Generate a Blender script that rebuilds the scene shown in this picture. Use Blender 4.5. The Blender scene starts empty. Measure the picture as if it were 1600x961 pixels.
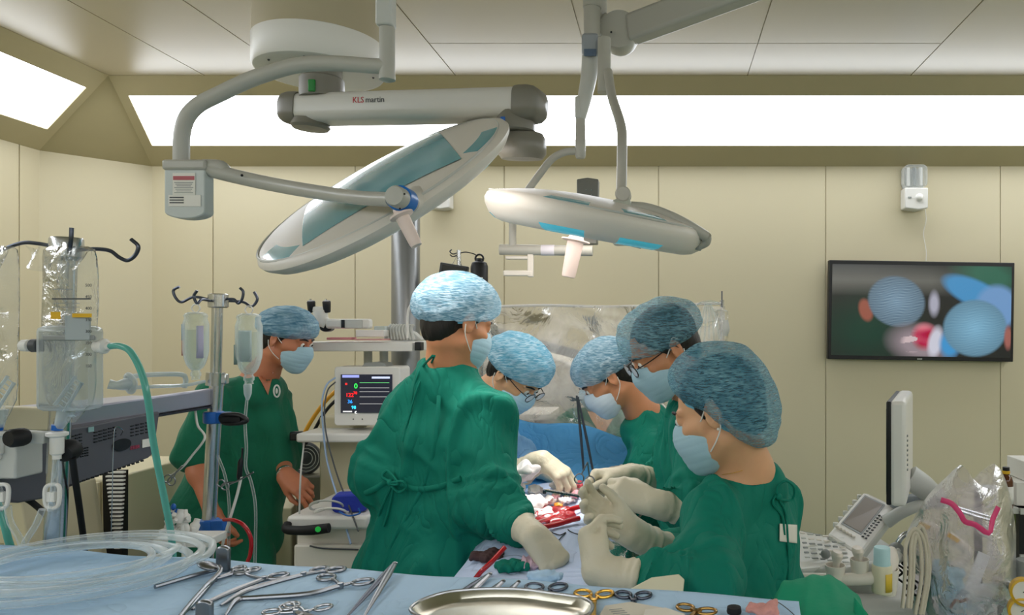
import bpy, math, random
import numpy as np
from mathutils import Vector, Matrix

random.seed(7)
SC = bpy.context.scene
COL = SC.collection
PI = math.pi

# ------------------------------------------------------------------ camera
EYE, FPX, CX, CY = 1.6, 1150.0, 1040.0, 515.0
cam_data = bpy.data.cameras.new('camera')
cam = bpy.data.objects.new('camera', cam_data)
COL.objects.link(cam)
cam.location = (0, 0, EYE)
cam.rotation_euler = (PI / 2, 0, 0)
cam_data.sensor_width = 36.0
cam_data.lens = 36.0 * FPX / 1600.0
cam_data.shift_x = (800.0 - CX) / 1600.0
cam_data.shift_y = (CY - 480.5) / 1600.0
cam_data.clip_start = 0.02
SC.camera = cam

# ------------------------------------------------------------------ world, exposure
SC.view_settings.view_transform = 'Standard'
SC.view_settings.look = 'None'
SC.view_settings.gamma = 1.0
SC.view_settings.use_curve_mapping = False
SC.view_settings.exposure = 0.06
w = bpy.data.worlds.new('world')
SC.world = w
w.use_nodes = True
w.node_tree.nodes['Background'].inputs[0].default_value = (0.9, 0.95, 1.0, 1)
w.node_tree.nodes['Background'].inputs[1].default_value = 0.05
PANEL_POWER = 6.2
SPOT_POWER = 80.0
SPOTS = []


def P(px, py, d):
    """a measured direction at a chosen distance -> a point of the room"""
    return Vector(((px - CX) / FPX * d, d, EYE + (CY - py) / FPX * d))


def spot(name, loc, target, power, deg, size, parent=None):
    l = bpy.data.lights.new(name, 'SPOT')
    l.energy = power
    l.spot_size = math.radians(deg)
    l.spot_blend = 0.7
    l.shadow_soft_size = size
    l.color = (1.0, 0.97, 0.93)
    o = bpy.data.objects.new(name, l)
    COL.objects.link(o)
    o.location = loc
    o.rotation_euler = (Vector(target) - Vector(loc)).to_track_quat('-Z', 'Y').to_euler()
    return o


# ------------------------------------------------------------------ materials
def lin(h):
    if isinstance(h, str):
        h = tuple(int(h[i:i + 2], 16) / 255 for i in (0, 2, 4))
    return tuple(c / 12.92 if c <= 0.04045 else ((c + 0.055) / 1.055) ** 2.4 for c in h)


MATS = {}


def mat(name, col, rough=0.5, metal=0.0, bump=0.0, bscale=60.0, var=0.0, vscale=6.0, alpha=1.0,
        emit=None, estr=0.0, spec=0.5, sheen=0.0, trans=0.0, ior=1.45, coat=0.0, sss=0.0, stretch=(1, 1, 1), wrinkle=0.0):
    if name in MATS:
        return MATS[name]
    m = bpy.data.materials.new(name)
    m.use_nodes = True
    nt = m.node_tree
    b = nt.nodes['Principled BSDF']
    c = lin(col)
    b.inputs['Base Color'].default_value = (*c, 1)
    b.inputs['Roughness'].default_value = rough
    b.inputs['Metallic'].default_value = metal
    b.inputs['Specular IOR Level'].default_value = spec
    b.inputs['IOR'].default_value = ior
    if sheen: b.inputs['Sheen Weight'].default_value = sheen
    if trans: b.inputs['Transmission Weight'].default_value = trans
    if coat: b.inputs['Coat Weight'].default_value = coat
    if sss:
        b.inputs['Subsurface Weight'].default_value = sss
        b.inputs['Subsurface Radius'].default_value = (0.02, 0.008, 0.004)
        b.inputs['Subsurface Scale'].default_value = 0.3
    if alpha < 1: b.inputs['Alpha'].default_value = alpha
    if emit is not None:
        b.inputs['Emission Color'].default_value = (*lin(emit), 1)
        b.inputs['Emission Strength'].default_value = estr
    tc = nt.nodes.new('ShaderNodeTexCoord')
    mp = nt.nodes.new('ShaderNodeMapping')
    mp.inputs['Scale'].default_value = stretch
    nt.links.new(tc.outputs['Object'], mp.inputs['Vector'])
    n = nt.nodes.new('ShaderNodeTexNoise')
    n.inputs['Scale'].default_value = vscale
    n.inputs['Detail'].default_value = 3
    nt.links.new(mp.outputs[0], n.inputs['Vector'])
    mx = nt.nodes.new('ShaderNodeMix')
    mx.data_type = 'RGBA'
    v = var if var else 0.03
    mx.inputs[6].default_value = (*[x * (1 - v) for x in c], 1)
    mx.inputs[7].default_value = (*[min(1, x * (1 + v)) for x in c], 1)
    nt.links.new(n.outputs['Fac'], mx.inputs[0])
    nt.links.new(mx.outputs[2], b.inputs['Base Color'])
    if bump:
        n2 = nt.nodes.new('ShaderNodeTexNoise')
        n2.inputs['Scale'].default_value = bscale
        n2.inputs['Detail'].default_value = 4
        nt.links.new(mp.outputs[0], n2.inputs['Vector'])
        bp = nt.nodes.new('ShaderNodeBump')
        bp.inputs['Strength'].default_value = bump
        bp.inputs['Distance'].default_value = 0.004
        nt.links.new(n2.outputs['Fac'], bp.inputs['Height'])
        nt.links.new(bp.outputs[0], b.inputs['Normal'])
    if wrinkle:
        n3 = nt.nodes.new('ShaderNodeTexNoise')
        n3.inputs['Scale'].default_value = 5.0
        n3.inputs['Detail'].default_value = 2
        n3.inputs['Roughness'].default_value = 0.45
        n3.inputs['Distortion'].default_value = 1.6
        mq = nt.nodes.new('ShaderNodeMapping')
        mq.inputs['Scale'].default_value = (1.5, 1.5, 0.7)
        nt.links.new(tc.outputs['Object'], mq.inputs['Vector'])
        nt.links.new(mq.outputs[0], n3.inputs['Vector'])
        s1 = nt.nodes.new('ShaderNodeMath'); s1.operation = 'SUBTRACT'; s1.inputs[1].default_value = 0.5
        nt.links.new(n3.outputs['Fac'], s1.inputs[0])
        s2 = nt.nodes.new('ShaderNodeMath'); s2.operation = 'ABSOLUTE'
        nt.links.new(s1.outputs[0], s2.inputs[0])
        s3 = nt.nodes.new('ShaderNodeMath'); s3.operation = 'POWER'; s3.inputs[1].default_value = 0.6
        nt.links.new(s2.outputs[0], s3.inputs[0])
        b2 = nt.nodes.new('ShaderNodeBump')
        b2.inputs['Strength'].default_value = wrinkle
        b2.inputs['Distance'].default_value = 0.03
        nt.links.new(s3.outputs[0], b2.inputs['Height'])
        if bump: nt.links.new(bp.outputs[0], b2.inputs['Normal'])
        nt.links.new(b2.outputs[0], b.inputs['Normal'])
    MATS[name] = m
    return m


def plastic_film(name, tint, clear=0.75, rough=0.12, bscale=14, bstr=0.8, milky='ffffff'):
    """thin crinkled film: mostly see-through, glossy wrinkles, some milky scatter"""
    if name in MATS: return MATS[name]
    m = bpy.data.materials.new(name)
    m.use_nodes = True
    nt = m.node_tree
    nt.nodes.clear()
    N = nt.nodes.new
    L = nt.links.new
    out = N('ShaderNodeOutputMaterial')
    tr = N('ShaderNodeBsdfTransparent'); tr.inputs[0].default_value = (*lin(tint), 1)
    gl = N('ShaderNodeBsdfGlossy'); gl.inputs['Roughness'].default_value = rough
    di = N('ShaderNodeBsdfDiffuse'); di.inputs[0].default_value = (*lin(milky), 1)
    tc = N('ShaderNodeTexCoord')
    no = N('ShaderNodeTexNoise'); no.inputs['Scale'].default_value = bscale; no.inputs['Detail'].default_value = 6
    no.inputs['Distortion'].default_value = 1.2
    L(tc.outputs['Object'], no.inputs['Vector'])
    bp = N('ShaderNodeBump'); bp.inputs['Strength'].default_value = bstr; bp.inputs['Distance'].default_value = 0.03
    L(no.outputs['Fac'], bp.inputs['Height'])
    L(bp.outputs[0], gl.inputs['Normal']); L(bp.outputs[0], di.inputs['Normal'])
    tl = N('ShaderNodeBsdfTranslucent'); tl.inputs[0].default_value = (*lin(milky), 1)
    dm = N('ShaderNodeMixShader'); dm.inputs[0].default_value = .5; L(di.outputs[0], dm.inputs[1]); L(tl.outputs[0], dm.inputs[2])
    fr = N('ShaderNodeFresnel'); fr.inputs['IOR'].default_value = 1.45
    L(bp.outputs[0], fr.inputs['Normal'])
    a = N('ShaderNodeMixShader'); L(fr.outputs[0], a.inputs[0]); L(dm.outputs[0], a.inputs[1]); L(gl.outputs[0], a.inputs[2])
    rp = N('ShaderNodeMapRange')
    rp.inputs[1].default_value = 0.35; rp.inputs[2].default_value = 0.72
    rp.inputs[3].default_value = (1 - clear) * 0.45; rp.inputs[4].default_value = min(1, (1 - clear) * 1.9)
    L(no.outputs['Fac'], rp.inputs[0])
    ad = N('ShaderNodeMath'); ad.operation = 'MAXIMUM'
    L(rp.outputs[0], ad.inputs[0]); L(fr.outputs[0], ad.inputs[1])
    b = N('ShaderNodeMixShader'); L(ad.outputs[0], b.inputs[0]); L(tr.outputs[0], b.inputs[1]); L(a.outputs[0], b.inputs[2])
    L(b.outputs[0], out.inputs[0])
    MATS[name] = m
    return m


def clear_tube(name, tint, body=0.3, rough=0.08):
    """clear vinyl: see-through in the middle of the wall, brighter at the rim"""
    if name in MATS: return MATS[name]
    m = bpy.data.materials.new(name)
    m.use_nodes = True
    nt = m.node_tree
    nt.nodes.clear()
    N = nt.nodes.new
    L = nt.links.new
    out = N('ShaderNodeOutputMaterial')
    tr = N('ShaderNodeBsdfTransparent'); tr.inputs[0].default_value = (*lin(tint), 1)
    gl = N('ShaderNodeBsdfPrincipled'); gl.inputs['Roughness'].default_value = rough
    gl.inputs['Base Color'].default_value = (*lin(tint), 1)
    lw = N('ShaderNodeLayerWeight'); lw.inputs[0].default_value = 0.45
    rp = N('ShaderNodeMapRange')
    rp.inputs[3].default_value = body; rp.inputs[4].default_value = min(1.0, body + 0.6)
    L(lw.outputs['Facing'], rp.inputs[0])
    b = N('ShaderNodeMixShader'); L(rp.outputs[0], b.inputs[0]); L(tr.outputs[0], b.inputs[1]); L(gl.outputs[0], b.inputs[2])
    L(b.outputs[0], out.inputs[0])
    MATS[name] = m
    return m


def cap_material(name, col, light, cover=0.62, scale=75, rot=(0, 0, 0)):
    """crinkled non-woven bouffant cap: opaque pale ribs, see-through between them"""
    if name in MATS: return MATS[name]
    m = bpy.data.materials.new(name)
    m.use_nodes = True
    nt = m.node_tree
    nt.nodes.clear()
    N = nt.nodes.new
    L = nt.links.new
    out = N('ShaderNodeOutputMaterial')
    tc = N('ShaderNodeTexCoord')
    mp = N('ShaderNodeMapping'); mp.inputs['Rotation'].default_value = rot
    L(tc.outputs['Object'], mp.inputs['Vector'])
    ns = N('ShaderNodeTexNoise'); ns.inputs['Scale'].default_value = scale * .62; ns.inputs['Detail'].default_value = 2
    ns.inputs['Distortion'].default_value = .6
    mps = N('ShaderNodeMapping'); mps.inputs['Rotation'].default_value = rot; mps.inputs['Scale'].default_value = (1, 1, 5.5)
    L(tc.outputs['Object'], mps.inputs['Vector']); L(mps.outputs[0], ns.inputs['Vector'])
    nsr = N('ShaderNodeMapRange'); nsr.inputs[1].default_value = .36; nsr.inputs[2].default_value = .64
    L(ns.outputs['Fac'], nsr.inputs[0])
    wv = N('ShaderNodeTexWave'); wv.wave_type = 'BANDS'; wv.bands_direction = 'Z'
    wv.inputs['Scale'].default_value = scale * 0.9; wv.inputs['Distortion'].default_value = 10.0
    wv.inputs['Detail'].default_value = 3; wv.inputs['Detail Scale'].default_value = 0.9
    L(mp.outputs[0], wv.inputs['Vector'])
    no = N('ShaderNodeTexNoise'); no.inputs['Scale'].default_value = 16; no.inputs['Detail'].default_value = 3
    L(mp.outputs[0], no.inputs['Vector'])
    mul = N('ShaderNodeMath'); mul.operation = 'MULTIPLY'
    avg = N('ShaderNodeMix'); avg.data_type = 'FLOAT'; avg.inputs[0].default_value = .80
    L(wv.outputs['Fac'], avg.inputs[2]); L(nsr.outputs[0], avg.inputs[3]); L(avg.outputs[0], mul.inputs[0])
    nr = N('ShaderNodeMapRange'); nr.inputs[1].default_value = 0.3; nr.inputs[2].default_value = 0.7
    nr.inputs[3].default_value = 0.55; nr.inputs[4].default_value = 1.0
    L(no.outputs['Fac'], nr.inputs[0]); L(nr.outputs[0], mul.inputs[1])
    mx = N('ShaderNodeMix'); mx.data_type = 'RGBA'
    mx.inputs[6].default_value = (*lin(col), 1); mx.inputs[7].default_value = (*lin(light), 1)
    L(mul.outputs[0], mx.inputs[0])
    di = N('ShaderNodeBsdfPrincipled'); di.inputs['Roughness'].default_value = 0.7
    L(mx.outputs[2], di.inputs['Base Color'])
    tl = N('ShaderNodeBsdfTranslucent'); L(mx.outputs[2], tl.inputs[0])
    bp = N('ShaderNodeBump'); bp.inputs['Strength'].default_value = 0.55; bp.inputs['Distance'].default_value = 0.004
    L(mul.outputs[0], bp.inputs['Height']); L(bp.outputs[0], di.inputs['Normal'])
    dt = N('ShaderNodeMixShader'); dt.inputs[0].default_value = 0.3
    L(di.outputs[0], dt.inputs[1]); L(tl.outputs[0], dt.inputs[2])
    tr = N('ShaderNodeBsdfTransparent')
    cv = N('ShaderNodeMapRange'); cv.inputs[3].default_value = cover - 0.22; cv.inputs[4].default_value = min(1, cover + 0.3)
    L(mul.outputs[0], cv.inputs[0])
    b = N('ShaderNodeMixShader'); L(cv.outputs[0], b.inputs[0]); L(tr.outputs[0], b.inputs[1]); L(dt.outputs[0], b.inputs[2])
    L(b.outputs[0], out.inputs[0])
    MATS[name] = m
    return m


# ------------------------------------------------------------------ object helpers
def tag(o, label=None, cat=None, group=None, kind=None):
    if label: o['label'] = label
    if cat: o['category'] = cat
    if group: o['group'] = group
    if kind: o['kind'] = kind
    return o


def thing(name, loc, label, cat, group=None):
    o = bpy.data.objects.new(name, None)
    o.empty_display_size = 0.05
    COL.objects.link(o)
    o.location = Vector(loc)
    tag(o, label, cat, group)
    return o


def wloc(o):
    v = Vector((0, 0, 0))
    while o is not None:
        v = v + o.location
        o = o.parent
    return v


def link_mesh(name, verts, faces, m, parent=None, smooth=True, angle=40, bevel=0.0, base=True, label=None):
    me = bpy.data.meshes.new(name)
    V = np.asarray(verts, dtype=np.float64).reshape(-1, 3)
    if parent is not None:
        off = np.array(wloc(parent))
    elif base:
        lo, hi = V.min(0), V.max(0)
        off = np.array([(lo[0] + hi[0]) / 2, (lo[1] + hi[1]) / 2, lo[2]])
    else:
        off = np.zeros(3)
    me.from_pydata((V - off).tolist(), [], faces)
    me.update()
    o = bpy.data.objects.new(name, me)
    COL.objects.link(o)
    if parent is not None:
        o.parent = parent
    else:
        o.location = Vector(off)
    if isinstance(m, (list, tuple)):
        for x in m: me.materials.append(x)
    else:
        me.materials.append(m)
    if smooth:
        me.polygons.foreach_set('use_smooth', [True] * len(me.polygons))
        me.set_sharp_from_angle(angle=math.radians(angle))
    if bevel:
        b = o.modifiers.new('bevel', 'BEVEL')
        b.width = bevel
        b.segments = 2
        b.limit_method = 'ANGLE'
        b.angle_limit = math.radians(35)
    if label: o['label'] = label
    return o


def catmull(pts, n=6, closed=False):
    pts = [Vector(p) for p in pts]
    if len(pts) < 3: return pts
    out = []
    N = len(pts)
    rng = N if closed else N - 1
    for i in range(rng):
        if closed:
            p0, p1, p2, p3 = pts[(i - 1) % N], pts[i], pts[(i + 1) % N], pts[(i + 2) % N]
        else:
            p1, p2 = pts[i], pts[i + 1]
            p0 = pts[i - 1] if i > 0 else p1 * 2 - p2
            p3 = pts[i + 2] if i + 2 < N else p2 * 2 - p1
        for k in range(n):
            t = k / n
            out.append(0.5 * ((2 * p1) + (p2 - p0) * t + (2 * p0 - 5 * p1 + 4 * p2 - p3) * t * t + (3 * p1 - p0 - 3 * p2 + p3) * t ** 3))
    if not closed: out.append(pts[-1])
    return out


def frame_of(z, hint=(0, 0, 1)):
    z = Vector(z).normalized()
    h = Vector(hint)
    if abs(z.dot(h.normalized())) > 0.98: h = Vector((1, 0, 0)) if abs(z.x) < 0.9 else Vector((0, 1, 0))
    x = h.cross(z).normalized()
    y = z.cross(x).normalized()
    return x, y, z


class MB:
    def __init__(self):
        self.v, self.f = [], []

    def add(self, vs, fs):
        k = len(self.v)
        self.v += [tuple(p) for p in vs]
        self.f += [tuple(i + k for i in f) for f in fs]
        return self

    def box(self, c, s, R=None):
        c = Vector(c)
        R = R or Matrix.Identity(3)
        vs = []
        for z in (-1, 1):
            for y in (-1, 1):
                for x in (-1, 1):
                    vs.append(c + R @ Vector((x * s[0] / 2, y * s[1] / 2, z * s[2] / 2)))
        return self.add(vs, [(0, 2, 3, 1), (4, 5, 7, 6), (0, 1, 5, 4), (2, 6, 7, 3), (0, 4, 6, 2), (1, 3, 7, 5)])

    def bar(self, a, b, w, t, up=(0, 0, 1)):
        """rectangular bar from a to b; w across, t along up"""
        a, b = Vector(a), Vector(b)
        x, y, z = frame_of(b - a, up)
        R = Matrix((x, y, z)).transposed()
        return self.box((a + b) / 2, (w, t, (b - a).length), R)

    def tube(self, pts, r, n=10, sm=6, closed=False, caps=True, flat=1.0, flathint=None):
        if sm and len(pts) > 2:
            m = len(pts)
            if isinstance(r, (list, tuple)):
                rr = []
                segs = m if closed else m - 1
                for i in range(segs):
                    for k in range(sm): rr.append(r[i] + (r[(i + 1) % m] - r[i]) * k / sm)
                if not closed: rr.append(r[-1])
                r = rr
            pts = catmull(pts, sm, closed)
        pts = [Vector(p) for p in pts]
        N = len(pts)
        R = list(r) if isinstance(r, (list, tuple)) else [r] * N
        T = []
        for i in range(N):
            a = pts[(i - 1) % N] if (closed or i > 0) else pts[0]
            b = pts[(i + 1) % N] if (closed or i < N - 1) else pts[-1]
            t = (b - a)
            T.append(t.normalized() if t.length > 1e-9 else Vector((0, 0, 1)))
        x, y, _ = frame_of(T[0], flathint or (0, 0, 1))
        vs, fs = [], []
        for i in range(N):
            if flathint is not None:
                x, y, _ = frame_of(T[i], flathint)
            else:
                x = (x - T[i] * x.dot(T[i])).normalized()
                y = T[i].cross(x)
            for k in range(n):
                a = 2 * PI * k / n
                vs.append(pts[i] + x * math.cos(a) * R[i] + y * math.sin(a) * R[i] * flat)
        for i in range(N if closed else N - 1):
            j = (i + 1) % N
            for k in range(n):
                l = (k + 1) % n
                fs.append((i * n + k, i * n + l, j * n + l, j * n + k))
        if caps and not closed:
            fs.append(tuple(range(n - 1, -1, -1)))
            fs.append(tuple((N - 1) * n + k for k in range(n)))
        return self.add(vs, fs)

    def lathe(self, a, axis, prof, n=24, sx=1.0, sy=1.0, hint=(0, 0, 1), caps=True):
        """prof: (radius, height along axis)"""
        a = Vector(a)
        x, y, z = frame_of(axis, hint)
        vs, fs = [], []
        for (r, h) in prof:
            for k in range(n):
                t = 2 * PI * k / n
                vs.append(a + x * (math.cos(t) * r * sx) + y * (math.sin(t) * r * sy) + z * h)
        m = len(prof)
        for i in range(m - 1):
            for k in range(n):
                l = (k + 1) % n
                fs.append((i * n + k, i * n + l, (i + 1) * n + l, (i + 1) * n + k))
        if caps:
            if prof[0][0] > 1e-6: fs.append(tuple(range(n - 1, -1, -1)))
            if prof[-1][0] > 1e-6: fs.append(tuple((m - 1) * n + k for k in range(n)))
        return self.add(vs, fs)

    def cyl(self, a, b, r, r2=None, n=20):
        a, b = Vector(a), Vector(b)
        return self.lathe(a, b - a, [(r, 0), (r if r2 is None else r2, (b - a).length)], n)

    def ball(self, c, r, n=16, R=None):
        c = Vector(c)
        r = (r, r, r) if not isinstance(r, (tuple, list)) else r
        R = R or Matrix.Identity(3)
        vs, fs = [], []
        m = n // 2
        for i in range(m + 1):
            for k in range(n):
                p, t = PI * i / m, 2 * PI * k / n
                vs.append(c + R @ Vector((r[0] * math.sin(p) * math.cos(t), r[1] * math.sin(p) * math.sin(t), r[2] * math.cos(p))))
        for i in range(m):
            for k in range(n):
                l = (k + 1) % n
                fs.append((i * n + k, (i + 1) * n + k, (i + 1) * n + l, i * n + l))
        return self.add(vs, fs)

    def prism(self, poly, o, x, y, t):
        """2-D outline poly in the plane (o, x, y), thickness t along x cross y"""
        o, x, y = Vector(o), Vector(x), Vector(y)
        z = x.cross(y).normalized() * t
        n = len(poly)
        vs = [o + x * p[0] + y * p[1] for p in poly] + [o + x * p[0] + y * p[1] + z for p in poly]
        fs = [tuple(range(n - 1, -1, -1)), tuple(range(n, 2 * n))]
        for i in range(n):
            j = (i + 1) % n
            fs.append((i, j, n + j, n + i))
        return self.add(vs, fs)

    def sheet(self, fn, nu, nv, thick=0.0):
        """fn(u, v) -> point; optional thickness downwards along the normal"""
        g = [[Vector(fn(i / nu, j / nv)) for j in range(nv + 1)] for i in range(nu + 1)]
        vs = [g[i][j] for i in range(nu + 1) for j in range(nv + 1)]
        W = nv + 1
        fs = [(i * W + j, (i + 1) * W + j, (i + 1) * W + j + 1, i * W + j + 1) for i in range(nu) for j in range(nv)]
        return self.add(vs, fs)

    def build(self, name, m, parent=None, **k):
        return link_mesh(name, self.v, self.f, m, parent, **k)


def rotz(a): return Matrix.Rotation(a, 3, 'Z')
def rotx(a): return Matrix.Rotation(a, 3, 'X')
def roty(a): return Matrix.Rotation(a, 3, 'Y')
def basis(x, y, z): return Matrix((Vector(x), Vector(y), Vector(z))).transposed()


def solid(o, t=0.002):
    s = o.modifiers.new('thickness', 'SOLIDIFY')
    s.thickness = t
    s.offset = 0
    return o


FONT_CACHE = {}


def text_mesh(txt, size, origin, x, y, m, parent, name='lettering', depth=0.0006, bold=False):
    """raised lettering: font curve -> mesh in the plane (x, y) at origin"""
    cu = bpy.data.curves.new('t', 'FONT')
    cu.body = txt
    cu.size = size
    cu.extrude = depth / 2
    cu.resolution_u = 2
    ob = bpy.data.objects.new('t', cu)
    COL.objects.link(ob)
    dg = bpy.context.evaluated_depsgraph_get()
    dg.update()
    me = bpy.data.meshes.new_from_object(ob.evaluated_get(dg))
    V = [v.co.copy() for v in me.vertices]
    F = [tuple(p.vertices) for p in me.polygons]
    bpy.data.objects.remove(ob)
    x, y = Vector(x).normalized(), Vector(y).normalized()
    z = x.cross(y)
    if not V: return None
    if bold:
        V2 = [v + Vector((size * 0.02, 0, 0)) for v in V]
        n = len(V)
        F = F + [tuple(i + n for i in f) for f in F]
        V = V + V2
    W = [Vector(origin) + x * v.x + y * v.y + z * v.z for v in V]
    return link_mesh(name, W, F, m, parent, smooth=False)


# ------------------------------------------------------------------ common materials
M_WALL = mat('wall_panel_cream', 'd4caab', 0.45, var=0.03, vscale=1.2)
M_CEIL = mat('ceiling_panel', 'b8ac90', 0.3, var=0.05, vscale=1.5, spec=0.6)
M_SOFF = mat('soffit_tan', 'b3a782', 0.5)
M_SEAM = mat('seam_tan', '8f8664', 0.7)
M_WHITE = mat('white_paint', 'e4e2dc', 0.35)
M_LGREY = mat('light_grey_paint', 'c3c5c0', 0.35)
M_MGREY = mat('mid_grey_paint', '8e9290', 0.4)
M_DGREY = mat('dark_grey_plastic', '4b4e50', 0.45)
M_TAUPE = mat('taupe_grey_casting', '7a776c', 0.35)
M_BLACK = mat('black_plastic', '16171a', 0.4)
M_RUBBER = mat('black_rubber', '101012', 0.6)
M_CHROME = mat('brushed_steel', 'c9cbcd', 0.22, 1.0, bump=0.05, bscale=200)
M_STEEL = mat('instrument_steel', '8f9297', 0.3, 1.0)
M_DSTEEL = mat('dark_instrument_steel', '565b66', 0.35, 1.0)
M_GOLD = mat('gold_plating', 'd9a94a', 0.28, 1.0)
M_GOWN = mat('green_surgical_cotton', '047763', 0.75, bump=0.35, bscale=45, var=0.10, vscale=9, sheen=0.0, spec=.3, wrinkle=0.5)
M_SCRUB = mat('green_scrub_cotton', '08694c', 0.85, bump=0.3, bscale=60, var=0.08, vscale=8, sheen=0.1, wrinkle=0.25)
M_BGOWN = mat('light_blue_gown', '8fbfe8', 0.75, bump=0.2, var=0.05, wrinkle=0.25)
M_SKIN = mat('skin_tan', 'c98a62', 0.5, sss=0.15, var=0.10, vscale=22, bump=0.08, bscale=120)
M_SKIN2 = mat('skin_light', 'dba77f', 0.5, sss=0.15, var=0.08, vscale=22, bump=0.08, bscale=120)
M_SKIN3 = mat('skin_warm', 'c07a58', 0.5, sss=0.15, var=0.10, vscale=22, bump=0.08, bscale=120)
M_HAIR = mat('black_hair', '17130f', 0.5, bump=0.6, bscale=160, stretch=(1, 1, 0.2))
M_GLOVE = mat('latex_glove', 'd6cdb4', 0.45, bump=0.45, bscale=70, var=0.05)
M_MASK = mat('mask_blue', 'a6c8d6', 0.7, bump=0.15)
M_STRAP = mat('elastic_white', 'e8e6e0', 0.6)
M_DRAPE = mat('table_drape_blue', 'b4d2ec', 0.85, bump=0.25, bscale=30, var=0.05, wrinkle=0.35)
M_BLUEDR = mat('bright_blue_drape', '58a8e2', 0.8, bump=0.25, bscale=25, var=0.06, wrinkle=0.5)
M_GAUZE = mat('gauze_white', 'ece6e4', 0.9, bump=0.6, bscale=40, var=0.06)
M_RED = mat('blood_red_tube', 'b3101c', 0.2, coat=0.5)
M_FLESH = mat('raw_tissue', '9a1a22', 0.3, var=0.6, vscale=35, bump=0.7, bscale=40, coat=0.4)
M_TUBE = clear_tube('clear_vinyl', 'f4f8f9', 0.07)
M_TEAL = clear_tube('teal_vinyl', '6fc4b6', 0.55)
M_FILM = plastic_film('clear_film', 'f4f4f4', 0.80)
M_BEIGE = mat('beige_equipment', 'cfc6a6', 0.45)
M_CREAM = mat('cream_equipment', 'e3dccf', 0.4)
M_YELLOW = mat('yellow_plastic', 'e0b020', 0.4)
M_PAPER = mat('paper_white', 'e9e7df', 0.8)
M_BLUEP = mat('blue_plastic', '1f63b8', 0.35)

# ------------------------------------------------------------------ the room
WX0, WX1, WY0, WY1, WZ, CZ = -3.6, 3.6, -2.6, 4.645, 2.63, 3.0
CH, CV, CDX, CDY = 0.36, 0.415, 0.53, 0.59       # corner chamfer, cove run


def struct(name, mb, m, **k):
    o = mb.build(name, m, None, base=False, **k)
    o['kind'] = 'structure'
    return o


def panel_wall(name, a, b, seams, z0=0.0, z1=WZ):
    """a wall of sheet panels from a to b (xy), with narrow open joints at the given distances"""
    a, b = Vector((a[0], a[1], 0)), Vector((b[0], b[1], 0))
    d = (b - a); L = d.length; d.normalize()
    nrm = Vector((d.y, -d.x, 0))      # into the room
    mb = MB()
    xs = [0.0] + [s for s in sorted(seams) if 0.02 < s < L - 0.02] + [L]
    g = 0.0035
    for i in range(len(xs) - 1):
        p, q = xs[i] + (g if i else 0), xs[i + 1] - (g if i < len(xs) - 2 else 0)
        c = a + d * ((p + q) / 2) - nrm * 0.002
        mb.box((c.x, c.y, (z0 + z1) / 2), (q - p, 0.004, z1 - z0), basis(d, nrm, (0, 0, 1)))
    c = a + d * (L / 2) - nrm * 0.05
    mb.box((c.x, c.y, (z0 + z1) / 2), (L, 0.088, z1 - z0), basis(d, nrm, (0, 0, 1)))
    return struct(name, mb, M_WALL, smooth=False)


bs = [(px - CX) / FPX * WY1 - (WX0 + CH) for px in (333, 555, 788, 1029, 1290, 1563)] + [6.48]
panel_wall('wall_back', (WX0 + CH, WY1), (WX1 - CH, WY1), bs)
panel_wall('wall_back_left', (WX0, WY1 - CV), (WX0 + CH, WY1), [])
panel_wall('wall_back_right', (WX1 - CH, WY1), (WX1, WY1 - CV), [])
panel_wall('wall_left', (WX0, WY0), (WX0, WY1 - CV), [0.9 * i + 0.4 for i in range(8)])
panel_wall('wall_right', (WX1, WY1 - CV), (WX1, WY0), [0.9 * i + 0.4 for i in range(8)])
panel_wall('wall_front', (WX1, WY0), (WX0, WY0), [0.9 * i + 0.9 for i in range(7)])
mb = MB(); mb.box((0, 1.0, -0.05), (7.4, 7.5, 0.1))
struct('floor', mb, mat('floor_vinyl', '7f9a92', 0.35, var=0.06, vscale=3), smooth=False)

# ceiling: sheet panels with open joints
mb = MB()
xs = [WX0 + CDX, -2.54, -2.05, -1.157, -0.4, 0.45, 1.35, 2.2, WX1 - CDX]
ys = [WY0 + CDY, -1.0, 0.4, 1.8, 3.6, WY1 - CDY]
mb.box((0, (ys[0] + ys[-1]) / 2, CZ + 0.056), (xs[-1] - xs[0] + 0.2, ys[-1] - ys[0] + 0.2, 0.1))
for i in range(len(xs) - 1):
    jy = [ys[0]] + ([3.6] if 3 <= i <= 5 else []) + [ys[-1]]
    for j in range(len(jy) - 1):
        g = 0.003
        mb.box(((xs[i] + xs[i + 1]) / 2, (jy[j] + jy[j + 1]) / 2, CZ + 0.003), (xs[i + 1] - xs[i] - 2 * g, jy[j + 1] - jy[j] - 2 * g, 0.006))
struct('ceiling', mb, M_CEIL, smooth=False)

# coves: sloping soffit on the four sides, each holding a long luminous panel
M_PANEL = mat('luminous_panel', 'ffffff', 0.5, emit='f4f8ff', estr=PANEL_POWER)
Cbl, Cbr = Vector((WX0 + CDX, WY1 - CDY, CZ)), Vector((WX1 - CDX, WY1 - CDY, CZ))
Cfl, Cfr = Vector((WX0 + CDX, WY0 + CDY, CZ)), Vector((WX1 - CDX, WY0 + CDY, CZ))
Bbl, Bbr = Vector((WX0 + CH, WY1, WZ)), Vector((WX1 - CH, WY1, WZ))
Lb, Lf = Vector((WX0, WY1 - CV, WZ)), Vector((WX0, WY0, WZ))
Rb, Rf = Vector((WX1, WY1 - CV, WZ)), Vector((WX1, WY0, WZ))


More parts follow.
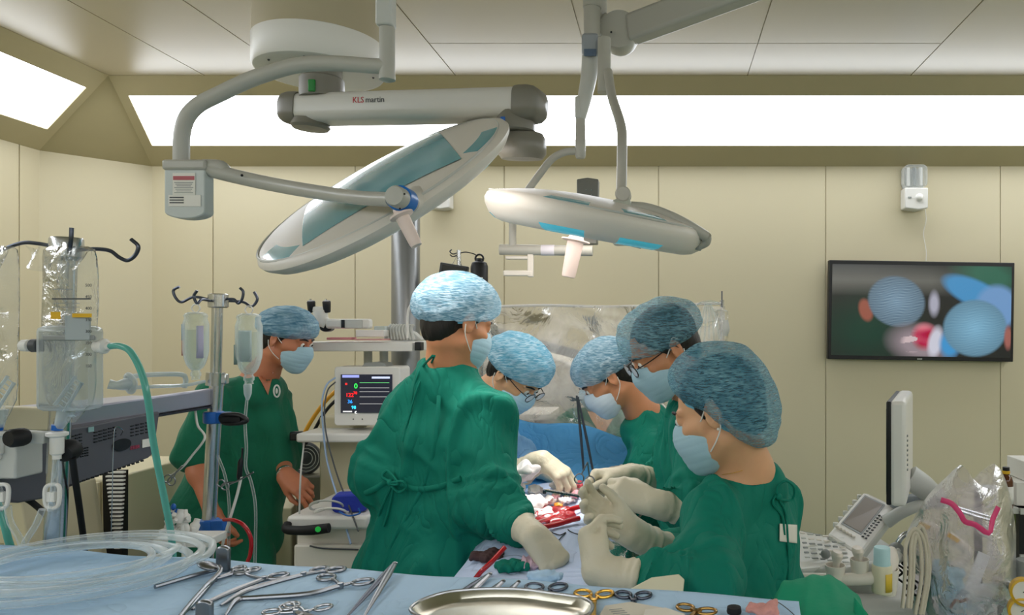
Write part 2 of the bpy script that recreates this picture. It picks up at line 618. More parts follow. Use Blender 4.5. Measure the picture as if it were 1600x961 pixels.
def cove(name, a0, a1, b0, b1, m=0.06):
    """lower edge a0-a1, upper edge b0-b1; the slot between t=.25 and t=.8 is the light's opening"""
    up = ((b0 + b1) / 2 - (a0 + a1) / 2)
    dn = (a1 - a0).normalized()
    nrm = dn.cross(up).normalized()
    mid = Vector((0, 1, 2)) - (a0 + a1) / 2
    if nrm.dot(mid) < 0: nrm = -nrm
    def q(s, t):
        a, b = a0.lerp(a1, s), b0.lerp(b1, s)
        return a.lerp(b, t)
    L = (a1 - a0).length
    e = m / L
    mb = MB()
    th = nrm * -0.03
    def strip(s0, s1, t0, t1):
        c = [q(s0, t0), q(s1, t0), q(s1, t1), q(s0, t1)]
        mb.add(c + [p + th for p in c], [(0, 1, 2, 3), (7, 6, 5, 4), (0, 4, 5, 1), (1, 5, 6, 2), (2, 6, 7, 3), (3, 7, 4, 0)])
    strip(0, 1, 0, 0.25); strip(0, 1, 0.8, 1); strip(0, e, 0.25, 0.8); strip(1 - e, 1, 0.25, 0.8)
    struct(name, mb, M_SOFF, smooth=False)
    mb = MB()
    o2 = nrm * -0.006
    c = [q(e * 0.7, 0.24) + o2, q(1 - e * 0.7, 0.24) + o2, q(1 - e * 0.7, 0.81) + o2, q(e * 0.7, 0.81) + o2]
    mb.add(c + [p + nrm * -0.01 for p in c], [(0, 1, 2, 3), (7, 6, 5, 4), (0, 4, 5, 1), (1, 5, 6, 2), (2, 6, 7, 3), (3, 7, 4, 0)])
    return mb


for nm, args, lab in (
        ('back', (Bbl, Bbr, Cbl, Cbr), 'long glowing white panel in the slope above the wall with the screen'),
        ('left', (Lb, Lf, Cbl, Cfl), 'glowing white panel in the ceiling slope left of the corner, cut by the frame'),
        ('right', (Rb, Rf, Cbr, Cfr), 'glowing white panel in the slope over the side wall, out of frame'),
        ('front', (Lf, Rf, Cfl, Cfr), 'glowing white panel in the slope over the wall behind the viewer')):
    mb = cove('trim_cove_' + nm, *args)
    tag(mb.build('light_panel', M_PANEL, None, smooth=False), lab, 'ceiling light')
for nm, tri in (('trim_corner_left', (Bbl, Lb, Cbl)), ('trim_corner_right', (Rb, Bbr, Cbr))):
    mb = MB()
    a, b, c = tri
    n = (b - a).cross(c - a).normalized()
    if n.z > 0: n = -n
    o = n * -0.03
    mb.add([a, b, c, a + o, b + o, c + o], [(0, 1, 2), (5, 4, 3), (0, 3, 4, 1), (1, 4, 5, 2), (2, 5, 3, 0)])
    struct(nm, mb, M_SOFF, smooth=False)
# ------------------------------------------------------------------ smooth distance-field bodies
class F:
    """a smooth union / difference of rounded shapes, meshed by surface nets"""
    def __init__(self):
        self.ops = []
        self.lo, self.hi = np.full(3, 1e9), np.full(3, -1e9)

    def _grow(self, c, r):
        self.lo = np.minimum(self.lo, np.array(c) - r)
        self.hi = np.maximum(self.hi, np.array(c) + r)

    def cone(self, a, b, r1, r2, k=0.02, sub=False):
        a, b = np.array(a, float), np.array(b, float)
        if not sub:
            self._grow(a, r1 + 0.02); self._grow(b, r2 + 0.02)
        self.ops.append(('c', a, b, r1, r2, k, sub))
        return self

    def ell(self, c, r, R=None, k=0.02, sub=False):
        c = np.array(c, float)
        R = np.eye(3) if R is None else np.array(R, float)     # columns = local axes
        if not sub: self._grow(c, max(r) + 0.02)
        self.ops.append(('e', c, np.array(r, float), R, k, sub))
        return self

    def cut(self, p, n, k=0.004):
        """keep the side of the plane that n points away from"""
        self.ops.append(('p', np.array(p, float), np.array(Vector(n).normalized(), float), k))
        return self

    def ev(self, X):
        d = np.full(len(X), 1e3)
        for o in self.ops:
            if o[0] == 'c':
                _, a, b, r1, r2, k, sub = o
                ba = b - a
                h = np.clip(((X - a) @ ba) / max(ba @ ba, 1e-12), 0, 1)
                q = X - a - h[:, None] * ba
                e = np.sqrt((q * q).sum(1)) - (r1 + (r2 - r1) * h)
            elif o[0] == 'e':
                _, c, r, R, k, sub = o
                l = (X - c) @ R
                k0 = np.sqrt(((l / r) ** 2).sum(1))
                k1 = np.sqrt(((l / (r * r)) ** 2).sum(1)) + 1e-9
                e = k0 * (k0 - 1) / k1
                e = np.where(k0 < 0.3, -min(r) * (1 - k0), e)
            else:
                _, p, n, k = o
                e = -((X - p) @ n)
                sub = True
            if sub:
                e = -e
                h = np.maximum(k - np.abs(d - e), 0) / k
                d = np.maximum(d, e) + h * h * k / 4 if o[0] != 'p' else np.maximum(d, -(-e))
            else:
                h = np.maximum(k - np.abs(d - e), 0) / k
                d = np.minimum(d, e) - h * h * k / 4
        return d

    def mesh(self, h, fold=None):
        lo, hi = self.lo - 2 * h, self.hi + 2 * h
        B = 8
        nb = np.ceil((hi - lo) / h / B).astype(int) + 1
        n = nb * B
        G = np.full(n, 1.0, np.float32)
        bi = np.stack(np.meshgrid(*[np.arange(m) for m in nb], indexing='ij'), -1).reshape(-1, 3)
        cen = lo + (bi * B + (B - 1) / 2) * h
        dc = self.ev(cen)
        lim = B * h * 0.87 * 1.6 + 0.012
        for b in bi[dc < -lim]:
            G[b[0] * B:b[0] * B + B, b[1] * B:b[1] * B + B, b[2] * B:b[2] * B + B] = -1
        near = bi[np.abs(dc) <= lim]
        loc = np.stack(np.meshgrid(*[np.arange(B)] * 3, indexing='ij'), -1).reshape(-1, 3)
        for s in range(0, len(near), 600):
            nn = near[s:s + 600]
            ix = (nn[:, None, :] * B + loc[None]).reshape(-1, 3)
            G[ix[:, 0], ix[:, 1], ix[:, 2]] = self.ev(lo + ix * h)
        S = G < 0
        c = [S[i:n[0] - 1 + i, j:n[1] - 1 + j, k:n[2] - 1 + k] for i in (0, 1) for j in (0, 1) for k in (0, 1)]
        al = np.logical_and.reduce(c); an = np.logical_or.reduce(c)
        act = an & ~al
        idx = np.argwhere(act)
        vid = np.full(act.shape, -1, np.int64)
        vid[act] = np.arange(len(idx))
        acc = np.zeros((len(idx), 3)); cnt = np.zeros(len(idx))
        cor = [(i, j, k) for i in (0, 1) for j in (0, 1) for k in (0, 1)]
        for a in cor:
            for ax in range(3):
                if a[ax]: continue
                b = list(a); b[ax] = 1
                ga = G[idx[:, 0] + a[0], idx[:, 1] + a[1], idx[:, 2] + a[2]]
                gb = G[idx[:, 0] + b[0], idx[:, 1] + b[1], idx[:, 2] + b[2]]
                m = (ga < 0) != (gb < 0)
                t = np.where(m, ga / np.where(m, ga - gb, 1), 0)
                for x in range(3):
                    acc[:, x] += np.where(m, a[x] + (t if x == ax else 0), 0)
                cnt += m
        V = lo + (idx + acc / cnt[:, None]) * h
        Fs = []
        for ax in range(3):
            u, v = [(1, 2), (2, 0), (0, 1)][ax]
            sl0 = [slice(1, -1)] * 3; sl1 = [slice(1, -1)] * 3
            sl0[ax] = slice(0, n[ax] - 1); sl1[ax] = slice(1, n[ax])
            sl0[u] = sl1[u] = slice(1, n[u] - 1); sl0[v] = sl1[v] = slice(1, n[v] - 1)
            s0, s1 = S[tuple(sl0)], S[tuple(sl1)]
            e = np.argwhere(s0 != s1)
            if not len(e): continue
            inside = s0[tuple(e.T)]
            off = np.zeros(3, int); off[u] = 1; off[v] = 1
            e = e + off
            def g(du, dv):
                q = e.copy(); q[:, u] += du; q[:, v] += dv
                return vid[q[:, 0], q[:, 1], q[:, 2]]
            q = np.stack([g(-1, -1), g(0, -1), g(0, 0), g(-1, 0)], 1)
            q[~inside] = q[~inside][:, ::-1]
            Fs.append(q)
        Q = np.concatenate(Fs)
        Q = Q[(Q >= 0).all(1)]
        if fold is not None:
            nr = np.zeros_like(V)
            a, b, c_, d_ = V[Q[:, 0]], V[Q[:, 1]], V[Q[:, 2]], V[Q[:, 3]]
            fn = np.cross(c_ - a, d_ - b)
            for i in range(4): np.add.at(nr, Q[:, i], fn)
            nr /= np.linalg.norm(nr, axis=1)[:, None] + 1e-12
            V = V + nr * fold(V)[:, None]
        return V, Q.tolist()

    def build(self, name, h, m, parent, fold=None, label=None):
        V, Q = self.mesh(h, fold)
        return link_mesh(name, V, Q, m, parent, angle=70, label=label)


def sines(seed, freq, n=7):
    r = np.random.RandomState(seed)
    D = r.normal(size=(n, 3)) * np.array(freq)
    ph = r.uniform(0, 6.28, n)
    def f(X):
        return np.sin(X @ D.T + ph).sum(1) / math.sqrt(n)
    return f


def cloth_folds(seed, amp=0.006, vert=(19, 19, 3.2), med=(15, 15, 15)):
    a, b, w = sines(seed, vert), sines(seed + 1, med), sines(seed + 2, (6, 6, 6))
    fine = sines(seed + 3, (45, 45, 30))
    def f(X):
        Y = X + 0.02 * w(X)[:, None]
        return amp * (1.5 * np.exp(-(a(Y) / .40) ** 2) + .5 * np.exp(-(b(Y) / .38) ** 2) - .8 + 0.10 * fine(X))
    return f


def hframe(fwd, up=(0, 0, 1), tilt=0.0):
    f = Vector(fwd).normalized()
    r = f.cross(Vector(up)).normalized()
    u = r.cross(f).normalized()
    if tilt:
        u = (u * math.cos(tilt) + r * math.sin(tilt)).normalized()
        r = f.cross(u).normalized()
    return r, f, u            # local x (its own right), y (ahead), z (up)


def head_ops(S, c, fr, s, o=0.0):
    """o inflates"""
    r, f, u = fr
    R = np.array([r, f, u]).T
    C = Vector(c)
    def L(x, y, z): return C + (r * x + f * y + u * z) * s
    S.ell(L(0, -.014, .034), [(.076 * s + o), (.099 * s + o), (.083 * s + o)], R, .03)
    S.ell(L(0, .03, -.03), [.060 * s + o, .062 * s + o, .080 * s + o], R, .03)
    for q in (-1, 1):
        S.cone(L(q * .052, .0, -.062), L(q * .012, .068, -.098), .018 * s + o, .017 * s + o, .03)
        S.cone(L(q * .046, .068, -.022), L(q * .058, .035, -.02), .014 * s + o, .014 * s + o, .02)
    S.cone(L(0, .07, -.1), L(0, .074, -.1), .02 * s, .02 * s, .03)
    if o == 0:
        S.cone(L(0, .088, .012), L(0, .112, -.028), .007 * s, .011 * s, .012)
        for q in (-1, 1):
            S.ell(L(q * .012, .1, -.034), [.0085 * s] * 3, R, .008)
            S.ell(L(q * .031, .103, .006), [.018 * s, .015 * s, .012 * s], R, .012, sub=True)
            S.ell(L(q * .031, .082, .004), [.014 * s, .0135 * s, .012 * s], R, .004)
            S.cone(L(q * .014, .091, .021), L(q * .048, .078, .022), .007 * s, .006 * s, .014)
        S.cone(L(-.019, .092, -.064), L(.019, .092, -.064), .008 * s, .008 * s, .008)
        S.cone(L(-.015, .09, -.075), L(.015, .09, -.075), .008 * s, .008 * s, .008)
        for q in (-1, 1):
            Re = np.array([(r + f * 0.35 * -q).normalized(), (f - r * 0.35 * -q).normalized(), u]).T
            S.ell(L(q * .080, -.010, -.004), [.008 * s, .019 * s, .032 * s], Re, .006)
            S.ell(L(q * .089, -.004, .0), [.006 * s, .011 * s, .017 * s], Re, .004, sub=True)
    return L


def finger_chain(S, base, x, y, z, lens, curls, rr, g, k=.004):
    """x = finger's hinge axis, y = ahead, z = back of the hand"""
    p = Vector(base)
    d, up = Vector(y), Vector(z)
    for i in range(3):
        a = curls[i]
        d, up = (d * math.cos(a) - up * math.sin(a)), (up * math.cos(a) + d * math.sin(a))
        q = p + d * lens[i]
        S.cone(p, q, rr[i] + g, rr[i + 1] + g, k if i else .006)
        p = q
    return p


def hand_ops(S, wrist, d, back, thumb, s=1.0, curl=(.3, .3, .3, .3), th=(.5, .4, .3), g=0.0, spread=.08):
    """d: wrist to knuckles; back: out of the back of the hand; thumb: +1 / -1 side of d x back"""
    y = Vector(d).normalized()
    z = Vector(back); z = (z - y * z.dot(y)).normalized()
    x = y.cross(z) * thumb
    W = Vector(wrist)
    def L(a, b, c): return W + (x * a + y * b + z * c) * s
    kn = [(.029, .088, .002), (.0095, .092, .005), (-.0105, .087, .003), (-.028, .078, -.002)]
    wb = [(.017, .004, 0), (.007, 0, 0), (-.006, 0, 0), (-.016, .004, 0)]
    for i in range(4):
        S.cone(L(*wb[i]), L(*kn[i]), (.017 if i in (0, 3) else .018) * s + g, (.0125 - .0008 * i) * s + g, .018)
    S.cone(L(-.005, .03, -.008), L(.0, .06, -.009), .016 * s + g, .014 * s + g, .02)
    S.cone(L(.018, .015, -.006), L(.037, .05, -.014), .018 * s + g, .013 * s + g, .02)
    ln = [(.046, .027, .021), (.051, .031, .022), (.047, .029, .021), (.036, .022, .019)]
    for i in range(4):
        sp = (1.2 - i) * spread
        yy = (y * math.cos(sp) + x * math.sin(sp)).normalized()
        c = curl[i]
        cc = c if isinstance(c, (tuple, list)) else (c * .9, c * 1.1, c * .7)
        finger_chain(S, L(*kn[i]), x, yy, z, [l * s for l in ln[i]], cc, [q * s for q in (.0102, .0092, .0084, .0072)], g)
    # thumb: leaves the side of the palm near its base
    ty = (y * math.cos(th[0] + .25) + x * math.sin(th[0] + .25) - z * .35).normalized()
    hz = (x * 0.55 + z * .85); hz = (hz - ty * hz.dot(ty)).normalized()
    p = L(.026, .030, -.010)
    b = p + ty * .034 * s
    S.cone(p, b, .0155 * s + g, .0118 * s + g, .012)
    dd, up = ty, -(y * 0 + x)
    up = (up - dd * up.dot(dd)).normalized()
    for i, (l, r1, r2) in enumerate(((.032, .0112, .0102), (.026, .0100, .0085))):
        a = th[i + 1]
        dd = (dd * math.cos(a) + up * math.sin(a)).normalized()
        up = (up - dd * up.dot(dd)).normalized()
        q = b + dd * l * s
        S.cone(b, q, r1 * s + g, r2 * s + g, .004)
        b = q
    return L


M_EYE = mat('eye_white', 'e6e2da', 0.2)
M_IRIS = mat('iris_dark', '20140e', 0.15)
CAPS = {}


def bouffant(root, c, fr, s, m, seed, tilt=.35, ax=.104, ay=.128, az=.098, cy=-.016, cz=.050, bag=(0, 0, 0), psi=2.25, name='bouffant_cap', amp=1.0):
    r, f, u = fr
    ct, st = math.cos(tilt), math.sin(tilt)
    f2, u2 = (f * ct + u * st), (u * ct - f * st)
    C = Vector(c) + (f * cy + u * cz) * s
    nA, nB = sines(seed, (26, 26, 26)), sines(seed + 1, (60, 60, 60))
    NU, NV = 150, 60
    vs = []
    for j in range(NV + 1):
        ps = psi * j / NV
        for i in range(NU):
            a = 2 * PI * i / NU
            vs.append((math.sin(ps) * math.cos(a), math.sin(ps) * math.sin(a), math.cos(ps), a, ps))
    A = np.array(vs)
    D = A[:, :3]
    a, ps = A[:, 3], A[:, 4]
    rnd = np.random.RandomState(seed)
    pl = sum(np.sin(a * k + rnd.uniform(0, 6.28)) / (k ** .35) for k in (17, 23, 31, 41)) / 2.6
    near = np.clip((ps / psi - .45) / .55, 0, 1)
    disp = .026 * nA(D * .13) + .014 * nB(D * .16) + .045 * pl * near ** 1.4 * (1 - .6 * near ** 8)
    radial = 1 + disp * amp
    # gather into the elastic band
    g = 1 - .22 * np.clip((ps / psi - .80) / .20, 0, 1) ** 1.5
    # superellipse feel: puffier crown
    puff = 1 + .05 * np.sin(ps * 1.0) ** 2
    X = D * np.array([ax, ay, az]) * (radial * g * puff)[:, None]
    X += np.array(bag)[None] * (np.clip(-D[:, 1], 0, 1) * np.clip(np.sin(ps), 0, 1))[:, None]
    X *= s
    W = np.array(C)[None] + X[:, :1] * np.array(r) + X[:, 1:2] * np.array(f2) + X[:, 2:3] * np.array(u2)
    fs = [(j * NU + i, (j + 1) * NU + i, (j + 1) * NU + (i + 1) % NU, j * NU + (i + 1) % NU) for j in range(NV) for i in range(NU)]
    cap = link_mesh(name, W, fs, m, root, angle=180)
    band = [Vector(W[NV * NU + i]) for i in range(0, NU, 3)]
    b = MB().tube(band, .0048, 6, sm=0, closed=True)
    b.build('elastic_band', mat('cap_band', '6fb6d0', 0.7, bump=0.6, bscale=150), cap, label='gathered elastic hem of the cap')
    return cap


def mask_and_straps(root, L, c, fr, s, m, side_lift=0):
    r, f, u = fr
    R = np.array([r, f, u]).T
    S = F()
    S.ell(L(0, .052, -.052), [.066 * s, .068 * s, .068 * s], R, .02)
    S.ell(L(0, .085, -.03), [.03 * s, .036 * s, .034 * s], R, .03)
    S.cone(L(0, .078, -.1), L(0, .07, -.102), .026 * s, .026 * s, .03)
    S.cut(L(0, .012, -.05), f * -1 + u * .28)
    S.cut(L(0, .09, -.004), u + f * -.25)
    fold = sines(5, (1, 1, 1))
    un = np.array(u); Cn = np.array(Vector(c))
    def pl(X):
        h = (X - Cn) @ un / s
        return .0013 * np.abs(np.sin(h * 170)) ** .5 * (h < -.03)
    o = S.build('face_mask', .003, m, root, fold=pl)
    for q in (-1, 1):
        mb = MB()
        mb.tube([L(q * .064, .035, -.018), L(q * .078, .012, .004), L(q * .084, -.012, .031), L(q * .088, -.026, .02)], .0016, 6)
        mb.tube([L(q * .063, .028, -.078), L(q * .076, .004, -.06), L(q * .085, -.018, -.036), L(q * .089, -.026, -.01)], .0016, 6)
        mb.build('ear_loop', M_STRAP, o)
    return o


def glasses(root, L, fr, s, dark=True):
    r, f, u = fr
    m = mat('spectacle_frame', '1b1718', 0.3)
    g = MB()
    for q in (-1, 1):
        pts = []
        for i in range(16):
            a = 2 * PI * i / 16
            pts.append(L(q * .033 + .025 * math.cos(a), .118 - abs(.025 * math.cos(a)) * .1, .0 + .018 * math.sin(a)))
        g.tube(pts, .0018, 6, sm=0, closed=True)
        g.tube([L(q * .059, .112, .006), L(q * .074, .07, .008), L(q * .083, .0, .012), L(q * .083, -.018, -.004)], .0018, 6)
    g.tube([L(-.008, .118, .004), L(0, .121, .006), L(.008, .118, .004)], .0018, 6)
    o = g.build('spectacles', m, root)
    l = MB()
    for q in (-1, 1):
        l.lathe(L(q * .033, .1165, 0), f, [(.0, 0), (.021, 0), (.021, .001), (0, .001)], 20)
    l.build('lens', clear_tube('spectacle_lens', 'ffffff', 0.05), o)
    return o


def person(name, label, c, fwd, tilt, neck, shL, elL, wrL, shR, elR, wrR, hip, bodyf, capm, seed,
           skin=None, gown=None, s=1.0, body_h=.0045, head_up=(0, 0, 1), cap={}, specs=False, handL=None, handR=None,
           gown_r=1.0, hem=.35, short=False, gloves=True, mask=None, cuffr=.93, gown_name='surgical_gown', sleeve=.062, fold=.012, wid=1.0, glovel=None):
    skin = skin or M_SKIN
    gown = gown or M_GOWN
    hip = Vector(hip)
    root = thing(name, (hip.x, hip.y, 0), label, 'person')
    bf = Vector(bodyf).normalized(); br = bf.cross(Vector((0, 0, 1))).normalized()
    fr = hframe(fwd, head_up, tilt)
    neck = Vector(neck)
    shc = (Vector(shL) + Vector(shR)) / 2
    # ---- the body: one continuous surface
    S = F()
    L = head_ops(S, c, fr, s)
    S.cone(L(0, -.028, -.055), neck, .052 * s, .060 * s, .03)
    S.cone(neck, shc, .06, .07, .04)
    g = -.014
    for sh, el, wr in ((shL, elL, wrL), (shR, elR, wrR)):
        S.cone(neck + (Vector(sh) - neck) * .3 - Vector((0, 0, .02)), sh, .045, .042, .03)
        ar = .038 if short else .031
        S.cone(sh, el, .044, ar, .02)
        S.cone(el, wr, ar, .026, .02)
        S.ell(Vector(el).lerp(Vector(wr), .3), [.037 if short else .030] * 3, None, .03)
    S.cone(shc - Vector((0, 0, .10)), hip + Vector((0, 0, .05)), .075 * wid, .075 * wid, .05)
    for q in (-1, 1):
        S.cone(shc + br * .06 * q - Vector((0, 0, .09)), hip + br * .05 * q, .062 * wid, .062 * wid, .05)
        kn = Vector((hip.x, hip.y, hip.z * .52)) + br * .09 * q + bf * .02
        an = Vector((hip.x, hip.y, .09)) + br * .10 * q
        S.cone(hip + br * .08 * q, kn, .075, .05, .03)
        S.cone(kn, an, .05, .036, .02)
        S.cone(an - Vector((0, 0, .04)), an + bf * .13 - Vector((0, 0, .055)), .04, .03, .03)
    for wr, el, hd in ((wrL, elL, handL), (wrR, elR, handR)):
        if hd: hand_ops(S, wr, g=(-.0012 if gloves else 0), **hd)
    body = S.build('body', body_h, skin, root)
    # ---- hair
    H = F()
    Rm = np.array([fr[0], fr[1], fr[2]]).T
    H.ell(L(0, -.020, .040), [.082 * s, .100 * s, .086 * s], Rm, .02)
    H.ell(L(0, -.058, -.024), [.062 * s, .046 * s, .056 * s], Rm, .03)
    for q in (-1, 1):
        H.cone(L(q * .068, .018, .02), L(q * .072, .014, -.004), .010 * s, .004 * s, .01)
    H.cut(L(0, .062, .035), fr[1] * 1 + fr[2] * -.55)
    H.build('hair', .004, M_HAIR, root, fold=lambda X, z=sines(seed, (120, 120, 60)): .0012 * z(X))
    # ---- eyes, brows
    for q in (-1, 1):
        MB().ball(L(q * .031, .0865, .0045), .0118 * s, 14).build('eye', M_EYE, root)
        MB().ball(L(q * .031, .0945, .003), .0058 * s, 10).build('iris', M_IRIS, root)
        MB().tube([L(q * .014, .1, .024), L(q * .032, .096, .029), L(q * .05, .082, .024)], [.003, .0036, .002], 6).build('eyebrow', M_HAIR, root)
    bouffant(root, c, fr, s, capm, seed, **cap)
    mk = mask_and_straps(root, L, c, fr, s, mask or M_MASK)
    if specs: glasses(root, L, fr, s)
    # ---- gown
    G = F()
    up = Vector((0, 0, 1))
    G.cone(neck - up * .045, shc - up * .05, .070 * gown_r, .10 * gown_r, .05)
    G.cone(shc - up * .12, hip, .098 * gown_r * wid, .105 * gown_r * wid, .06)
    for q, sh in ((-1, shL), (1, shR)):
        sh = Vector(sh)
        G.cone(neck + (sh - neck) * .2 - up * .03, sh, .058 * gown_r, .058 * gown_r, .07)
        G.cone(shc + br * .075 * q * wid - up * .10, shc + br * .09 * q * wid - up * .26, .098 * gown_r, .095 * gown_r, .06)
        G.cone(shc + br * .09 * q * wid - up * .26, hip + br * .085 * q * wid, .095 * gown_r, .105 * gown_r, .06)
        b = Vector((hip.x, hip.y, hem)) + br * .12 * q * wid
        if not short: G.cone(hip + br * .085 * q * wid, b, .105 * gown_r, .125 * gown_r, .08)
        else: G.cone(hip + br * .085 * q * wid, hip + br * .09 * q * wid - up * .12, .10 * gown_r, .11 * gown_r, .05)
    for gi, (sh, el, wr) in enumerate(((shL, elL, wrL), (shR, elR, wrR))):
        sh, el, wr = Vector(sh), Vector(el), Vector(wr)
        G.cone(sh, el if not short else sh.lerp(el, .72), sleeve * 1.0, sleeve * 1.1, .05)
        if short:
            q = sh.lerp(el, .72)
            dd = (el - sh).normalized()
            G.cone(q, q + dd * .05, sleeve * 1.1, sleeve * 1.12, .02)
        else:
            dd = (wr - el).normalized()
            G.cone(el, wr - dd * min(((glovel or (.10, .10))[gi] - .022 + .60 * sleeve), (wr - el).length * .8), sleeve * 1.1, sleeve * .66, .05)
            # gathered rolls of cloth round the elbow and above the cuff
            rn = random.Random(seed)
            for t in (-.25, -.1, .06, .2, .36, .5):
                ax_ = (dd if t > 0 else (el - sh).normalized()) + Vector([rn.uniform(-.45, .45) for _ in range(3)])
                p = el.lerp(wr, t) if t > 0 else el.lerp(sh, -t)
                x, y, z = frame_of(ax_)
                rr = sleeve * (1.17 - .34 * max(t, 0))
                G.ell(p, [rr, rr, .008], np.array([x, y, z]).T, .018)
    if short:
        q = shL; 
        for sh, el in ((shL, elL), (shR, elR)):
            sh, el = Vector(sh), Vector(el)
            G.cut(sh.lerp(el, .88) + (el - sh).normalized() * 0, el - sh) if False else None
    # neck opening
    nd = (Vector(L(0, -.028, -.055)) - neck).normalized()
    G.cone(neck + nd * .0, neck + nd * .14, .058, .075, .012, sub=True)
    if not short: G.cut(Vector((hip.x, hip.y, hem)), -up)
    gn = G.build(gown_name, .0065, gown, root, fold=cloth_folds(seed * 3, fold))
    if short:
        T = F()
        for q in (-1, 1):
            kn = Vector((hip.x, hip.y, hip.z * .52)) + br * .095 * q + bf * .02
            an = Vector((hip.x, hip.y, .10)) + br * .105 * q
            T.cone(hip + br * .07 * q, kn, .105, .085, .05)
            T.cone(kn, an, .085, .07, .03)
        T.cone(hip + br * -.05, hip + br * .05, .12, .12, .05)
        T.build('trousers', .008, gown, root, fold=cloth_folds(seed * 5, .006))
    Sh = F()
    for q in (-1, 1):
        an = Vector((hip.x, hip.y, .09)) + br * .10 * q
        Sh.cone(an - up * .035 - bf * .03, an + bf * .15 - up * .05, .044, .038, .03)
        Sh.cut(Vector((0, 0, .002)), -up)
        Sh.build('clog', .006, M_WHITE, root)
        Sh = F()
    # ---- gloves
    if gloves:
        for wr, el, hd, gl in ((wrL, elL, handL, 0), (wrR, elR, handR, 1)):
            if not hd: continue
            K = F()
            wr, el = Vector(wr), Vector(el)
            dd = (el - wr).normalized()
            hand_ops(K, wr, g=.0012, **hd)
            cl = (glovel or (.10, .10))[gl]
            K.cone(wr, wr + dd * .03, .027, .036 * cuffr, .015)
            K.cone(wr + dd * .03, wr + dd * cl, .037 * cuffr, .049 * cuffr, .02)
            x, y, z = frame_of(dd)
            K.ell(wr + dd * cl, [.0525 * cuffr, .0525 * cuffr, .008], np.array([x, y, z]).T, .006)
            K.cut(wr + dd * (cl + .008), dd)
            for t in (.02, .045, .07):
                K.ell(wr + dd * t, [.03 * cuffr + .2 * t, .03 * cuffr + .2 * t, .005], np.array([x, y, z]).T, .008)
            K.build('latex_glove', .0028, M_GLOVE, root, fold=lambda X, z=sines(seed + gl, (90, 90, 90)), w=sines(seed + 9, (200, 200, 200)): .0006 * z(X) + .0002 * w(X))
    return root, L, fr, gn, body


M_CAP_L = cap_material('cap_pale_blue', '6cb4d6', 'd8edf6', .70, 75)
M_CAP_B = cap_material('cap_bright_blue', '5cbfe6', 'd6f1fb', .86, 60)
M_CAP_D = cap_material('cap_dim_blue', '3b8ba6', 'a8d2dd', .55, 80)
M_CAP_D2 = cap_material('cap_dim_blue_fine', '3f93b2', '9ccfdd', .62, 90, rot=(.5, .3, 0))
M_CAP_S = cap_material('cap_soft_blue', '5fa8d0', 'bfe0ee', .74, 35, rot=(1.4, 0, .3))
# ------------------------------------------------------------------ the people
DBG = {}
def onto(o, px, py, off=.003):
    """where the line of sight (px, py) meets the garment o, lifted off it a little"""
    w_ = wloc(o)
    a = Vector((0, 0, EYE)); d = (P(px, py, 1.0) - a).normalized()
    ok, loc, nrm, _ = o.ray_cast(a - w_, d)
    if not ok: return P(px, py, 2.0)
    return loc + w_ + nrm * off


# surgeon seen from behind, left of the operating table
rt, L, fr, gn, _ = person('person', 'person in a dark green gown seen from behind, tall, pale cap, facing the table', P(714, 505, 2.2),
    (.64, .72, -.28), 0, P(703, 566, 2.22),
    P(634, 640, 2.28), P(598, 742, 2.24), P(650, 790, 2.36),
    P(760, 645, 2.16), P(768, 785, 2.08), P(832, 836, 1.93),
    P(652, 900, 2.22), (.42, .9, 0), M_CAP_L, 11, s=1.0, gown_r=1.04, wid=1.05, sleeve=.072,
    cap=dict(ax=.112, ay=.126, az=.104, tilt=.28, psi=2.22),
    handR=dict(d=(.5, -.15, -.55), back=(.45, -.55, .45), thumb=-1, s=1.08, curl=((.9, 1.1, .7), (1.0, 1.15, .7), (1.1, 1.2, .8), (1.15, 1.25, .8)), th=(.3, .5, .5)),
    handL=dict(d=(.7, .6, -.1), back=(0, 0, 1), thumb=1, curl=(.6, .6, .6, .6)), glovel=(.08, .06), cuffr=.86)
# neck tie with loop, waist tie with bow, the gown's back opening
def on1(pts, off=.003): return [onto(gn, x_, y_, off) for x_, y_ in pts]
bpy.context.view_layer.update()
t = MB()
kq = onto(gn, 677, 562, .004)
t.tube([kq, kq + Vector((-.008, -.006, .024)), kq + Vector((.002, -.010, .050)), kq + Vector((.020, -.010, .056)), kq + Vector((.024, -.008, .042)), kq + Vector((.004, -.002, .008))], .0036, 6)
t.tube(on1([(676, 556), (662, 572), (652, 590), (645, 630)]), .0036, 6)
t.tube(on1([(679, 556), (670, 572), (655, 600), (641, 650), (630, 690)]), .0032, 6)
t.build('neck_tie', M_GOWN, gn)
t = MB()
t.tube(on1([(572, 770), (590, 762), (612, 752), (650, 764), (690, 760), (722, 748)], .004), .0085, 8, flat=.5, flathint=(0, -1, 0))
t.tube(on1([(612, 752), (600, 744), (606, 736), (620, 744), (625, 754), (614, 756)], .012), .0042, 6)
t.tube(on1([(614, 754), (632, 750), (638, 760), (626, 766), (616, 758)], .012), .0042, 6)
t.tube(on1([(614, 756), (603, 778), (592, 806)]), .0038, 6)
t.tube(on1([(616, 756), (610, 788), (600, 822)]), .0038, 6)
t.ball(onto(gn, 613, 754, .010), .010, 10)
t.build('waist_tie', M_GOWN, gn)
t = MB()
t.tube(on1([(688, 568), (686, 620), (680, 690), (664, 752), (640, 800), (612, 850), (594, 900)], .001), .0065, 8, flat=.4, flathint=(0, -1, 0))
t.build('back_overlap', M_GOWN, gn, label='doubled edge where the gown overlaps down the back')

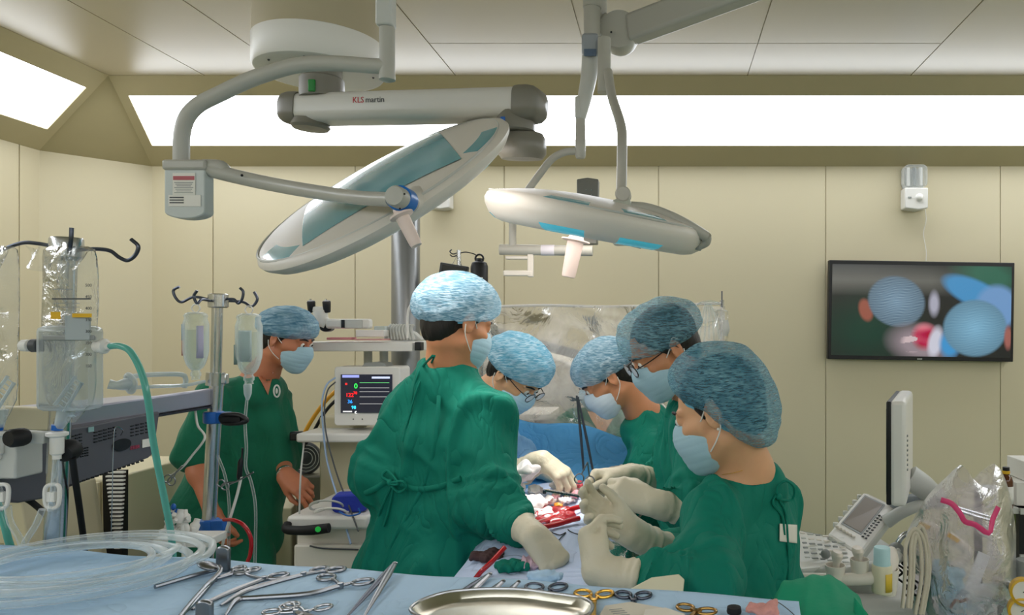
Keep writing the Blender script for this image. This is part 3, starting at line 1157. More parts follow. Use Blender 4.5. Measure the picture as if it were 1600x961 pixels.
# theatre nurse nearest the viewer on the right
rt, L, fr, gn, _ = person('person', 'person in the largest cap, pearl earring and white tape on the gown back', P(1124, 642, 1.62),
    (-.86, .34, -.33), 0, P(1165, 742, 1.66),
    P(1112, 806, 1.55), P(1098, 922, 1.40), P(932, 893, 1.45),
    P(1205, 785, 1.80), P(1080, 880, 1.76), P(985, 832, 1.62),
    P(1168, 990, 1.70), (-.80, .6, 0), M_CAP_D2, 23, s=.97, gown_r=1.0, sleeve=.058, skin=M_SKIN2, body_h=.004, fold=.010, cuffr=.80,
    cap=dict(ax=.112, ay=.130, az=.108, tilt=.70, cy=-.030, cz=.040, bag=(0, -.010, -.055), psi=2.2),
    handL=dict(d=(-.30, .48, .70), back=(-.90, -.40, .1), thumb=1, s=.84, curl=((1.0, .7, .3), (1.1, .7, .35), (1.2, .75, .4), (1.3, .8, .4)), th=(.05, .35, .3), spread=.13),
    handR=dict(d=(-.85, .1, .45), back=(.1, .75, -.6), thumb=-1, s=.9, curl=((.5, .5, .3), (.6, .6, .3), (.7, .65, .35), (.8, .7, .4)), th=(.3, .3, .2), spread=.1), glovel=(.085, .12))
MB().ball(L(-.083, -.012, -.036), .0032, 10).build('earring', mat('pearl', 'f0ece4', .2), rt)
t = MB()
t.tube([P(1128, 742, 1.585), P(1150, 738, 1.58), P(1185, 727, 1.60), P(1202, 722, 1.65)], .0007, 5)
t.build('necklace', M_GOLD, rt)
bpy.context.view_layer.update()
t = MB()
t.tube([onto(gn, 1212, 772, .006), onto(gn, 1212, 772, .006) + Vector((.0, -.004, .018)), onto(gn, 1212, 772, .006) + Vector((.018, -.004, .030)), onto(gn, 1222, 776, .006) + Vector((.022, 0, .020)), onto(gn, 1228, 784, .006) + Vector((.008, 0, .006)), onto(gn, 1216, 780, .006)], .0030, 6)
t.tube(on1([(1212, 772), (1206, 786), (1220, 806), (1224, 836)]), .0030, 6)
t.tube(on1([(1216, 780), (1226, 806), (1230, 860), (1230, 905)]), .0028, 6)
t.ball(onto(gn, 1214, 776, .006), .008, 10)
t.build('neck_tie', M_GOWN, gn)
t = MB()
t.sheet(lambda u, v: onto(gn, 1216 + 27 * u, 818 + 28 * v + 3 * u, .0035), 10, 8)
solid(t.build('adhesive_tape', mat('tape_cream', 'dcd9cc', .7), gn, angle=180, label='white strip of tape across the back of the gown'), .001)

# assistant with glasses behind her
rt, L, fr, gn, _ = person('person', 'person in glasses and dim blue cap, tallest of the three on the right', P(1038, 546, 2.12),
    (-.78, -.26, -.50), 0, P(1088, 628, 2.18),
    P(1084, 672, 2.08), P(1086, 800, 1.98), P(1018, 786, 1.93),
    P(1085, 650, 2.40), P(1050, 760, 2.42), P(978, 742, 2.22),
    P(1135, 930, 2.25), (-.96, -.1, 0), M_CAP_D, 31, s=1.0, specs=True, gown_r=1.02, sleeve=.066,
    cap=dict(ax=.108, ay=.124, az=.094, tilt=.12, psi=2.22),
    handL=dict(d=(-.93, .0, .30), back=(-.1, -.75, .5), thumb=1, curl=(1.0, 1.1, 1.15, 1.2), th=(.35, .5, .4)),
    handR=dict(d=(-.9, -.1, .0), back=(.1, .3, .85), thumb=-1, curl=(1.0, 1.1, 1.2, 1.2), th=(.4, .4, .4)), glovel=(.13, .12))

# surgeon beyond, right of the table, head bowed
rt, L, fr, gn, _ = person('person', 'person with pale striped cap bowed low, furthest of the three gowned right of the patient', P(950, 590, 2.75),
    (-.74, -.12, -.58), 0, P(1005, 645, 2.82),
    P(1015, 700, 2.70), P(1018, 790, 2.58), P(960, 790, 2.42),
    P(1040, 672, 2.98), P(1010, 740, 2.98), P(950, 745, 2.85),
    P(1080, 860, 2.90), (-.97, -.1, 0), M_CAP_L, 43, s=1.0, gown_r=1.0, sleeve=.062,
    cap=dict(ax=.106, ay=.124, az=.096, tilt=.15, psi=2.22), mask=mat('mask_white_blue', 'cfdde8', .7),
    handL=dict(d=(-.9, -.3, .1), back=(0, -.4, .9), thumb=1, curl=(.9, 1, 1, 1)), handR=dict(d=(-.9, 0, -.1), back=(0, 0, 1), thumb=-1, curl=(.8, .8, .8, .8)))

# surgeon opposite, left of the table, bright under the lamp, blue gown
rt, L, fr, gn, _ = person('person', 'person in light blue gown and glasses bowed under the lamp, bright cap', P(805, 585, 2.67),
    (.66, -.26, -.68), 0, P(752, 622, 2.74),
    P(752, 645, 2.98), P(800, 710, 2.92), P(850, 735, 2.72),
    P(722, 660, 2.64), P(765, 770, 2.54), P(846, 718, 2.44),
    P(690, 860, 2.87), (.95, -.2, 0), M_CAP_B, 57, s=1.0, specs=True, gown=M_BGOWN, skin=M_SKIN2, gown_r=.98, sleeve=.060,
    cap=dict(ax=.108, ay=.128, az=.100, tilt=.22, psi=2.22), mask=mat('mask_sky', 'b9dcf0', .7),
    handR=dict(d=(.72, -.1, -.5), back=(.3, -.35, .8), thumb=-1, curl=(.5, .55, .6, .7), th=(.3, .3, .3)),
    handL=dict(d=(.8, -.3, -.4), back=(.2, 0, .9), thumb=-1, curl=(.6, .6, .6, .6)), glovel=(.09, .09))

# anaesthetist behind the clear sheet
rt, L, fr, gn, _ = person('person', 'person in green scrubs with a V neck behind the clear plastic sheet', P(932, 592, 3.42),
    (-.45, -.75, -.45), 0, P(940, 640, 3.46),
    P(988, 668, 3.44), P(1000, 760, 3.38), P(950, 770, 3.30),
    P(888, 668, 3.40), P(870, 760, 3.36), P(910, 775, 3.28),
    P(938, 850, 3.50), (-.3, -.95, 0), M_CAP_S, 61, s=1.0, gown=M_SCRUB, short=True, gloves=False, gown_name='scrub_top', sleeve=.062,
    skin=M_SKIN2, body_h=.006, cap=dict(ax=.104, ay=.120, az=.09, tilt=.2),
    handL=dict(d=(-.7, -.3, -.2), back=(0, 0, 1), thumb=1, curl=(.5, .5, .5, .5)), handR=dict(d=(.7, -.3, -.2), back=(0, 0, 1), thumb=-1, curl=(.5, .5, .5, .5)))
bpy.context.view_layer.update()
def vee(gn_, x0, x1, xm, y0, y1):
    t = MB()
    t.sheet(lambda u, v: onto(gn_, (x0 + (x1 - x0) * u) * (1 - v) + xm * v, y0 + (y1 - y0) * v, .004), 12, 10)
    return t
solid(vee(gn, 918, 962, 941, 644, 686).build('neck_opening', M_SKIN2, rt, angle=180, label='bare skin in the V neck of the scrub top'), .002)

# staff member at the far left, by the drip stand
rt, L, fr, gn, _ = person('person', 'person in a short-sleeved green scrub suit with a wristwatch, standing behind the drip stand', P(449, 530, 2.97),
    (.90, -.08, -.30), 0, P(407, 590, 2.99),
    P(428, 622, 3.13), P(440, 712, 3.11), P(446, 742, 2.93),
    P(342, 618, 2.89), P(303, 716, 2.82), P(331, 800, 2.75),
    P(354, 800, 2.99), (.62, -.78, 0), M_CAP_S, 71, s=.94, gown=M_SCRUB, short=True, gloves=False, gown_name='scrub_top', sleeve=.066,
    skin=M_SKIN3, gown_r=.98, wid=.98, cap=dict(ax=.106, ay=.124, az=.092, tilt=.16, psi=2.22),
    handL=dict(d=(.7, -.2, -.42), back=(.3, -.7, .5), thumb=1, curl=(.5, .6, .8, .9), th=(.3, .3, .3)),
    handR=dict(d=(.1, .1, -.9), back=(-.5, -.8, 0), thumb=-1, curl=(.6, .6, .6, .6)))
w_ = MB()
a, b = P(446, 742, 2.93), P(440, 712, 3.11)
x, y, z = frame_of(a - b)
w_.lathe(a - z * .03, z, [(.029, 0), (.031, .003), (.031, .015), (.029, .018)], 20)
w_.lathe(a - z * .021 - Vector((0, .031, 0)), (0, -1, 0), [(.0, 0), (.015, 0), (.015, .006), (0, .007)], 20)
w_.build('wristwatch', M_CHROME, rt)
bpy.context.view_layer.update()
solid(vee(gn, 400, 427, 418, 582, 617).build('neck_opening', M_SKIN3, rt, angle=180, label='bare skin in the V neck of the scrub top'), .002)
v = MB()
v.tube([onto(gn, 432 + 4.5 * math.cos(k * PI / 9), 611 + 9 * math.sin(k * PI / 9), .002) for k in range(18)], .0035, 6, sm=0, closed=True)
v.ball(onto(gn, 432, 611, .001), (.005, .004, .012), 10)
v.build('chest_emblem', M_WHITE, rt, label='white oval badge printed on the chest')
# ------------------------------------------------------------------ overhead: surgical lights, booms, arms
M_LAMPW = mat('lamp_shell_white', 'dad5cb', 0.4)
M_LTEAL = mat('lamp_teal_glazing', '5fa6b4', 0.2, coat=0.4)
M_LBLUE = mat('lamp_blue_ring', '1e6fc0', 0.3)
M_LCYAN = mat('lamp_cyan_strip', '55c0d8', 0.2, emit='55c0d8', estr=0.25)
M_LED = mat('lamp_led_face', 'ffffff', 0.3, emit='fff4ec', estr=3.0)
M_HANDLE = mat('sterile_handle_pink', 'ecd8cf', 0.45)
M_PIPE = mat('arm_grey_paint', 'b4b3aa', 0.35)
FIELD = P(862, 775, 2.28)


def lamp_head(root, c, axis_long, aim, R, slots, dome, thick=.05):
    """round lamp head: axes long (in the picture's long direction) and aim (out of the light face)"""
    z = -Vector(aim).normalized()
    x = Vector(axis_long); x = (x - z * x.dot(z)).normalized()
    y = z.cross(x)
    prof = [(.0, -.030), (.30, -.030), (.325, -.026), (.345, -.018), (.362, -.002), (.366, .008), (.360, .018), (.345, .024),
            (.325, .027), (.300, .030), (.27, .034), (.22, .039), (.16, .043), (.09, .046), (.0, .047)]
    n = 144
    vs, fs, mi = [], [], []
    for (r, h) in prof:
        for k in range(n):
            a = 2 * PI * k / n
            rr = r * R / .366
            lobes = 1 + .02 * math.cos(3 * a)
            vs.append(Vector(c) + x * math.cos(a) * rr * lobes + y * math.sin(a) * rr * lobes + z * h * thick / .05)
    for i in range(len(prof) - 1):
        for k in range(n):
            l = (k + 1) % n
            fs.append((i * n + k, i * n + l, (i + 1) * n + l, (i + 1) * n + k))
            a = math.degrees(2 * PI * (k + .5) / n)
            m = 0
            if i == 0: m = 2
            if i in (1, 2) and any(s0 <= a <= s1 for s0, s1 in slots): m = 3
            rm = (prof[i][0] + prof[i + 1][0]) / 2
            if 7 <= i <= 8 and any(s0 <= a <= s1 for s0, s1 in slots): m = 1

            mi.append(m)
    o = link_mesh('lamp_head', vs, fs, [M_LAMPW, M_LTEAL, M_LED, M_LCYAN], root, angle=50)
    o.data.polygons.foreach_set('material_index', mi)
    def on_top(a_, b_, lift=.0015):
        r_ = math.hypot(a_, b_)
        h_ = float(np.interp(r_, [q[0] for q in prof[5:]][::-1], [q[1] for q in prof[5:]][::-1]))
        return Vector(c) + x * a_ * R / .366 + y * b_ * R / .366 + z * (h_ * thick / .05 + lift)
    rg = .318
    xm = math.sqrt(rg ** 2 - dome ** 2)
    gz = MB()
    def gf(u, v):
        a_ = xm * math.sin((u - .5) * PI)
        t_ = math.sqrt(max(rg ** 2 - a_ ** 2, 0))
        lo_ = dome if abs(a_) < xm else t_
        return on_top(a_, lo_ + (max(t_, lo_) - lo_) * v)
    gz.sheet(gf, 60, 24)
    gz.build('teal_glazing', M_LTEAL, o, angle=180, label='teal glazed panel on top of the lamp')
    g = MB()
    ring = [Vector(c) + x * math.cos(2 * PI * k / 60) * R * .955 + y * math.sin(2 * PI * k / 60) * R * .955 + z * .022 * thick / .05 for k in range(60)]
    g.tube(ring, .0035, 6, sm=0, closed=True)
    g.build('rim_seal', M_LGREY, o)
    return x, y, z


def handle(root, a, b, r1, r2):
    a, b = Vector(a), Vector(b)
    d = (b - a).normalized(); L = (b - a).length
    x, y, z = frame_of(d, (0, 1, 0))
    mb = MB().lathe(a, d, [(r1 * .8, -.012), (r1 * 1.0, 0), (r1 * 1.75, .002), (r1 * 1.75, .006), (r1 * 1.02, .010), (r1, .02), (r2, L - .006), (r2 * .9, L), (0, L)], 24)
    return mb.build('sterile_handle', M_HANDLE, root, angle=35)


# --- left lamp
c1 = P(602, 300, 2.0)
t1 = thing('surgical_light', P(602, 20, 1.9), 'large tilted surgical light with teal top, hung left of the branded boom', 'surgical light')
aim1 = Vector((.43, .55, -.85)).normalized()
x1, y1, z1 = lamp_head(t1, c1, (.87, .2, .44), aim1, .375, [(194, 224), (318, 346)], -.24, .052)
D = 1.9
mb = MB()
mb.tube([P(604, 104, D), P(580, 103, D), P(520, 99, D), P(465, 102, D), P(400, 121, D), P(345, 146, D), P(305, 168, D), P(286, 200, D), P(283, 258, D)], .0195, 16, sm=6)
mb.build('upper_pipe', M_PIPE, t1)
mb = MB()
mb.cyl(P(605, 122, D), P(605, 44, D), .0195)
mb.lathe(P(605, 125, D), (0, 0, 1), [(.012, -.004), (.0205, 0), (.0205, .012)], 20)
mb.build('swivel_joint', M_PIPE, t1)
mb = MB()
mb.bar(P(603, 43, D), P(603, 30, D) + Vector((0, .0, .75)), .042, .042, (0, 1, 0))
mb.build('spring_arm', M_LGREY, t1, bevel=.006)
mb = MB()
a = P(296, 260, D)
mb.box(a, (.112, .05, .026))
mb.build('bracket', M_PIPE, t1, bevel=.006)
mb = MB()
w2, hh = .0515, .062
pl = [(-w2, .062), (w2, .062), (w2, -.045)] + [(w2 * math.cos(q * PI / 12), -.045 - .018 * math.sin(q * PI / 12)) for q in range(1, 12)] + [(-w2, -.045)]
mb.prism(pl, P(296, 305, D) + Vector((0, .02, 0)), (1, 0, 0), (0, 0, 1), .04)
bx = mb.build('bracket_box', mat('box_grey_blue', 'c4cbc8', .35), t1, bevel=.003)
MB().box(P(296, 290, D) + Vector((0, -.0215, 0)), (.058, .001, .056)).build('inspection_label', M_PAPER, bx, label='paper label with a red heading on the hanging box')
MB().box(P(296, 281, D) + Vector((0, -.0225, 0)), (.054, .0008, .010)).build('label_heading', mat('label_red', 'b8646a', .7), bx)
mb = MB()
for i in range(7): mb.box(P(296, 288 + i * 2.6, D) + Vector((0, -.0225, 0)), (.048 - .006 * (i % 3), .0008, .0016))
mb.build('label_lines', M_MGREY, bx)
MB().box(P(297, 316, D) + Vector((0, -.0215, 0)), (.082, .001, .029)).build('white_sticker', M_PAPER, bx)
mb = MB()
for i in range(3): mb.box(P(285, 311 + i * 4, D) + Vector((0, -.0225, 0)), (.036, .0008, .003))
mb.build('sticker_lines', M_DGREY, bx)
mb = MB()
mb.tube([P(322, 262, D), P(345, 270, D), P(420, 287, D - .02), P(500, 301, D - .12), P(560, 309, D - .21), P(612, 312, D - .29)], [.0185, .0185, .018, .0175, .0165, .016], 16, sm=5)
mb.build('lower_pipe', M_PIPE, t1)
mb = MB(); mb.tube([P(318, 259, D), P(345, 261, D), P(352, 272, D)], .017, 12); mb.build('pipe_elbow', M_PIPE, t1)
hub = P(627, 311, 1.59)
mb = MB()
mb.lathe(hub, (-.1, -1, .05), [(.0, -.04), (.023, -.04), (.023, .028), (.020, .034), (0, .035)], 28)
mb.build('hub', M_PIPE, t1)
mb = MB()
mb.lathe(hub + Vector((0, .03, .0)), (-.1, -1, .05), [(.0, 0), (.028, 0), (.028, .034), (.024, .036), (0, .036)], 28)
mb.build('blue_ring', M_LBLUE, t1, label='blue collar round the lamp joint')
mb = MB().tube([hub + Vector((0, .03, 0)), hub + Vector((-.01, .09, .01)), hub + Vector((-.02, .16, .03))], [.02, .024, .03], 14)
mb.build('yoke', M_LAMPW, t1)
for a, r in ((P(632, 303, 1.555), .0022), (P(625, 326, 1.555), .0022), (P(378, 274, 1.87), .0035)):
    MB().ball(a, r, 10).build('screw', M_BLACK, t1)
handle(t1, P(626, 334, 1.60), P(651, 384, 1.60), .0150, .013)
spot('surgical_spot', c1 + aim1 * .06, FIELD, SPOT_POWER, 26, .16)

# --- right lamp
c2 = P(930, 347, 2.4)
t2 = thing('surgical_light', P(945, 60, 2.62), 'flatter surgical light with pinkish shell hung from the central ceiling post', 'surgical light')
aim2 = Vector((-.185, .12, -.97)).normalized()
x2, y2, z2 = lamp_head(t2, c2, (.98, 0, -.19), aim2, .362, [(187, 207), (250, 272), (290, 316)], .12, .085)
D = 2.26
mb = MB()
mb.tube([P(950, 112, 2.62), P(956, 150, 2.55), P(970, 196, 2.4), P(972, 230, 2.32), P(971, 300, D)], .0165, 14)
mb.build('upper_pipe', M_PIPE, t2)
mb = MB(); mb.cyl(P(944, 145, 2.66), P(944, 60, 2.66), .024); mb.build('swivel_joint', M_PIPE, t2)
mb = MB(); mb.lathe(P(974, 305, D), (0, -1, 0), [(0, -.02), (.024, -.02), (.024, .024), (.02, .028), (0, .028)], 24); mb.build('hub', M_PIPE, t2)
mb = MB()
mb.box(P(972, 348, D), (.058, .05, .14))
mb.build('bracket_box', mat('box_grey_green', 'b4b9ac', .35), t2, bevel=.01)
MB().box(P(955, 346, D - .027), (.010, .002, .06)).build('side_label', M_PAPER, t2)
mb = MB()
mb.tube([P(986, 323, D), P(1012, 326, D), P(1042, 336, D), P(1075, 352, D), P(1104, 370, D + .02)], .0165, 14)
mb.tube([P(1104, 368, D + .02), P(1103, 378, D + .04), P(1092, 384, D + .06)], .015, 12)
mb.build('lower_pipe', M_PIPE, t2)
mb = MB(); mb.bar(P(1095, 383, 2.32), P(1035, 370, 2.36), .045, .036); mb.build('mount_block', M_MGREY, t2, bevel=.004)
mb = MB(); mb.bar(P(1060, 377, 2.33), P(1046, 374, 2.335), .058, .050); mb.build('blue_clamp', M_LBLUE, t2, bevel=.006, label='blue clamp on the lamp rim')
mb = MB(); mb.box(P(994, 383, 2.2), (.032, .02, .014), roty(.25)); mb.build('black_socket', M_BLACK, t2, bevel=.002)
handle(t2, P(900, 374, 2.34), P(888, 433, 2.34), .026, .022)
spot('surgical_spot', c2 + aim2 * .07, FIELD, SPOT_POWER, 26, .16)

# --- central post, with its big arm running out of the frame to the right
t = thing('ceiling_pendant', P(928, -60, 2.84), 'central grey ceiling post with a heavy arm rising to the right', 'ceiling mount')
mb = MB(); mb.lathe(Vector(P(932, -60, 2.84)) - Vector((0, 0, .0)), (0, 0, -1), [(.11, 0), (.11, .03), (.05, .06), (.04, .10), (.04, .32), (.036, .33), (0, .33)], 28)
mb.build('post', M_PIPE, t)
mb = MB(); mb.lathe(P(968, 52, 2.80), (0, -1, 0), [(0, -.05), (.07, -.05), (.074, -.03), (.074, .03), (.07, .045), (0, .045)], 32)
mb.build('hinge_hub', M_PIPE, t)
MB().ball(P(955, 50, 2.745), .004, 10).build('screw', M_BLACK, t)
mb = MB()
mb.bar(P(985, 47, 2.78), P(1420, -115, 2.35), .075, .105)
mb.build('heavy_arm', M_PIPE, t, bevel=.014)
mb = MB(); mb.bar(P(940, 30, 2.82), P(965, 50, 2.82), .05, .05); mb.build('bracket', M_PIPE, t, bevel=.006)

# --- spring arm with the grey cylinder and U-handle
t = thing('jointed_boom', P(925, 0, 2.55), 'thin jointed arm with a horizontal grey cylinder and U-shaped handle', 'support arm')
D = 2.72
mb = MB(); mb.lathe(P(925, -110, D), (0, 0, -1), [(.034, 0), (.034, .29), (.031, .291), (.031, .38), (.028, .40)], 24); mb.build('stem', M_PIPE, t)
mb = MB()
mb.bar(P(923, 55, D - .01), P(923, 90, D - .01), .062, .06, (0, 1, 0)); mb.build('joint_head', mat('joint_blue_grey', '9fa6ad', .35), t, bevel=.012)
MB().box(P(922, 82, D - .043), (.044, .001, .026)).build('joint_label', mat('label_slate', '5a6d86', .5), t)
mb = MB()
mb.tube([P(923, 84, D), P(920, 120, D), P(912, 160, D), P(907, 186, D)], [.032, .030, .025, .018], 14)
mb.build('spring_arm', M_LGREY, t)
mb = MB(); mb.bar(P(904, 152, D), P(904, 187, D), .022, .045, (0, 1, 0)); mb.build('arm_collar', M_LGREY, t, bevel=.006)
mb = MB(); mb.lathe(P(907, 184, D), (0, 0, -1), [(.018, 0), (.018, .078), (.0195, .080), (.0195, .140), (.016, .150), (0, .150)], 20); mb.build('swivel_joint', M_PIPE, t)
mb = MB(); mb.tube([P(900, 236, D), P(882, 238, D), P(862, 249, D), P(842, 274, D), P(820, 305, D), P(803, 335, D), P(801, 360, D), P(801, 388, D)], .0135, 14); mb.build('bent_pipe', M_PIPE, t)
mb = MB(); mb.cyl(P(781, 390, D), P(926, 392, D), .0195, n=24); mb.build('cross_tube', M_PIPE, t)
mb = MB(); mb.lathe(P(846, 391, D), (1, 0, 0), [(.0198, 0), (.0202, .001), (.0202, .048), (.0198, .049)], 24); mb.build('tube_label', mat('label_pale', 'd6d3da', .6), t)
mb = MB()
mb.bar(P(829, 396, D), P(829, 433, D), .022, .02, (0, 1, 0)); mb.bar(P(832, 427, D), P(787, 427, D), .020, .022, (0, 1, 0)); mb.bar(P(790, 403, D), P(832, 403, D), .012, .018, (0, 1, 0))
mb.build('pull_handle', M_LAMPW, t, bevel=.004)
mb = MB()
mb.prism([(-.039, -.24), (.036, -.24), (.041, 0), (0, .006), (-.040, 0)], P(920, 284, D + .06), (1, 0, 0), (0, 0, 1), .05)
pp = mb.build('back_plate', mat('plate_grey', '75766f', .4), t, bevel=.004)
for dx in (-.010, .010):
    for dz in (-.030, -.048): MB().ball(P(920, 284, D + .008) + Vector((dx, 0, dz)), .003, 8).build('screw', M_CHROME, pp)

# --- the branded boom on its ceiling drum
t = thing('ceiling_boom', (P(500, 100, 2.4).x, 2.4, 3.0), 'white horizontal boom with grey end caps on a round ceiling drum', 'equipment boom')
cc = Vector((P(500, 100, 2.4).x, 2.4, 0))
mb = MB(); mb.lathe(cc + Vector((0, 0, 2.532)), (0, 0, 1), [(.196, 0), (.196, .468)], 64); mb.build('upper_drum', mat('drum_beige', 'b5ab90', .35), t)
mb = MB(); mb.lathe(cc + Vector((0, 0, 2.432)), (0, 0, 1), [(0, .0), (.180, 0), (.193, .004), (.199, .014), (.199, .098), (.196, .1)], 64); dr = mb.build('drum_cover', M_WHITE, t)
for a in (10, 100, 190, 280, 235): MB().ball(cc + Vector((.165 * math.cos(math.radians(a)), .165 * math.sin(math.radians(a)), 2.431)), .004, 8).build('screw', M_DGREY, dr)
mb = MB(); mb.lathe(P(503, 150, 2.32), (0, 0, 1), [(.066, -.01), (.066, .05), (.06, .056), (.06, .09)], 40); sw = mb.build('swivel', M_TAUPE, t)
mb = MB(); mb.bar(P(487, 143, 2.252), P(487, 124, 2.252), .022, .008, (0, 1, 0)); mb.build('green_mark', mat('green_mark', '1c7f33', .35), sw, bevel=.003, label='green marker on the swivel')
A, B = P(478, 172, 2.34), P(822, 164, 2.16)
d = (B - A).normalized()
x, y, z = frame_of(d, (0, 0, 1))      # y is up-ish
def rrect(w, h, r, n=6):
    out = []
    for (sx, sy, a0) in ((1, 1, 0), (-1, 1, 90), (-1, -1, 180), (1, -1, 270)):
        for k in range(n + 1):
            a = math.radians(a0 + 90 * k / n)
            out.append((sx * (w / 2 - r) + r * math.cos(a), sy * (h / 2 - r) + r * math.sin(a)))
    return out
Ln = (B - A).length
mb = MB(); mb.prism(rrect(.11, .088, .026), A, x, y, Ln)
arm = mb.build('boom_arm', mat('boom_white', 'd3d1ca', .3), t, angle=35)
def boom_cap(p0, p1, nm):
    mb = MB()
    vs = []
    prof = [(1.0, 0), (1.03, .012), (1.03, .035), (.96, .055), (.80, .068), (.55, .076), (.0, .079)]
    base = rrect(.118, .096, .03)
    dd = (p1 - p0).normalized()
    k = len(base)
    for (s_, h) in prof:
        for q in base: vs.append(p0 + x * q[0] * s_ + y * q[1] * s_ + dd * h)
    fs = [tuple(range(k))]
    for i in range(len(prof) - 1):
        for j in range(k): fs.append((i * k + j, i * k + (j + 1) % k, (i + 1) * k + (j + 1) % k, (i + 1) * k + j))
    mb.add(vs, fs)
    return mb.build(nm, M_TAUPE, t, angle=50)
boom_cap(A + d * .0, A - d * .1, 'end_cap')
boom_cap(B - d * .02, B + d * .1, 'end_cap')
MB().lathe(A + d * .02 - y * .053, -y, [(.055, -.02), (.058, .0), (.052, .008), (0, .01)], 32, hint=(1, 0, 0)).build('under_cap', M_TAUPE, t)
j2 = P(806, 192, 2.17)
mb = MB(); mb.lathe(j2 + Vector((0, 0, .035)), (0, 0, -1), [(.052, 0), (.056, .01), (.056, .06), (.05, .065)], 36); sw2 = mb.build('swivel', M_TAUPE, t)
mb = MB(); mb.bar(P(786, 182, 2.120), P(786, 204, 2.120), .016, .006, (0, 1, 0)); mb.build('blue_mark', M_BLUEP, sw2, bevel=.003, label='blue marker on the swivel')
mb = MB(); mb.lathe(P(815, 206, 2.19), (0, .12, -1), [(.045, 0), (.062, .006), (.070, .02), (.072, .045), (.071, .066), (.060, .080), (0, .083)], 40); mb.build('end_drum', M_TAUPE, t)
o_ = A + (B - A) * .215 - x * 0
fx = -x if x.y > 0 else x
org = P(552, 162, 2.24)
# lettering on the near face of the boom
near = Vector((0, -1, 0))
fy = x if x.y < 0 else -x
pt = A + d * ((org - A).dot(d)) + fy * .0556 + Vector((0, 0, .002))
text_mesh('KLS', .025, pt, d, (0, 0, 1), mat('logo_red', 'c4202c', .4), arm, 'lettering', bold=True)
text_mesh('martin', .025, pt + d * .045, d, (0, 0, 1), mat('logo_dark', '3a3a3c', .4), arm, 'lettering', bold=True)

# --- thick steel column behind the surgeon
t = thing('equipment_column', (P(634, 600, 3.6).x, 3.6, 0), 'thick grey vertical steel column behind the surgeon seen from behind', 'column')
cx_ = P(634, 600, 3.6)
mb = MB(); mb.lathe((cx_.x, cx_.y, 0.03), (0, 0, 1), [(.067, 0), (.067, 2.36), (.06, 2.38), (0, 2.38)], 32); mb.build('post', mat('column_grey', '8b8d8e', .3, .6), t)
mb = MB(); mb.lathe((cx_.x, cx_.y, 0.0), (0, 0, 1), [(0, 0), (.14, 0), (.14, .03), (.08, .05)], 40); mb.build('base_plate', M_MGREY, t)
# ------------------------------------------------------------------ left side: drip stands, perfusion console, anaesthesia
M_GPUMP = mat('pump_grey', '55565e', 0.5, bump=.05)
M_BAR = mat('anodised_bar', 'a9a9b8', 0.35, .7)
M_CLEARW = clear_tube('clear_hard_plastic', 'dfe8ea', 0.34, .06)
M_FLUID = clear_tube('clear_fluid', 'f0f6f5', 0.10, .04)


def tubing(name, pts, r, m, label, cat='tubing', group=None, n=10):
    o = MB().tube(pts, r, n, sm=6).build(name, m, None, angle=80)
    return tag(o, label, cat, group)


def iv_hooks(root, top, arms, r=.0035):
    for a in arms:
        MB().tube([top + Vector(q) for q in a], r, 8).build('hook', M_CHROME if r > .0034 else M_DSTEEL, root)


# front drip stand
D = 1.6
t = thing('drip_stand', P(84, 900, D) - Vector((0, 0, P(84, 900, D).z)), 'tall steel drip stand at the left edge carrying clear blood reservoirs', 'drip stand')
mb = MB(); mb.tube([P(104, 372, D), P(100, 500, D), P(92, 700, D), P(84, 880, D)], .0205, 20, sm=4)
a_ = P(84, 880, D)
mb.cyl(a_, (a_.x, a_.y, .05), .0205)
mb.build('pole', M_CHROME, t)
mb = MB(); mb.lathe(P(104, 402, D), (0, 0, 1), [(.024, -.008), (.031, 0), (.031, .038), (.029, .042), (0, .042)], 28)
mb.build('hook_collar', M_CHROME, t)
tp = P(105, 386, D)
for pts in ([P(84, 385, D), P(62, 381, D), P(40, 379, D), P(22, 383, D), P(0, 391, D), P(-20, 395, D)],
            [P(126, 390, D), P(150, 389, D), P(172, 392, D), P(186, 402, D), P(199, 407, D), P(211, 399, D), P(216, 385, D), P(205, 374, D)],
            [P(108, 396, D - .05), P(111, 375, D - .06), P(112, 356, D - .06)]):
    MB().tube(pts, .0042, 8).build('hook', M_DSTEEL, t)
for a in range(5):
    an = a * 2 * PI / 5
    p0 = Vector((a_.x, a_.y, .12)); p1 = p0 + Vector((.2 * math.cos(an), .2 * math.sin(an), -.06))
    mb = MB(); mb.tube([p0, p0.lerp(p1, .6) + Vector((0, 0, .01)), p1], .014, 10); lg = mb.build('leg', M_CHROME, t)
    MB().ball(p1 - Vector((0, 0, .032)), (.014, .025, .028), 12).build('castor', M_RUBBER, lg)

# clear reservoirs hung on it
M_RES = plastic_film('reservoir_film', 'f6f7f6', .90, .10, 11, .75)
M_HARDF = clear_tube('oxygenator_shell', 'e4eaec', .10, .1)


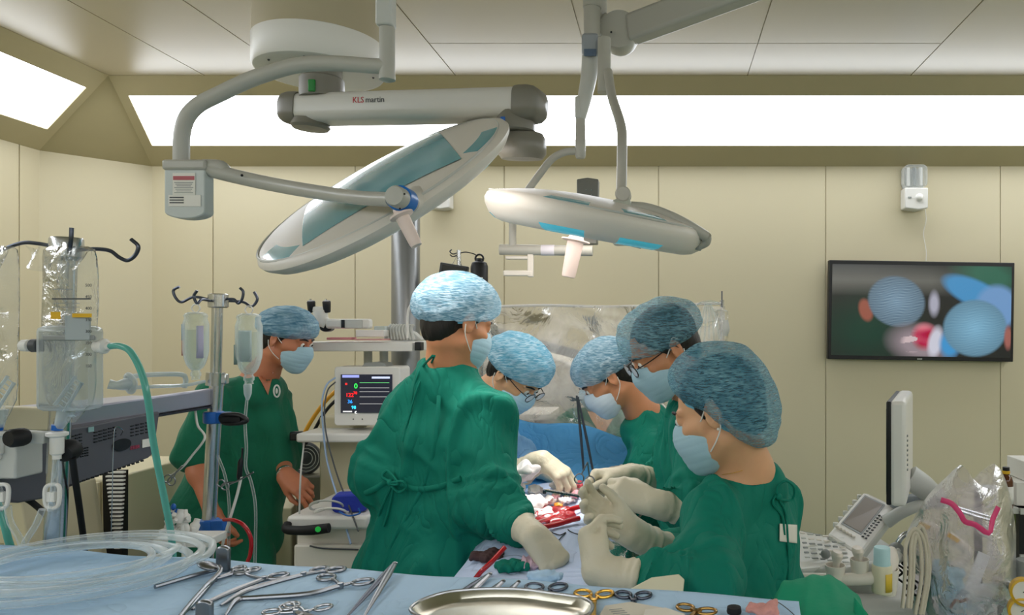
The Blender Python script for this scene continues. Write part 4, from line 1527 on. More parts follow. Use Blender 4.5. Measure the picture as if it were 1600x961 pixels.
def reservoir(px, w, lab, body, marks=True):
    D = 1.56
    t = thing('blood_reservoir', P(px, 650, D), lab, 'blood reservoir', 'clear reservoirs on the front drip stand')
    n = 28
    prof = [(385, .70), (390, .93), (402, .98), (420, 1.0), (470, 1.02), (540, 1.0), (600, .97), (625, .85), (645, .5), (660, .22)]
    mb = MB(); vs = []; fs = []
    for (py, k) in prof:
        c = P(px, py, D); hw = w / 2 / FPX * D * k
        for i in range(n):
            a = 2 * PI * i / n
            wob = 1 + .05 * math.sin(3 * a + py * .03) + .03 * math.sin(7 * a)
            vs.append(c + Vector((math.cos(a) * hw * wob, math.sin(a) * hw * .30 * wob, 0)))
    for j in range(len(prof) - 1):
        for i in range(n): fs.append((j * n + i, j * n + (i + 1) % n, (j + 1) * n + (i + 1) % n, (j + 1) * n + i))
    mb.add(vs, fs)
    # flared film skirt at the top
    sk = MB()
    sk.sheet(lambda u, v: P(px + (u - .5) * w * (1.12 - .2 * v), 386 + 34 * v + 6 * math.sin(u * 9), D) + Vector((0, -.035 + .012 * math.sin(u * 14 + v * 4), 0)), 24, 6)
    film = mb.build('film_bag', M_RES, t, angle=180)
    sk.build('film_skirt', M_RES, film, angle=180)
    if body:
        b = MB(); b.box(P(px + 2, 575, D - .005), (.104, .062, .178)); b.build('oxygenator', M_HARDF, t, bevel=.012)
        b = MB(); b.box(P(px, 528, D - .038), (.108, .006, .010)); b.build('clamp_band', M_MGREY, t, bevel=.002)
        b = MB(); b.box(P(px + 14, 512, D - .04), (.05, .004, .05)); b.build('grey_label', mat('label_grey', 'a5aeb0', .6), t)
    if marks:
        for k, (y0, h, x0, x1, m_) in enumerate(((452, 1.2, .2, .55, M_MGREY), (467, 2.2, .18, .9, M_DGREY), (474, 1, .2, .7, M_MGREY), (480, 1, .2, .7, M_MGREY))):
            A, B = P(px - w / 2 + w * x0, y0, D - .046), P(px - w / 2 + w * x1, y0, D - .046)
            MB().bar(A, B, .001, h / FPX * D, (0, 0, 1)).build('printed_line', m_, film)
        A, B = P(px - w * .34, 493, D - .046), P(px - w * .16, 493, D - .046)
        MB().bar(A, B, .001, .015, (0, 0, 1)).build('yellow_band', M_YELLOW, film, bevel=.0)
        A, B = P(px + w * .06, 493, D - .046), P(px + w * .42, 493, D - .046)
        MB().bar(A, B, .001, .008, (0, 0, 1)).build('yellow_band', M_YELLOW, film)
        for k in range(8):
            text_mesh(('500', '450', '400', '350', '300', '250', '200', '150')[k], .009, P(px + w * .30, 448 + k * 18, D - .046), (1, 0, 0), (0, 0, 1), M_DGREY, film, 'scale_number')
    # syringe-like rack inside the bag, seen as pale ribs
    b = MB()
    for k in range(7): b.bar(P(px - 16 + k * 4.5, 632 - k * 6.5, D - .03), P(px - 5 + k * 4.5, 640 - k * 6.5, D - .03), .002, .002)
    b.tube([P(px - 22, 632, D - .03), P(px + 10, 588, D - .03)], .0035, 8)
    b.tube([P(px - 8, 643, D - .03), P(px + 20, 598, D - .03)], .0035, 8)
    b.build('ribbed_insert', M_CLEARW, t)
    # drip line: blue ring, white connector, roller clamp
    q = px - 12 if body else px
    b = MB().tube([P(px - 4, 640, D), P(q - 4, 668, D)], [.017, .009], 14, sm=0); b.build('outlet_cone', M_CLEARW, t)
    MB().cyl(P(q - 6, 664, D), P(q - 7, 672, D), .0105).build('blue_ring', M_BLUEP, t)
    MB().lathe(P(q - 7, 673, D), (0, 0, -1), [(.0085, 0), (.020, .004), (.020, .010), (.0125, .014), (.0125, .048), (.008, .052), (.008, .06)], 20).build('connector', M_WHITE, t)
    c0 = P(q - 14 if body else q, 776, D)
    MB().tube([P(q - 8, 715, D), P(q - 10, 745, D), c0, c0 - Vector((.004, 0, .03))], .0062, 10).build('drip_line', M_TUBE, t)
    b = MB(); b.tube([c0 + Vector((-.012, 0, .022)), c0 + Vector((.012, 0, .024)), c0 + Vector((.015, 0, 0)), c0 + Vector((.009, 0, -.022)), c0 + Vector((-.011, 0, -.022)), c0 + Vector((-.016, 0, 0))], .0042, 8, closed=True)
    b.box(c0, (.016, .012, .020)); b.build('line_clamp', M_WHITE, t)
    return t


reservoir(108, 84, 'clear reservoir bag with yellow band hung in front of the thick steel pole', True)
reservoir(2, 52, 'clear reservoir bag cut by the left frame edge', False, False)
o = MB().tube([P(12, 790, 1.56), P(16, 815, 1.56), P(30, 840, 1.56), P(35, 856, 1.56)], .0065, 10).tube([P(66, 796, 1.56), P(56, 820, 1.56), P(42, 842, 1.56), P(35, 856, 1.56)], .0065, 10)
o.tube([P(35, 852, 1.56), P(36, 880, 1.56), P(30, 930, 1.58)], .0085, 10)
tag(o.build('tubing_yoke', M_TUBE), 'Y-shaped clear tube joining the two drip lines behind the coil', 'tubing')
# connectors and the teal line
t = thing('gas_line', P(172, 544, 1.54), 'teal tube curving down from the reservoir to the table edge', 'tubing')
MB().lathe(P(148, 541, 1.54), (1, 0, 0), [(.010, 0), (.013, .004), (.013, .014), (.016, .015), (.016, .022), (.009, .026), (.008, .034)], 20).build('connector', M_WHITE, t)
MB().tube([P(168, 541, 1.54), P(188, 541, 1.53), P(205, 551, 1.52), P(222, 585, 1.52), P(232, 630, 1.52), P(238, 680, 1.53), P(247, 730, 1.54), P(259, 790, 1.55), P(268, 840, 1.56), P(272, 900, 1.58), P(274, 1000, 1.6)], .0066, 12).build('tube', M_TEAL, t)
t = thing('side_port', P(46, 541, 1.55), 'white and black screw port on the reservoir side', 'connector')
MB().lathe(P(62, 540, 1.55), (-1, 0, 0), [(.012, 0), (.014, .002), (.014, .015), (.010, .017)], 18).build('nut', M_DGREY, t)
MB().lathe(P(48, 540, 1.55), (-1, 0, 0), [(.010, 0), (.013, .003), (.012, .018), (.008, .022), (0, .022)], 18).build('cap', M_WHITE, t)
tubing('gas_line', [P(-6, 780, 1.60), P(4, 810, 1.60), P(12, 840, 1.60), P(20, 880, 1.61), P(22, 1000, 1.62)], .0072, M_TEAL, 'short teal tube at the left frame edge behind the coil')

# perfusion console: rail tray, grey pump housing, bracket
t = thing('perfusion_console', (-1.2, 2.0, 0.0), 'heart-lung console with a metal rail tray over a dark grey housing', 'medical console')
LA, LB = P(-60, 678, 1.62), P(342, 618, 2.28)
mb = MB(); mb.bar(LA, LB, .03, .050, (0, 0, 1)); mb.build('tray_rail', M_BAR, t, bevel=.004)
mb = MB(); mb.bar(LA + Vector((0, -.004, -.029)), LB + Vector((0, -.004, -.029)), .04, .006); mb.build('rail_lip', mat('rail_lip', '2c2f3a', .4), t)
mb = MB()
dd = (LB - LA); dd.z = 0; dd.normalize(); bk = Vector((-dd.y, dd.x, 0))
c = (LA + LB) / 2 + bk * .17 + Vector((0, 0, .0))
mb.box(c, (.34, (LB - LA).length, .012), basis(bk, dd, (0, 0, 1)) ); mb.build('tray', M_BAR, t, bevel=.003)
mb = MB(); mb.bar(P(-10, 652, 1.62), P(70, 654, 1.70), .10, .05); mb.build('beige_drawer', M_BEIGE, t, bevel=.004)
mb = MB(); mb.bar(P(70, 651, 1.69), P(87, 650, 1.71), .06, .06); mb.bar(P(318, 622, 2.24), P(333, 620, 2.26), .05, .05); mb.build('end_block', M_BLACK, t, bevel=.003)
# slanted housing
H0, H1 = P(60, 684, 1.70), P(250, 648, 2.06)
hd = (H1 - H0); L_ = Vector((hd.x, hd.y, 0)).normalized(); bk = Vector((-L_.y, L_.x, 0))
def HP(px, py):      # a point of the housing's front plane
    r = P(px, py, 1.0) - Vector((0, 0, EYE))
    n = bk
    s_ = (H0 - Vector((0, 0, EYE))).dot(n) / r.dot(n)
    return Vector((0, 0, EYE)) + r * s_
outl = [(0, 700), (0, 782), (30, 786), (70, 779), (120, 757), (180, 735), (232, 716), (241, 708), (250, 643), (100, 672)]
mb = MB()
pts = [HP(*q) for q in outl]
k = len(pts); off = bk * .26
mb.add(pts + [q + off for q in pts], [tuple(range(k)), tuple(range(2 * k - 1, k - 1, -1))] + [(i, k + i, k + (i + 1) % k, (i + 1) % k) for i in range(k)])
hs = mb.build('pump_housing', M_GPUMP, t, smooth=False, bevel=.004)
def hslots(name, x0, x1, y0, y1, nx, ny, sk, m, parent, sz):
    mb = MB()
    for i in range(nx):
        for j in range(ny):
            fx, fy = (i + .5) / nx, (j + .5) / ny
            p = HP(x0 + (x1 - x0) * fx, y0 + (y1 - y0) * fy + sk * fx)
            mb.box(p - bk * .001, (sz[0], .003, sz[1]), basis(L_, bk, (0, 0, 1)))
    return mb.build(name, m, parent, smooth=False)
hslots('vent_slots', 145, 182, 674, 694, 5, 4, -10, M_BLACK, hs, (.009, .003))
hslots('vent_slots', 202, 233, 664, 684, 4, 4, -7, M_BLACK, hs, (.009, .003))
hslots('vent_slots', 110, 128, 680, 700, 3, 4, -5, M_BLACK, hs, (.007, .003))
hslots('vent_slots', 124, 138, 700, 716, 4, 4, -3, M_BLACK, hs, (.003, .003))
hslots('edge_slots', 70, 225, 770, 772, 22, 1, -52, M_BLACK, hs, (.008, .004))
MB().lathe(HP(189, 695) - bk * .002, -bk, [(0, 0), (.020, 0), (.020, .002), (0, .002)], 28, sx=.8, sy=1.45, hint=(1, 0, 0)).build('oval_recess', M_BLACK, hs)
text_mesh('ERBR', .014, HP(202, 703) - bk * .003, L_, (0, 0, 1), mat('label_pinkred', 'd0486a', .5), hs, 'lettering', bold=True)
MB().box(HP(229, 692) - bk * .002, (.034, .002, .022), basis(L_, bk, (0, 0, 1))).build('rating_plate', M_PAPER, hs)
MB().box(HP(141, 671) - bk * .002, (.016, .002, .012), basis(L_, bk, (0, 0, 1))).build('small_label', mat('label_teal', '8fb4b6', .5), hs)
# thin wire on the housing
MB().tube([HP(183, 680) - bk * .01, HP(175, 672) - bk * .03, HP(163, 668) - bk * .03, HP(160, 700) - bk * .03, HP(158, 780) - bk * .03, HP(156, 852) - bk * .03], .0011, 5).build('thin_wire', M_CHROME, hs)
# bracket on the stand
mb = MB(); mb.bar(P(14, 680, 1.54), P(74, 684, 1.56), .03, .024); mb.build('bracket', M_LGREY, t, bevel=.003)
MB().lathe(P(40, 682, 1.53), (-.2, -1, 0), [(.0, 0), (.017, 0), (.019, .006), (.019, .028), (.015, .034), (0, .034)], 18).build('knob', M_RUBBER, t)
mb = MB(); mb.box(P(16, 717, 1.60), (.085, .07, .074)); mb.build('beige_module', M_LGREY, t, bevel=.004)
MB().lathe(P(113, 700, 1.60), (.1, -1, -.3), [(0, 0), (.022, 0), (.024, .01), (.018, .03), (0, .032)], 20).build('cable_plug', M_RUBBER, t)
# the unseen carriage that carries it
mb = MB(); mb.box((-1.82, 1.48, .56), (.44, .5, .9)); mb.build('cabinet', M_BEIGE, t, bevel=.01)
mb = MB(); mb.box((-1.82, 1.48, .06), (.46, .52, .10)); mb.build('plinth', M_DGREY, t, bevel=.01)
tubing('power_cable', [P(113, 715, 1.58), P(117, 745, 1.6), P(125, 800, 1.65), P(132, 862, 1.7), P(134, 960, 1.72)], .0065, M_RUBBER, 'thick black cable dropping beside the thick steel pole', 'cable')
tubing('power_cable', [P(24, 772, 1.72), P(50, 785, 1.74), P(78, 812, 1.76), P(100, 850, 1.78), P(112, 900, 1.8), P(116, 990, 1.8)], .0070, M_RUBBER, 'thick black cable sagging down under the grey housing', 'cable')

# clear breathing set lying on the tray
t = thing('clear_manifold', P(240, 603, 2.05), 'clear plastic connector set lying on the metal rail tray', 'tubing')
MB().tube([P(200, 586, 2.0), P(210, 598, 2.0), P(205, 612, 2.0), P(198, 600, 2.0)], .008, 10, closed=True).build('elbow', M_CLEARW, t)
MB().tube([P(170, 600, 1.96), P(182, 602, 1.97), P(200, 600, 2.0)], [.013, .011, .018], 12).build('ribbed_cap', M_CLEARW, t)
MB().tube([P(200, 590, 2.0), P(225, 586, 2.05), P(280, 585, 2.15), P(290, 592, 2.17), P(288, 606, 2.17)], .007, 10).tube([P(205, 606, 2.0), P(240, 604, 2.06), P(288, 602, 2.16), P(320, 596, 2.22)], .005, 8).build('tube', M_CLEARW, t)

# second drip stand with the two bottles
D = 2.25
t = thing('drip_stand', (P(328, 900, D).x, D, 0), 'steel drip stand in the aisle with four curled hooks and two hanging bottles', 'drip stand')
MB().cyl(P(337, 600, D), P(340, 466, D), .0155, n=20).build('upper_pole', M_CHROME, t)
MB().tube([P(339, 592, D), P(333, 690, D), P(326, 830, D), P(322, 900, D), P(322, 1080, D), Vector((P(322, 900, D).x, D, .06))], .0195, 20, sm=3).build('pole', M_CHROME, t)
MB().lathe(P(341, 481, D), (0, 0, 1), [(.024, 0), (.028, .003), (.028, .040), (.024, .043), (0, .043)], 24).build('hook_collar', M_CHROME, t)
MB().cyl(P(336, 602, D), P(337, 582, D), .026, n=20).build('height_clamp', M_CHROME, t)
mb = MB(); mb.box(P(348, 592, D), (.03, .02, .03)); mb.build('clamp_screw', M_CHROME, t, bevel=.003)
for pts in ([P(326, 468, D), P(303, 464, D), P(284, 472, D), P(275, 466, D), P(271, 454, D), P(280, 448, D)],
            [P(328, 470, D - .03), P(315, 468, D - .08), P(308, 474, D - .1), P(303, 463, D - .1), P(308, 454, D - .1)],
            [P(356, 467, D), P(366, 468, D), P(372, 474, D), P(378, 468, D), P(380, 456, D), P(375, 450, D)],
            [P(355, 470, D + .04), P(380, 472, D + .08), P(393, 479, D + .08), P(402, 468, D + .08), P(397, 456, D + .08)]):
    MB().tube(pts, .0042, 8).build('hook', M_DSTEEL, t)
for zc, nm in ((652, 'upper'), (820, 'lower')):
    p = P(334 if zc < 700 else 327, zc, D)
    mb = MB(); mb.lathe(p - Vector((0, 0, .018)), (0, 0, 1), [(.026, 0), (.029, .004), (.029, .032), (.026, .036)], 20); mb.box(p + Vector((.036, -.01, 0)), (.035, .026, .034))
    mb.build('blue_clamp', M_BLUEP, t, bevel=.002)
mb = MB(); mb.tube([P(347, 650, D - .02), P(362, 648, D - .03), P(376, 650, D - .03), P(385, 657, D - .03), P(372, 661, D - .03), P(350, 660, D - .02)], .008, 10, closed=True); mb.box(P(362, 655, D - .03), (.06, .02, .014))
mb.build('clamp_lever', M_BLACK, t, bevel=.001)
for a in range(5):
    an = a * 2 * PI / 5 + .3
    p0 = Vector((P(322, 900, D).x, D, .12)); p1 = p0 + Vector((.28 * math.cos(an), .28 * math.sin(an), -.06))
    lg = MB().tube([p0, p0.lerp(p1, .6) + Vector((0, 0, .01)), p1], .013, 10).build('leg', M_CHROME, t)
    MB().ball(p1 - Vector((0, 0, .032)), (.014, .025, .028), 12).build('castor', M_RUBBER, lg)


def bottle(px, py, D, lab, w, h, labels):
    s = D / FPX
    c = P(px, py, D)                      # top of the body
    t = thing('infusion_bottle', P(px, py + h, D), lab, 'infusion bottle', 'bottles on the second drip stand')
    pf = [(0, 0), (.30, .0), (.42, .03), (.46, .07), (.42, .11), (.46, .16), (.5, .22), (.5, .70), (.47, .80), (.38, .92), (.28, .99), (.17, 1.03), (.16, 1.10), (.20, 1.12), (.20, 1.18), (.15, 1.20), (.17, 1.25), (.0, 1.26)]
    MB().lathe(c, (0, 0, -1), [(r * w * s, q * h * s) for r, q in pf], 32, sy=.8).build('bottle', M_FLUID, t, angle=60)
    MB().lathe(c - Vector((0, 0, .12 * h * s)), (0, 0, -1), [(r * w * s * .93, q * h * s * .93) for r, q in pf[6:12]], 28, sy=.8).build('fluid', clear_tube('saline', 'f2f7f6', .05, .02), t)
    MB().tube([c + Vector((0, 0, -.002)), c + Vector((-.012, 0, .010)), c + Vector((-.006, 0, .022)), c + Vector((.006, 0, .022)), c + Vector((.012, 0, .010))], .002, 6, closed=True).build('hanging_loop', M_WHITE, t)
    for (dx, dz, ww, hh, m_) in labels:
        R_ = w * s * .5
        a0 = dx
        mb = MB()
        mb.sheet(lambda u, v: c + Vector((math.sin(a0 + (u - .5) * ww) * R_ * 1.01, -math.cos(a0 + (u - .5) * ww) * R_ * .81, -(dz + hh * v) * h * s)), 8, 2)
        solid(mb.build('bottle_label', m_, t), .0006)
    return t


M_LAB1 = mat('label_blue', '4a86a8', .6); M_LAB2 = mat('label_rust', '9b6a5a', .6); M_LAB3 = mat('label_lilac', 'b9b7d2', .6)
bottle(306, 488, D - .1, 'infusion bottle with blue and rust label, left of the second stand pole', 42, 84, ((-.55, .22, .35, .30, M_LAB1), (-.55, .52, .35, .28, M_LAB2), (.75, .25, .5, .6, M_LAB3)))
bottle(389, 490, D + .04, 'larger infusion bottle nearer the man in short-sleeved scrubs', 45, 88, ((.15, .30, .9, .55, mat('label_glassy', 'c3cfd2', .4)), (-.6, .55, .4, .35, mat('label_dim_teal', '78938f', .6))))
t = thing('drip_chamber', P(386, 640, 2.28), 'clear drip chamber below the larger infusion bottle with its line', 'drip chamber')
MB().lathe(P(387, 600, 2.28), (0, 0, -1), [(.010, 0), (.012, .004), (.011, .03), (.006, .045), (.004, .05)], 16).build('chamber', M_CLEARW, t)
MB().tube([P(386, 622, 2.28), P(383, 660, 2.26), P(385, 700, 2.25), P(384, 730, 2.25), P(392, 752, 2.25), P(399, 790, 2.25), P(399, 850, 2.25), P(397, 920, 2.25)], .0045, 8).build('line', M_TUBE, t)
tubing('infusion_line', [P(305, 640, 2.2), P(309, 665, 2.2), P(320, 684, 2.19), P(300, 712, 2.19), P(285, 730, 2.19), P(266, 744, 2.19)], .0034, M_STRAP, 'thin line from the stand down to the hanging clamp', n=8)
tubing('infusion_line', [P(340, 712, 2.2), P(352, 745, 2.2), P(358, 790, 2.2), P(357, 860, 2.2), P(356, 920, 2.2)], .0040, M_TUBE, 'clear line falling just right of the second stand pole', n=8)
tubing('infusion_line', [P(377, 745, 2.2), P(370, 775, 2.2), P(358, 815, 2.2), P(348, 850, 2.2), P(342, 900, 2.2)], .0042, M_STRAP, 'pale line slanting from the black coupling to the white manifold', n=8)
o = MB().tube([P(379, 700, 2.2), P(378, 715, 2.2), P(376, 722, 2.2), P(374, 745, 2.2), P(373, 752, 2.2)], [.003, .003, .0075, .0075, .003], 10, sm=3)
tag(o.build('line_coupling', M_BLACK), 'black in-line coupling hanging in front of the scrub trousers', 'connector')
tubing('red_line', [P(350, 812, 2.2), P(366, 813, 2.18), P(382, 822, 2.17), P(392, 842, 2.17), P(391, 866, 2.17), P(384, 890, 2.17), P(380, 960, 2.17)], .0058, M_RED, 'red tube arching beside the lower blue clamp')


def forceps_rings(mb, j, a, b, rr, r=.0022):
    """two shanks from the joint j to finger rings centred at a and b"""
    for c in (a, b):
        d = (Vector(c) - Vector(j)).normalized()
        mb.tube([j, Vector(j).lerp(c, .5), Vector(c) - d * rr], r, 6)
        x, y, z = frame_of(Vector(a) - Vector(j), (Vector(a) - Vector(j)).cross(Vector(b) - Vector(j)))
        nrm = (Vector(a) - Vector(j)).cross(Vector(b) - Vector(j)).normalized()
        px_, py_ = d, nrm.cross(d)
        mb.tube([Vector(c) + px_ * rr * 1.15 * math.cos(k * PI / 8) + py_ * rr * math.sin(k * PI / 8) for k in range(16)], r, 6, sm=0, closed=True)
    return mb


mb = MB(); forceps_rings(mb, P(368, 753, 2.18), P(352, 760, 2.18), P(345, 755, 2.18), .010, .002)
mb.tube([P(368, 753, 2.18), P(380, 747, 2.18), P(396, 738, 2.18)], .0026, 6)
tag(mb.build('hanging_clamp', M_STEEL), 'steel clamp gripping the line in front of the scrub trousers', 'clamp')
mb = MB(); forceps_rings(mb, P(275, 738, 2.18), P(262, 748, 2.18), P(268, 752, 2.18), .011, .002)
mb.tube([P(275, 738, 2.18), P(285, 728, 2.18)], .0026, 6)
tag(mb.build('hanging_clamp', M_STEEL), 'steel clamp dangling beside the teal tube', 'clamp')

# white valve manifold on a small shelf
t = thing('valve_manifold', P(295, 852, 2.1), 'white valve manifold with blue taps on a small shelf by the second stand', 'manifold')
mb = MB(); mb.box(P(298, 842, 2.1), (.155, .09, .024)); mb.build('shelf', M_WHITE, t, bevel=.003)
rn = random.Random(4)
for i in range(7):
    p = P(268 + (i % 4) * 11, 828 - (i // 4) * 14 - 4, 2.08 + rn.uniform(-.02, .02))
    mb = MB(); mb.lathe(p - Vector((0, 0, .012)), (rn.uniform(-.4, .4), rn.uniform(-.4, .4), 1), [(0, 0), (.012, 0), (.013, .006), (.013, .02), (.008, .026), (.008, .036), (0, .036)], 14)
    mb.cyl(p, p + Vector((rn.uniform(-.03, .03), -.02, rn.uniform(-.01, .02))), .006, n=10); mb.build('valve', M_WHITE, t)
for px, py in ((271, 792), (277, 800), (268, 806)): MB().ball(P(px, py, 2.07), (.007, .007, .010), 10).build('tap', M_BLUEP, t)
MB().tube([P(284, 820, 2.05), P(287, 850, 2.05), P(287, 880, 2.05)], .0055, 10).build('outlet', M_WHITE, t)
mb = MB(); mb.cyl(P(330, 842, 2.1), P(322, 842, 2.24), .012); mb.build('support', M_CHROME, t)

# beige drawer cabinet and ribbed vent stack behind the console
t = thing('drawer_cabinet', (-2.35, 2.98, 0), 'beige drawer cabinet seen under the dark grey housing', 'cabinet')
mb = MB(); mb.box((-2.55, 2.95, .53), (1.0, .5, 1.04)); mb.build('carcass', M_BEIGE, t, bevel=.006)
for k in range(3):
    mb = MB(); mb.box((-2.55, 2.692, .93 - .24 * k), (.96, .016, .225)); dr = mb.build('drawer', M_BEIGE, t, bevel=.004)
    mb = MB(); mb.tube([Vector((-2.62, 2.68, .97 - .24 * k)), Vector((-2.62, 2.655, .97 - .24 * k)), Vector((-2.48, 2.655, .97 - .24 * k)), Vector((-2.48, 2.68, .97 - .24 * k))], .004, 8, sm=0); mb.build('handle', M_CHROME, dr)
t = thing('vent_unit', (P(175, 860, 2.6).x, 2.6, 0), 'upright beige unit with black and white ribbed vent', 'air unit')
mb = MB(); mb.prism([(-.13, 0), (.0, 0), (-.02, .70), (-.075, 1.06), (-.13, 1.09)], (P(190, 860, 2.6).x, 2.58, 0.02), (1, 0, 0), (0, 0, 1), .3); mb.build('body', M_BEIGE, t, bevel=.004)
mb = MB(); mb.prism([(-.02, .1), (.016, .1), (.020, 1.08), (-.05, 1.08), (-.045, .8)], (P(182, 860, 2.6).x, 2.60, 0.02), (1, 0, 0), (0, 0, 1), -.03); mb.build('grille_back', M_BLACK, t)
mb = MB()
for k in range(20):
    y_ = 738 + k * 6.2
    mb.bar(P(166 + k * .75, y_, 2.56), P(195 - k * .35, y_, 2.56), .012, .0055, (0, 0, 1))
mb.build('grille_ribs', M_WHITE, t, smooth=False)

# beige patient-warming unit with keypad behind the man in scrubs
t = thing('warming_unit', (P(420, 880, 3.4).x, 3.4, 0), 'beige floor unit with sloping keypad and a key lock', 'medical cabinet')
x0, x1 = P(385, 850, 3.38).x, P(456, 850, 3.38).x
mb = MB()
sd = [(3.38, .06), (3.38, .78), (3.58, .87), (3.75, .87), (3.75, .06)]
mb.add([(x0, a, b) for a, b in sd] + [(x1, a, b) for a, b in sd], [(0, 1, 2, 3, 4), (9, 8, 7, 6, 5)] + [(i, 5 + i, 5 + (i + 1) % 5, (i + 1) % 5) for i in range(5)])
bd = mb.build('body', M_BEIGE, t, smooth=False, bevel=.006)
mb = MB(); mb.box(((x0 + x1) / 2, 3.57, .04), (x1 - x0 - .02, .33, .08)); mb.build('base', M_BLACK, t)
sl = Vector((0, .2, .09)).normalized(); nn = Vector((0, -.09, .2)).normalized()
kc = Vector((P(428, 770, 3.48).x, 3.48, .825)) + nn * .003
mb = MB(); mb.box(kc, (.11, .20, .004), basis((1, 0, 0), sl, nn)); kp = mb.build('keypad', M_WHITE, bd)
for i in range(3):
    for j in range(5):
        mb = MB(); mb.box(kc + Vector((1, 0, 0)) * (i - 1) * .03 + sl * (j - 2) * .034 + nn * .003, (.022, .022, .003), basis((1, 0, 0), sl, nn)); mb.build('key', M_LGREY, kp)
MB().lathe(P(433, 832, 3.375), (0, -1, 0), [(0, 0), (.012, 0), (.012, .006), (0, .006)], 18).build('lock', M_DGREY, bd)
mb = MB(); mb.box(P(433, 843, 3.37), (.008, .004, .028)); mb.build('key_tag', M_CHROME, bd)

# dark compressor body with a round fan and the cart to its right
t = thing('compressor', (P(490, 850, 3.6).x, 3.6, 0), 'dark grey cube-shaped unit with round black fan behind the warming unit', 'compressor')
xa, xb = P(461, 800, 3.35).x, P(520, 800, 3.35).x
mb = MB(); mb.box(((xa + xb) / 2, 3.6, .47), (xb - xa, .5, .93)); mb.build('body', mat('compressor_olive', '6f6c5c', .5), t, bevel=.01)
mb = MB(); mb.lathe(P(478, 716, 3.42), (0, -1, .1), [(0, 0), (.075, 0), (.078, .02), (.068, .03), (.050, .022), (.02, .022), (0, .028)], 32); fn = mb.build('fan', M_DGREY, t)
for r_ in (.03, .045, .06): MB().tube([P(478, 716, 3.375) + Vector((r_ * math.cos(k * PI / 12), 0, r_ * math.sin(k * PI / 12))) for k in range(24)], .0018, 5, sm=0, closed=True).build('guard_ring', M_LGREY, fn)
mb = MB(); mb.box(P(450, 714, 3.5), (.12, .14, .022), rotz(.3)); tag(mb.build('folder', M_BLUEP, None, bevel=.002), 'blue and white folder lying behind the wristwatch hand', 'folder')

# anaesthesia cart
t = thing('anaesthesia_cart', (P(530, 850, 3.0).x, 3.1, 0), 'off-white trolley with drawer, black grip handle and equipment shelves', 'medical trolley')
xa, xb = P(462, 850, 2.72).x, P(584, 850, 2.72).x
mb = MB(); mb.box(((xa + xb) / 2, 3.0, .47), (xb - xa, .55, .82)); mb.build('cabinet', M_CREAM, t, bevel=.008)
mb = MB(); mb.box(((xa + xb) / 2, 2.71, .66), (xb - xa - .01, .03, .30)); d1 = mb.build('drawer', M_CREAM, t, bevel=.006)
mb = MB(); mb.tube([P(484, 853, 2.69), P(505, 857, 2.69), P(560, 859, 2.69)], .003, 6); mb.build('grip_slot', M_DGREY, d1)
mb = MB(); mb.box(((xa + xb) / 2, 2.71, .34), (xb - xa - .01, .03, .30)); mb.build('drawer', M_CREAM, t, bevel=.006)
mb = MB(); mb.box(((xa + xb) / 2, 2.96, .90), (xb - xa + .01, .60, .05)); mb.build('worktop', M_WHITE, t, bevel=.012)
mb = MB(); mb.tube([P(450, 818, 2.66), P(448, 827, 2.64), P(468, 829, 2.62), P(490, 828, 2.62), P(514, 825, 2.62)], [.014, .016, .016, .018, .017], 14); hn = mb.build('grip_handle', M_RUBBER, t)
MB().lathe(P(497, 827, 2.602), (0, -1, 0), [(0, 0), (.010, 0), (.010, .002), (0, .002)], 20).build('green_dot', mat('green_dot', '25b047', .4, emit='25b047', estr=.3), hn)
for q in (xa + .06, xb - .06): MB().ball((q, 2.78, .045), (.02, .045, .045), 16).build('castor', M_RUBBER, t)
mb = MB(); mb.box((P(548, 700, 3.2).x, 3.2, 1.0), (.20, .16, .46)); mb.build('column', M_BEIGE, t, bevel=.008)
mb = MB(); mb.box((P(545, 681, 3.05).x, 3.14, P(540, 679, 3.05).z), (.34, .38, .036)); mb.build('monitor_shelf', M_WHITE, t, bevel=.008)
mb = MB(); mb.bar(P(455, 681, 3.0), P(472, 681, 3.0), .036, .036, (0, 0, 1)); mb.build('shelf_end', M_BLACK, t, bevel=.006)
MB().box((P(566, 760, 3.05).x, 3.05, P(566, 760, 3.05).z), (.02, .01, .05)).build('small_tag', M_PAPER, t)
for px in (575, 600):
    mb = MB(); mb.cyl((P(px, 700, 3.3).x, 3.30, 1.15), (P(px, 700, 3.3).x, 3.30, P(px, 545, 3.3).z), .018); mb.build('upright', M_LGREY, t)
mb = MB(); mb.box((P(568, 541, 3.2).x, 3.28, P(568, 541, 3.2).z), (.49, .34, .040)); us = mb.build('upper_shelf', M_WHITE, t, bevel=.004)
mb = MB(); mb.bar(P(477, 540, 3.12), P(485, 540, 3.12), .05, .036); mb.bar(P(650, 541, 3.12), P(660, 541, 3.12), .04, .036); mb.build('shelf_end', M_BLACK, t, bevel=.003)
# white cable tag behind
SHZ = P(568, 533, 3.12).z

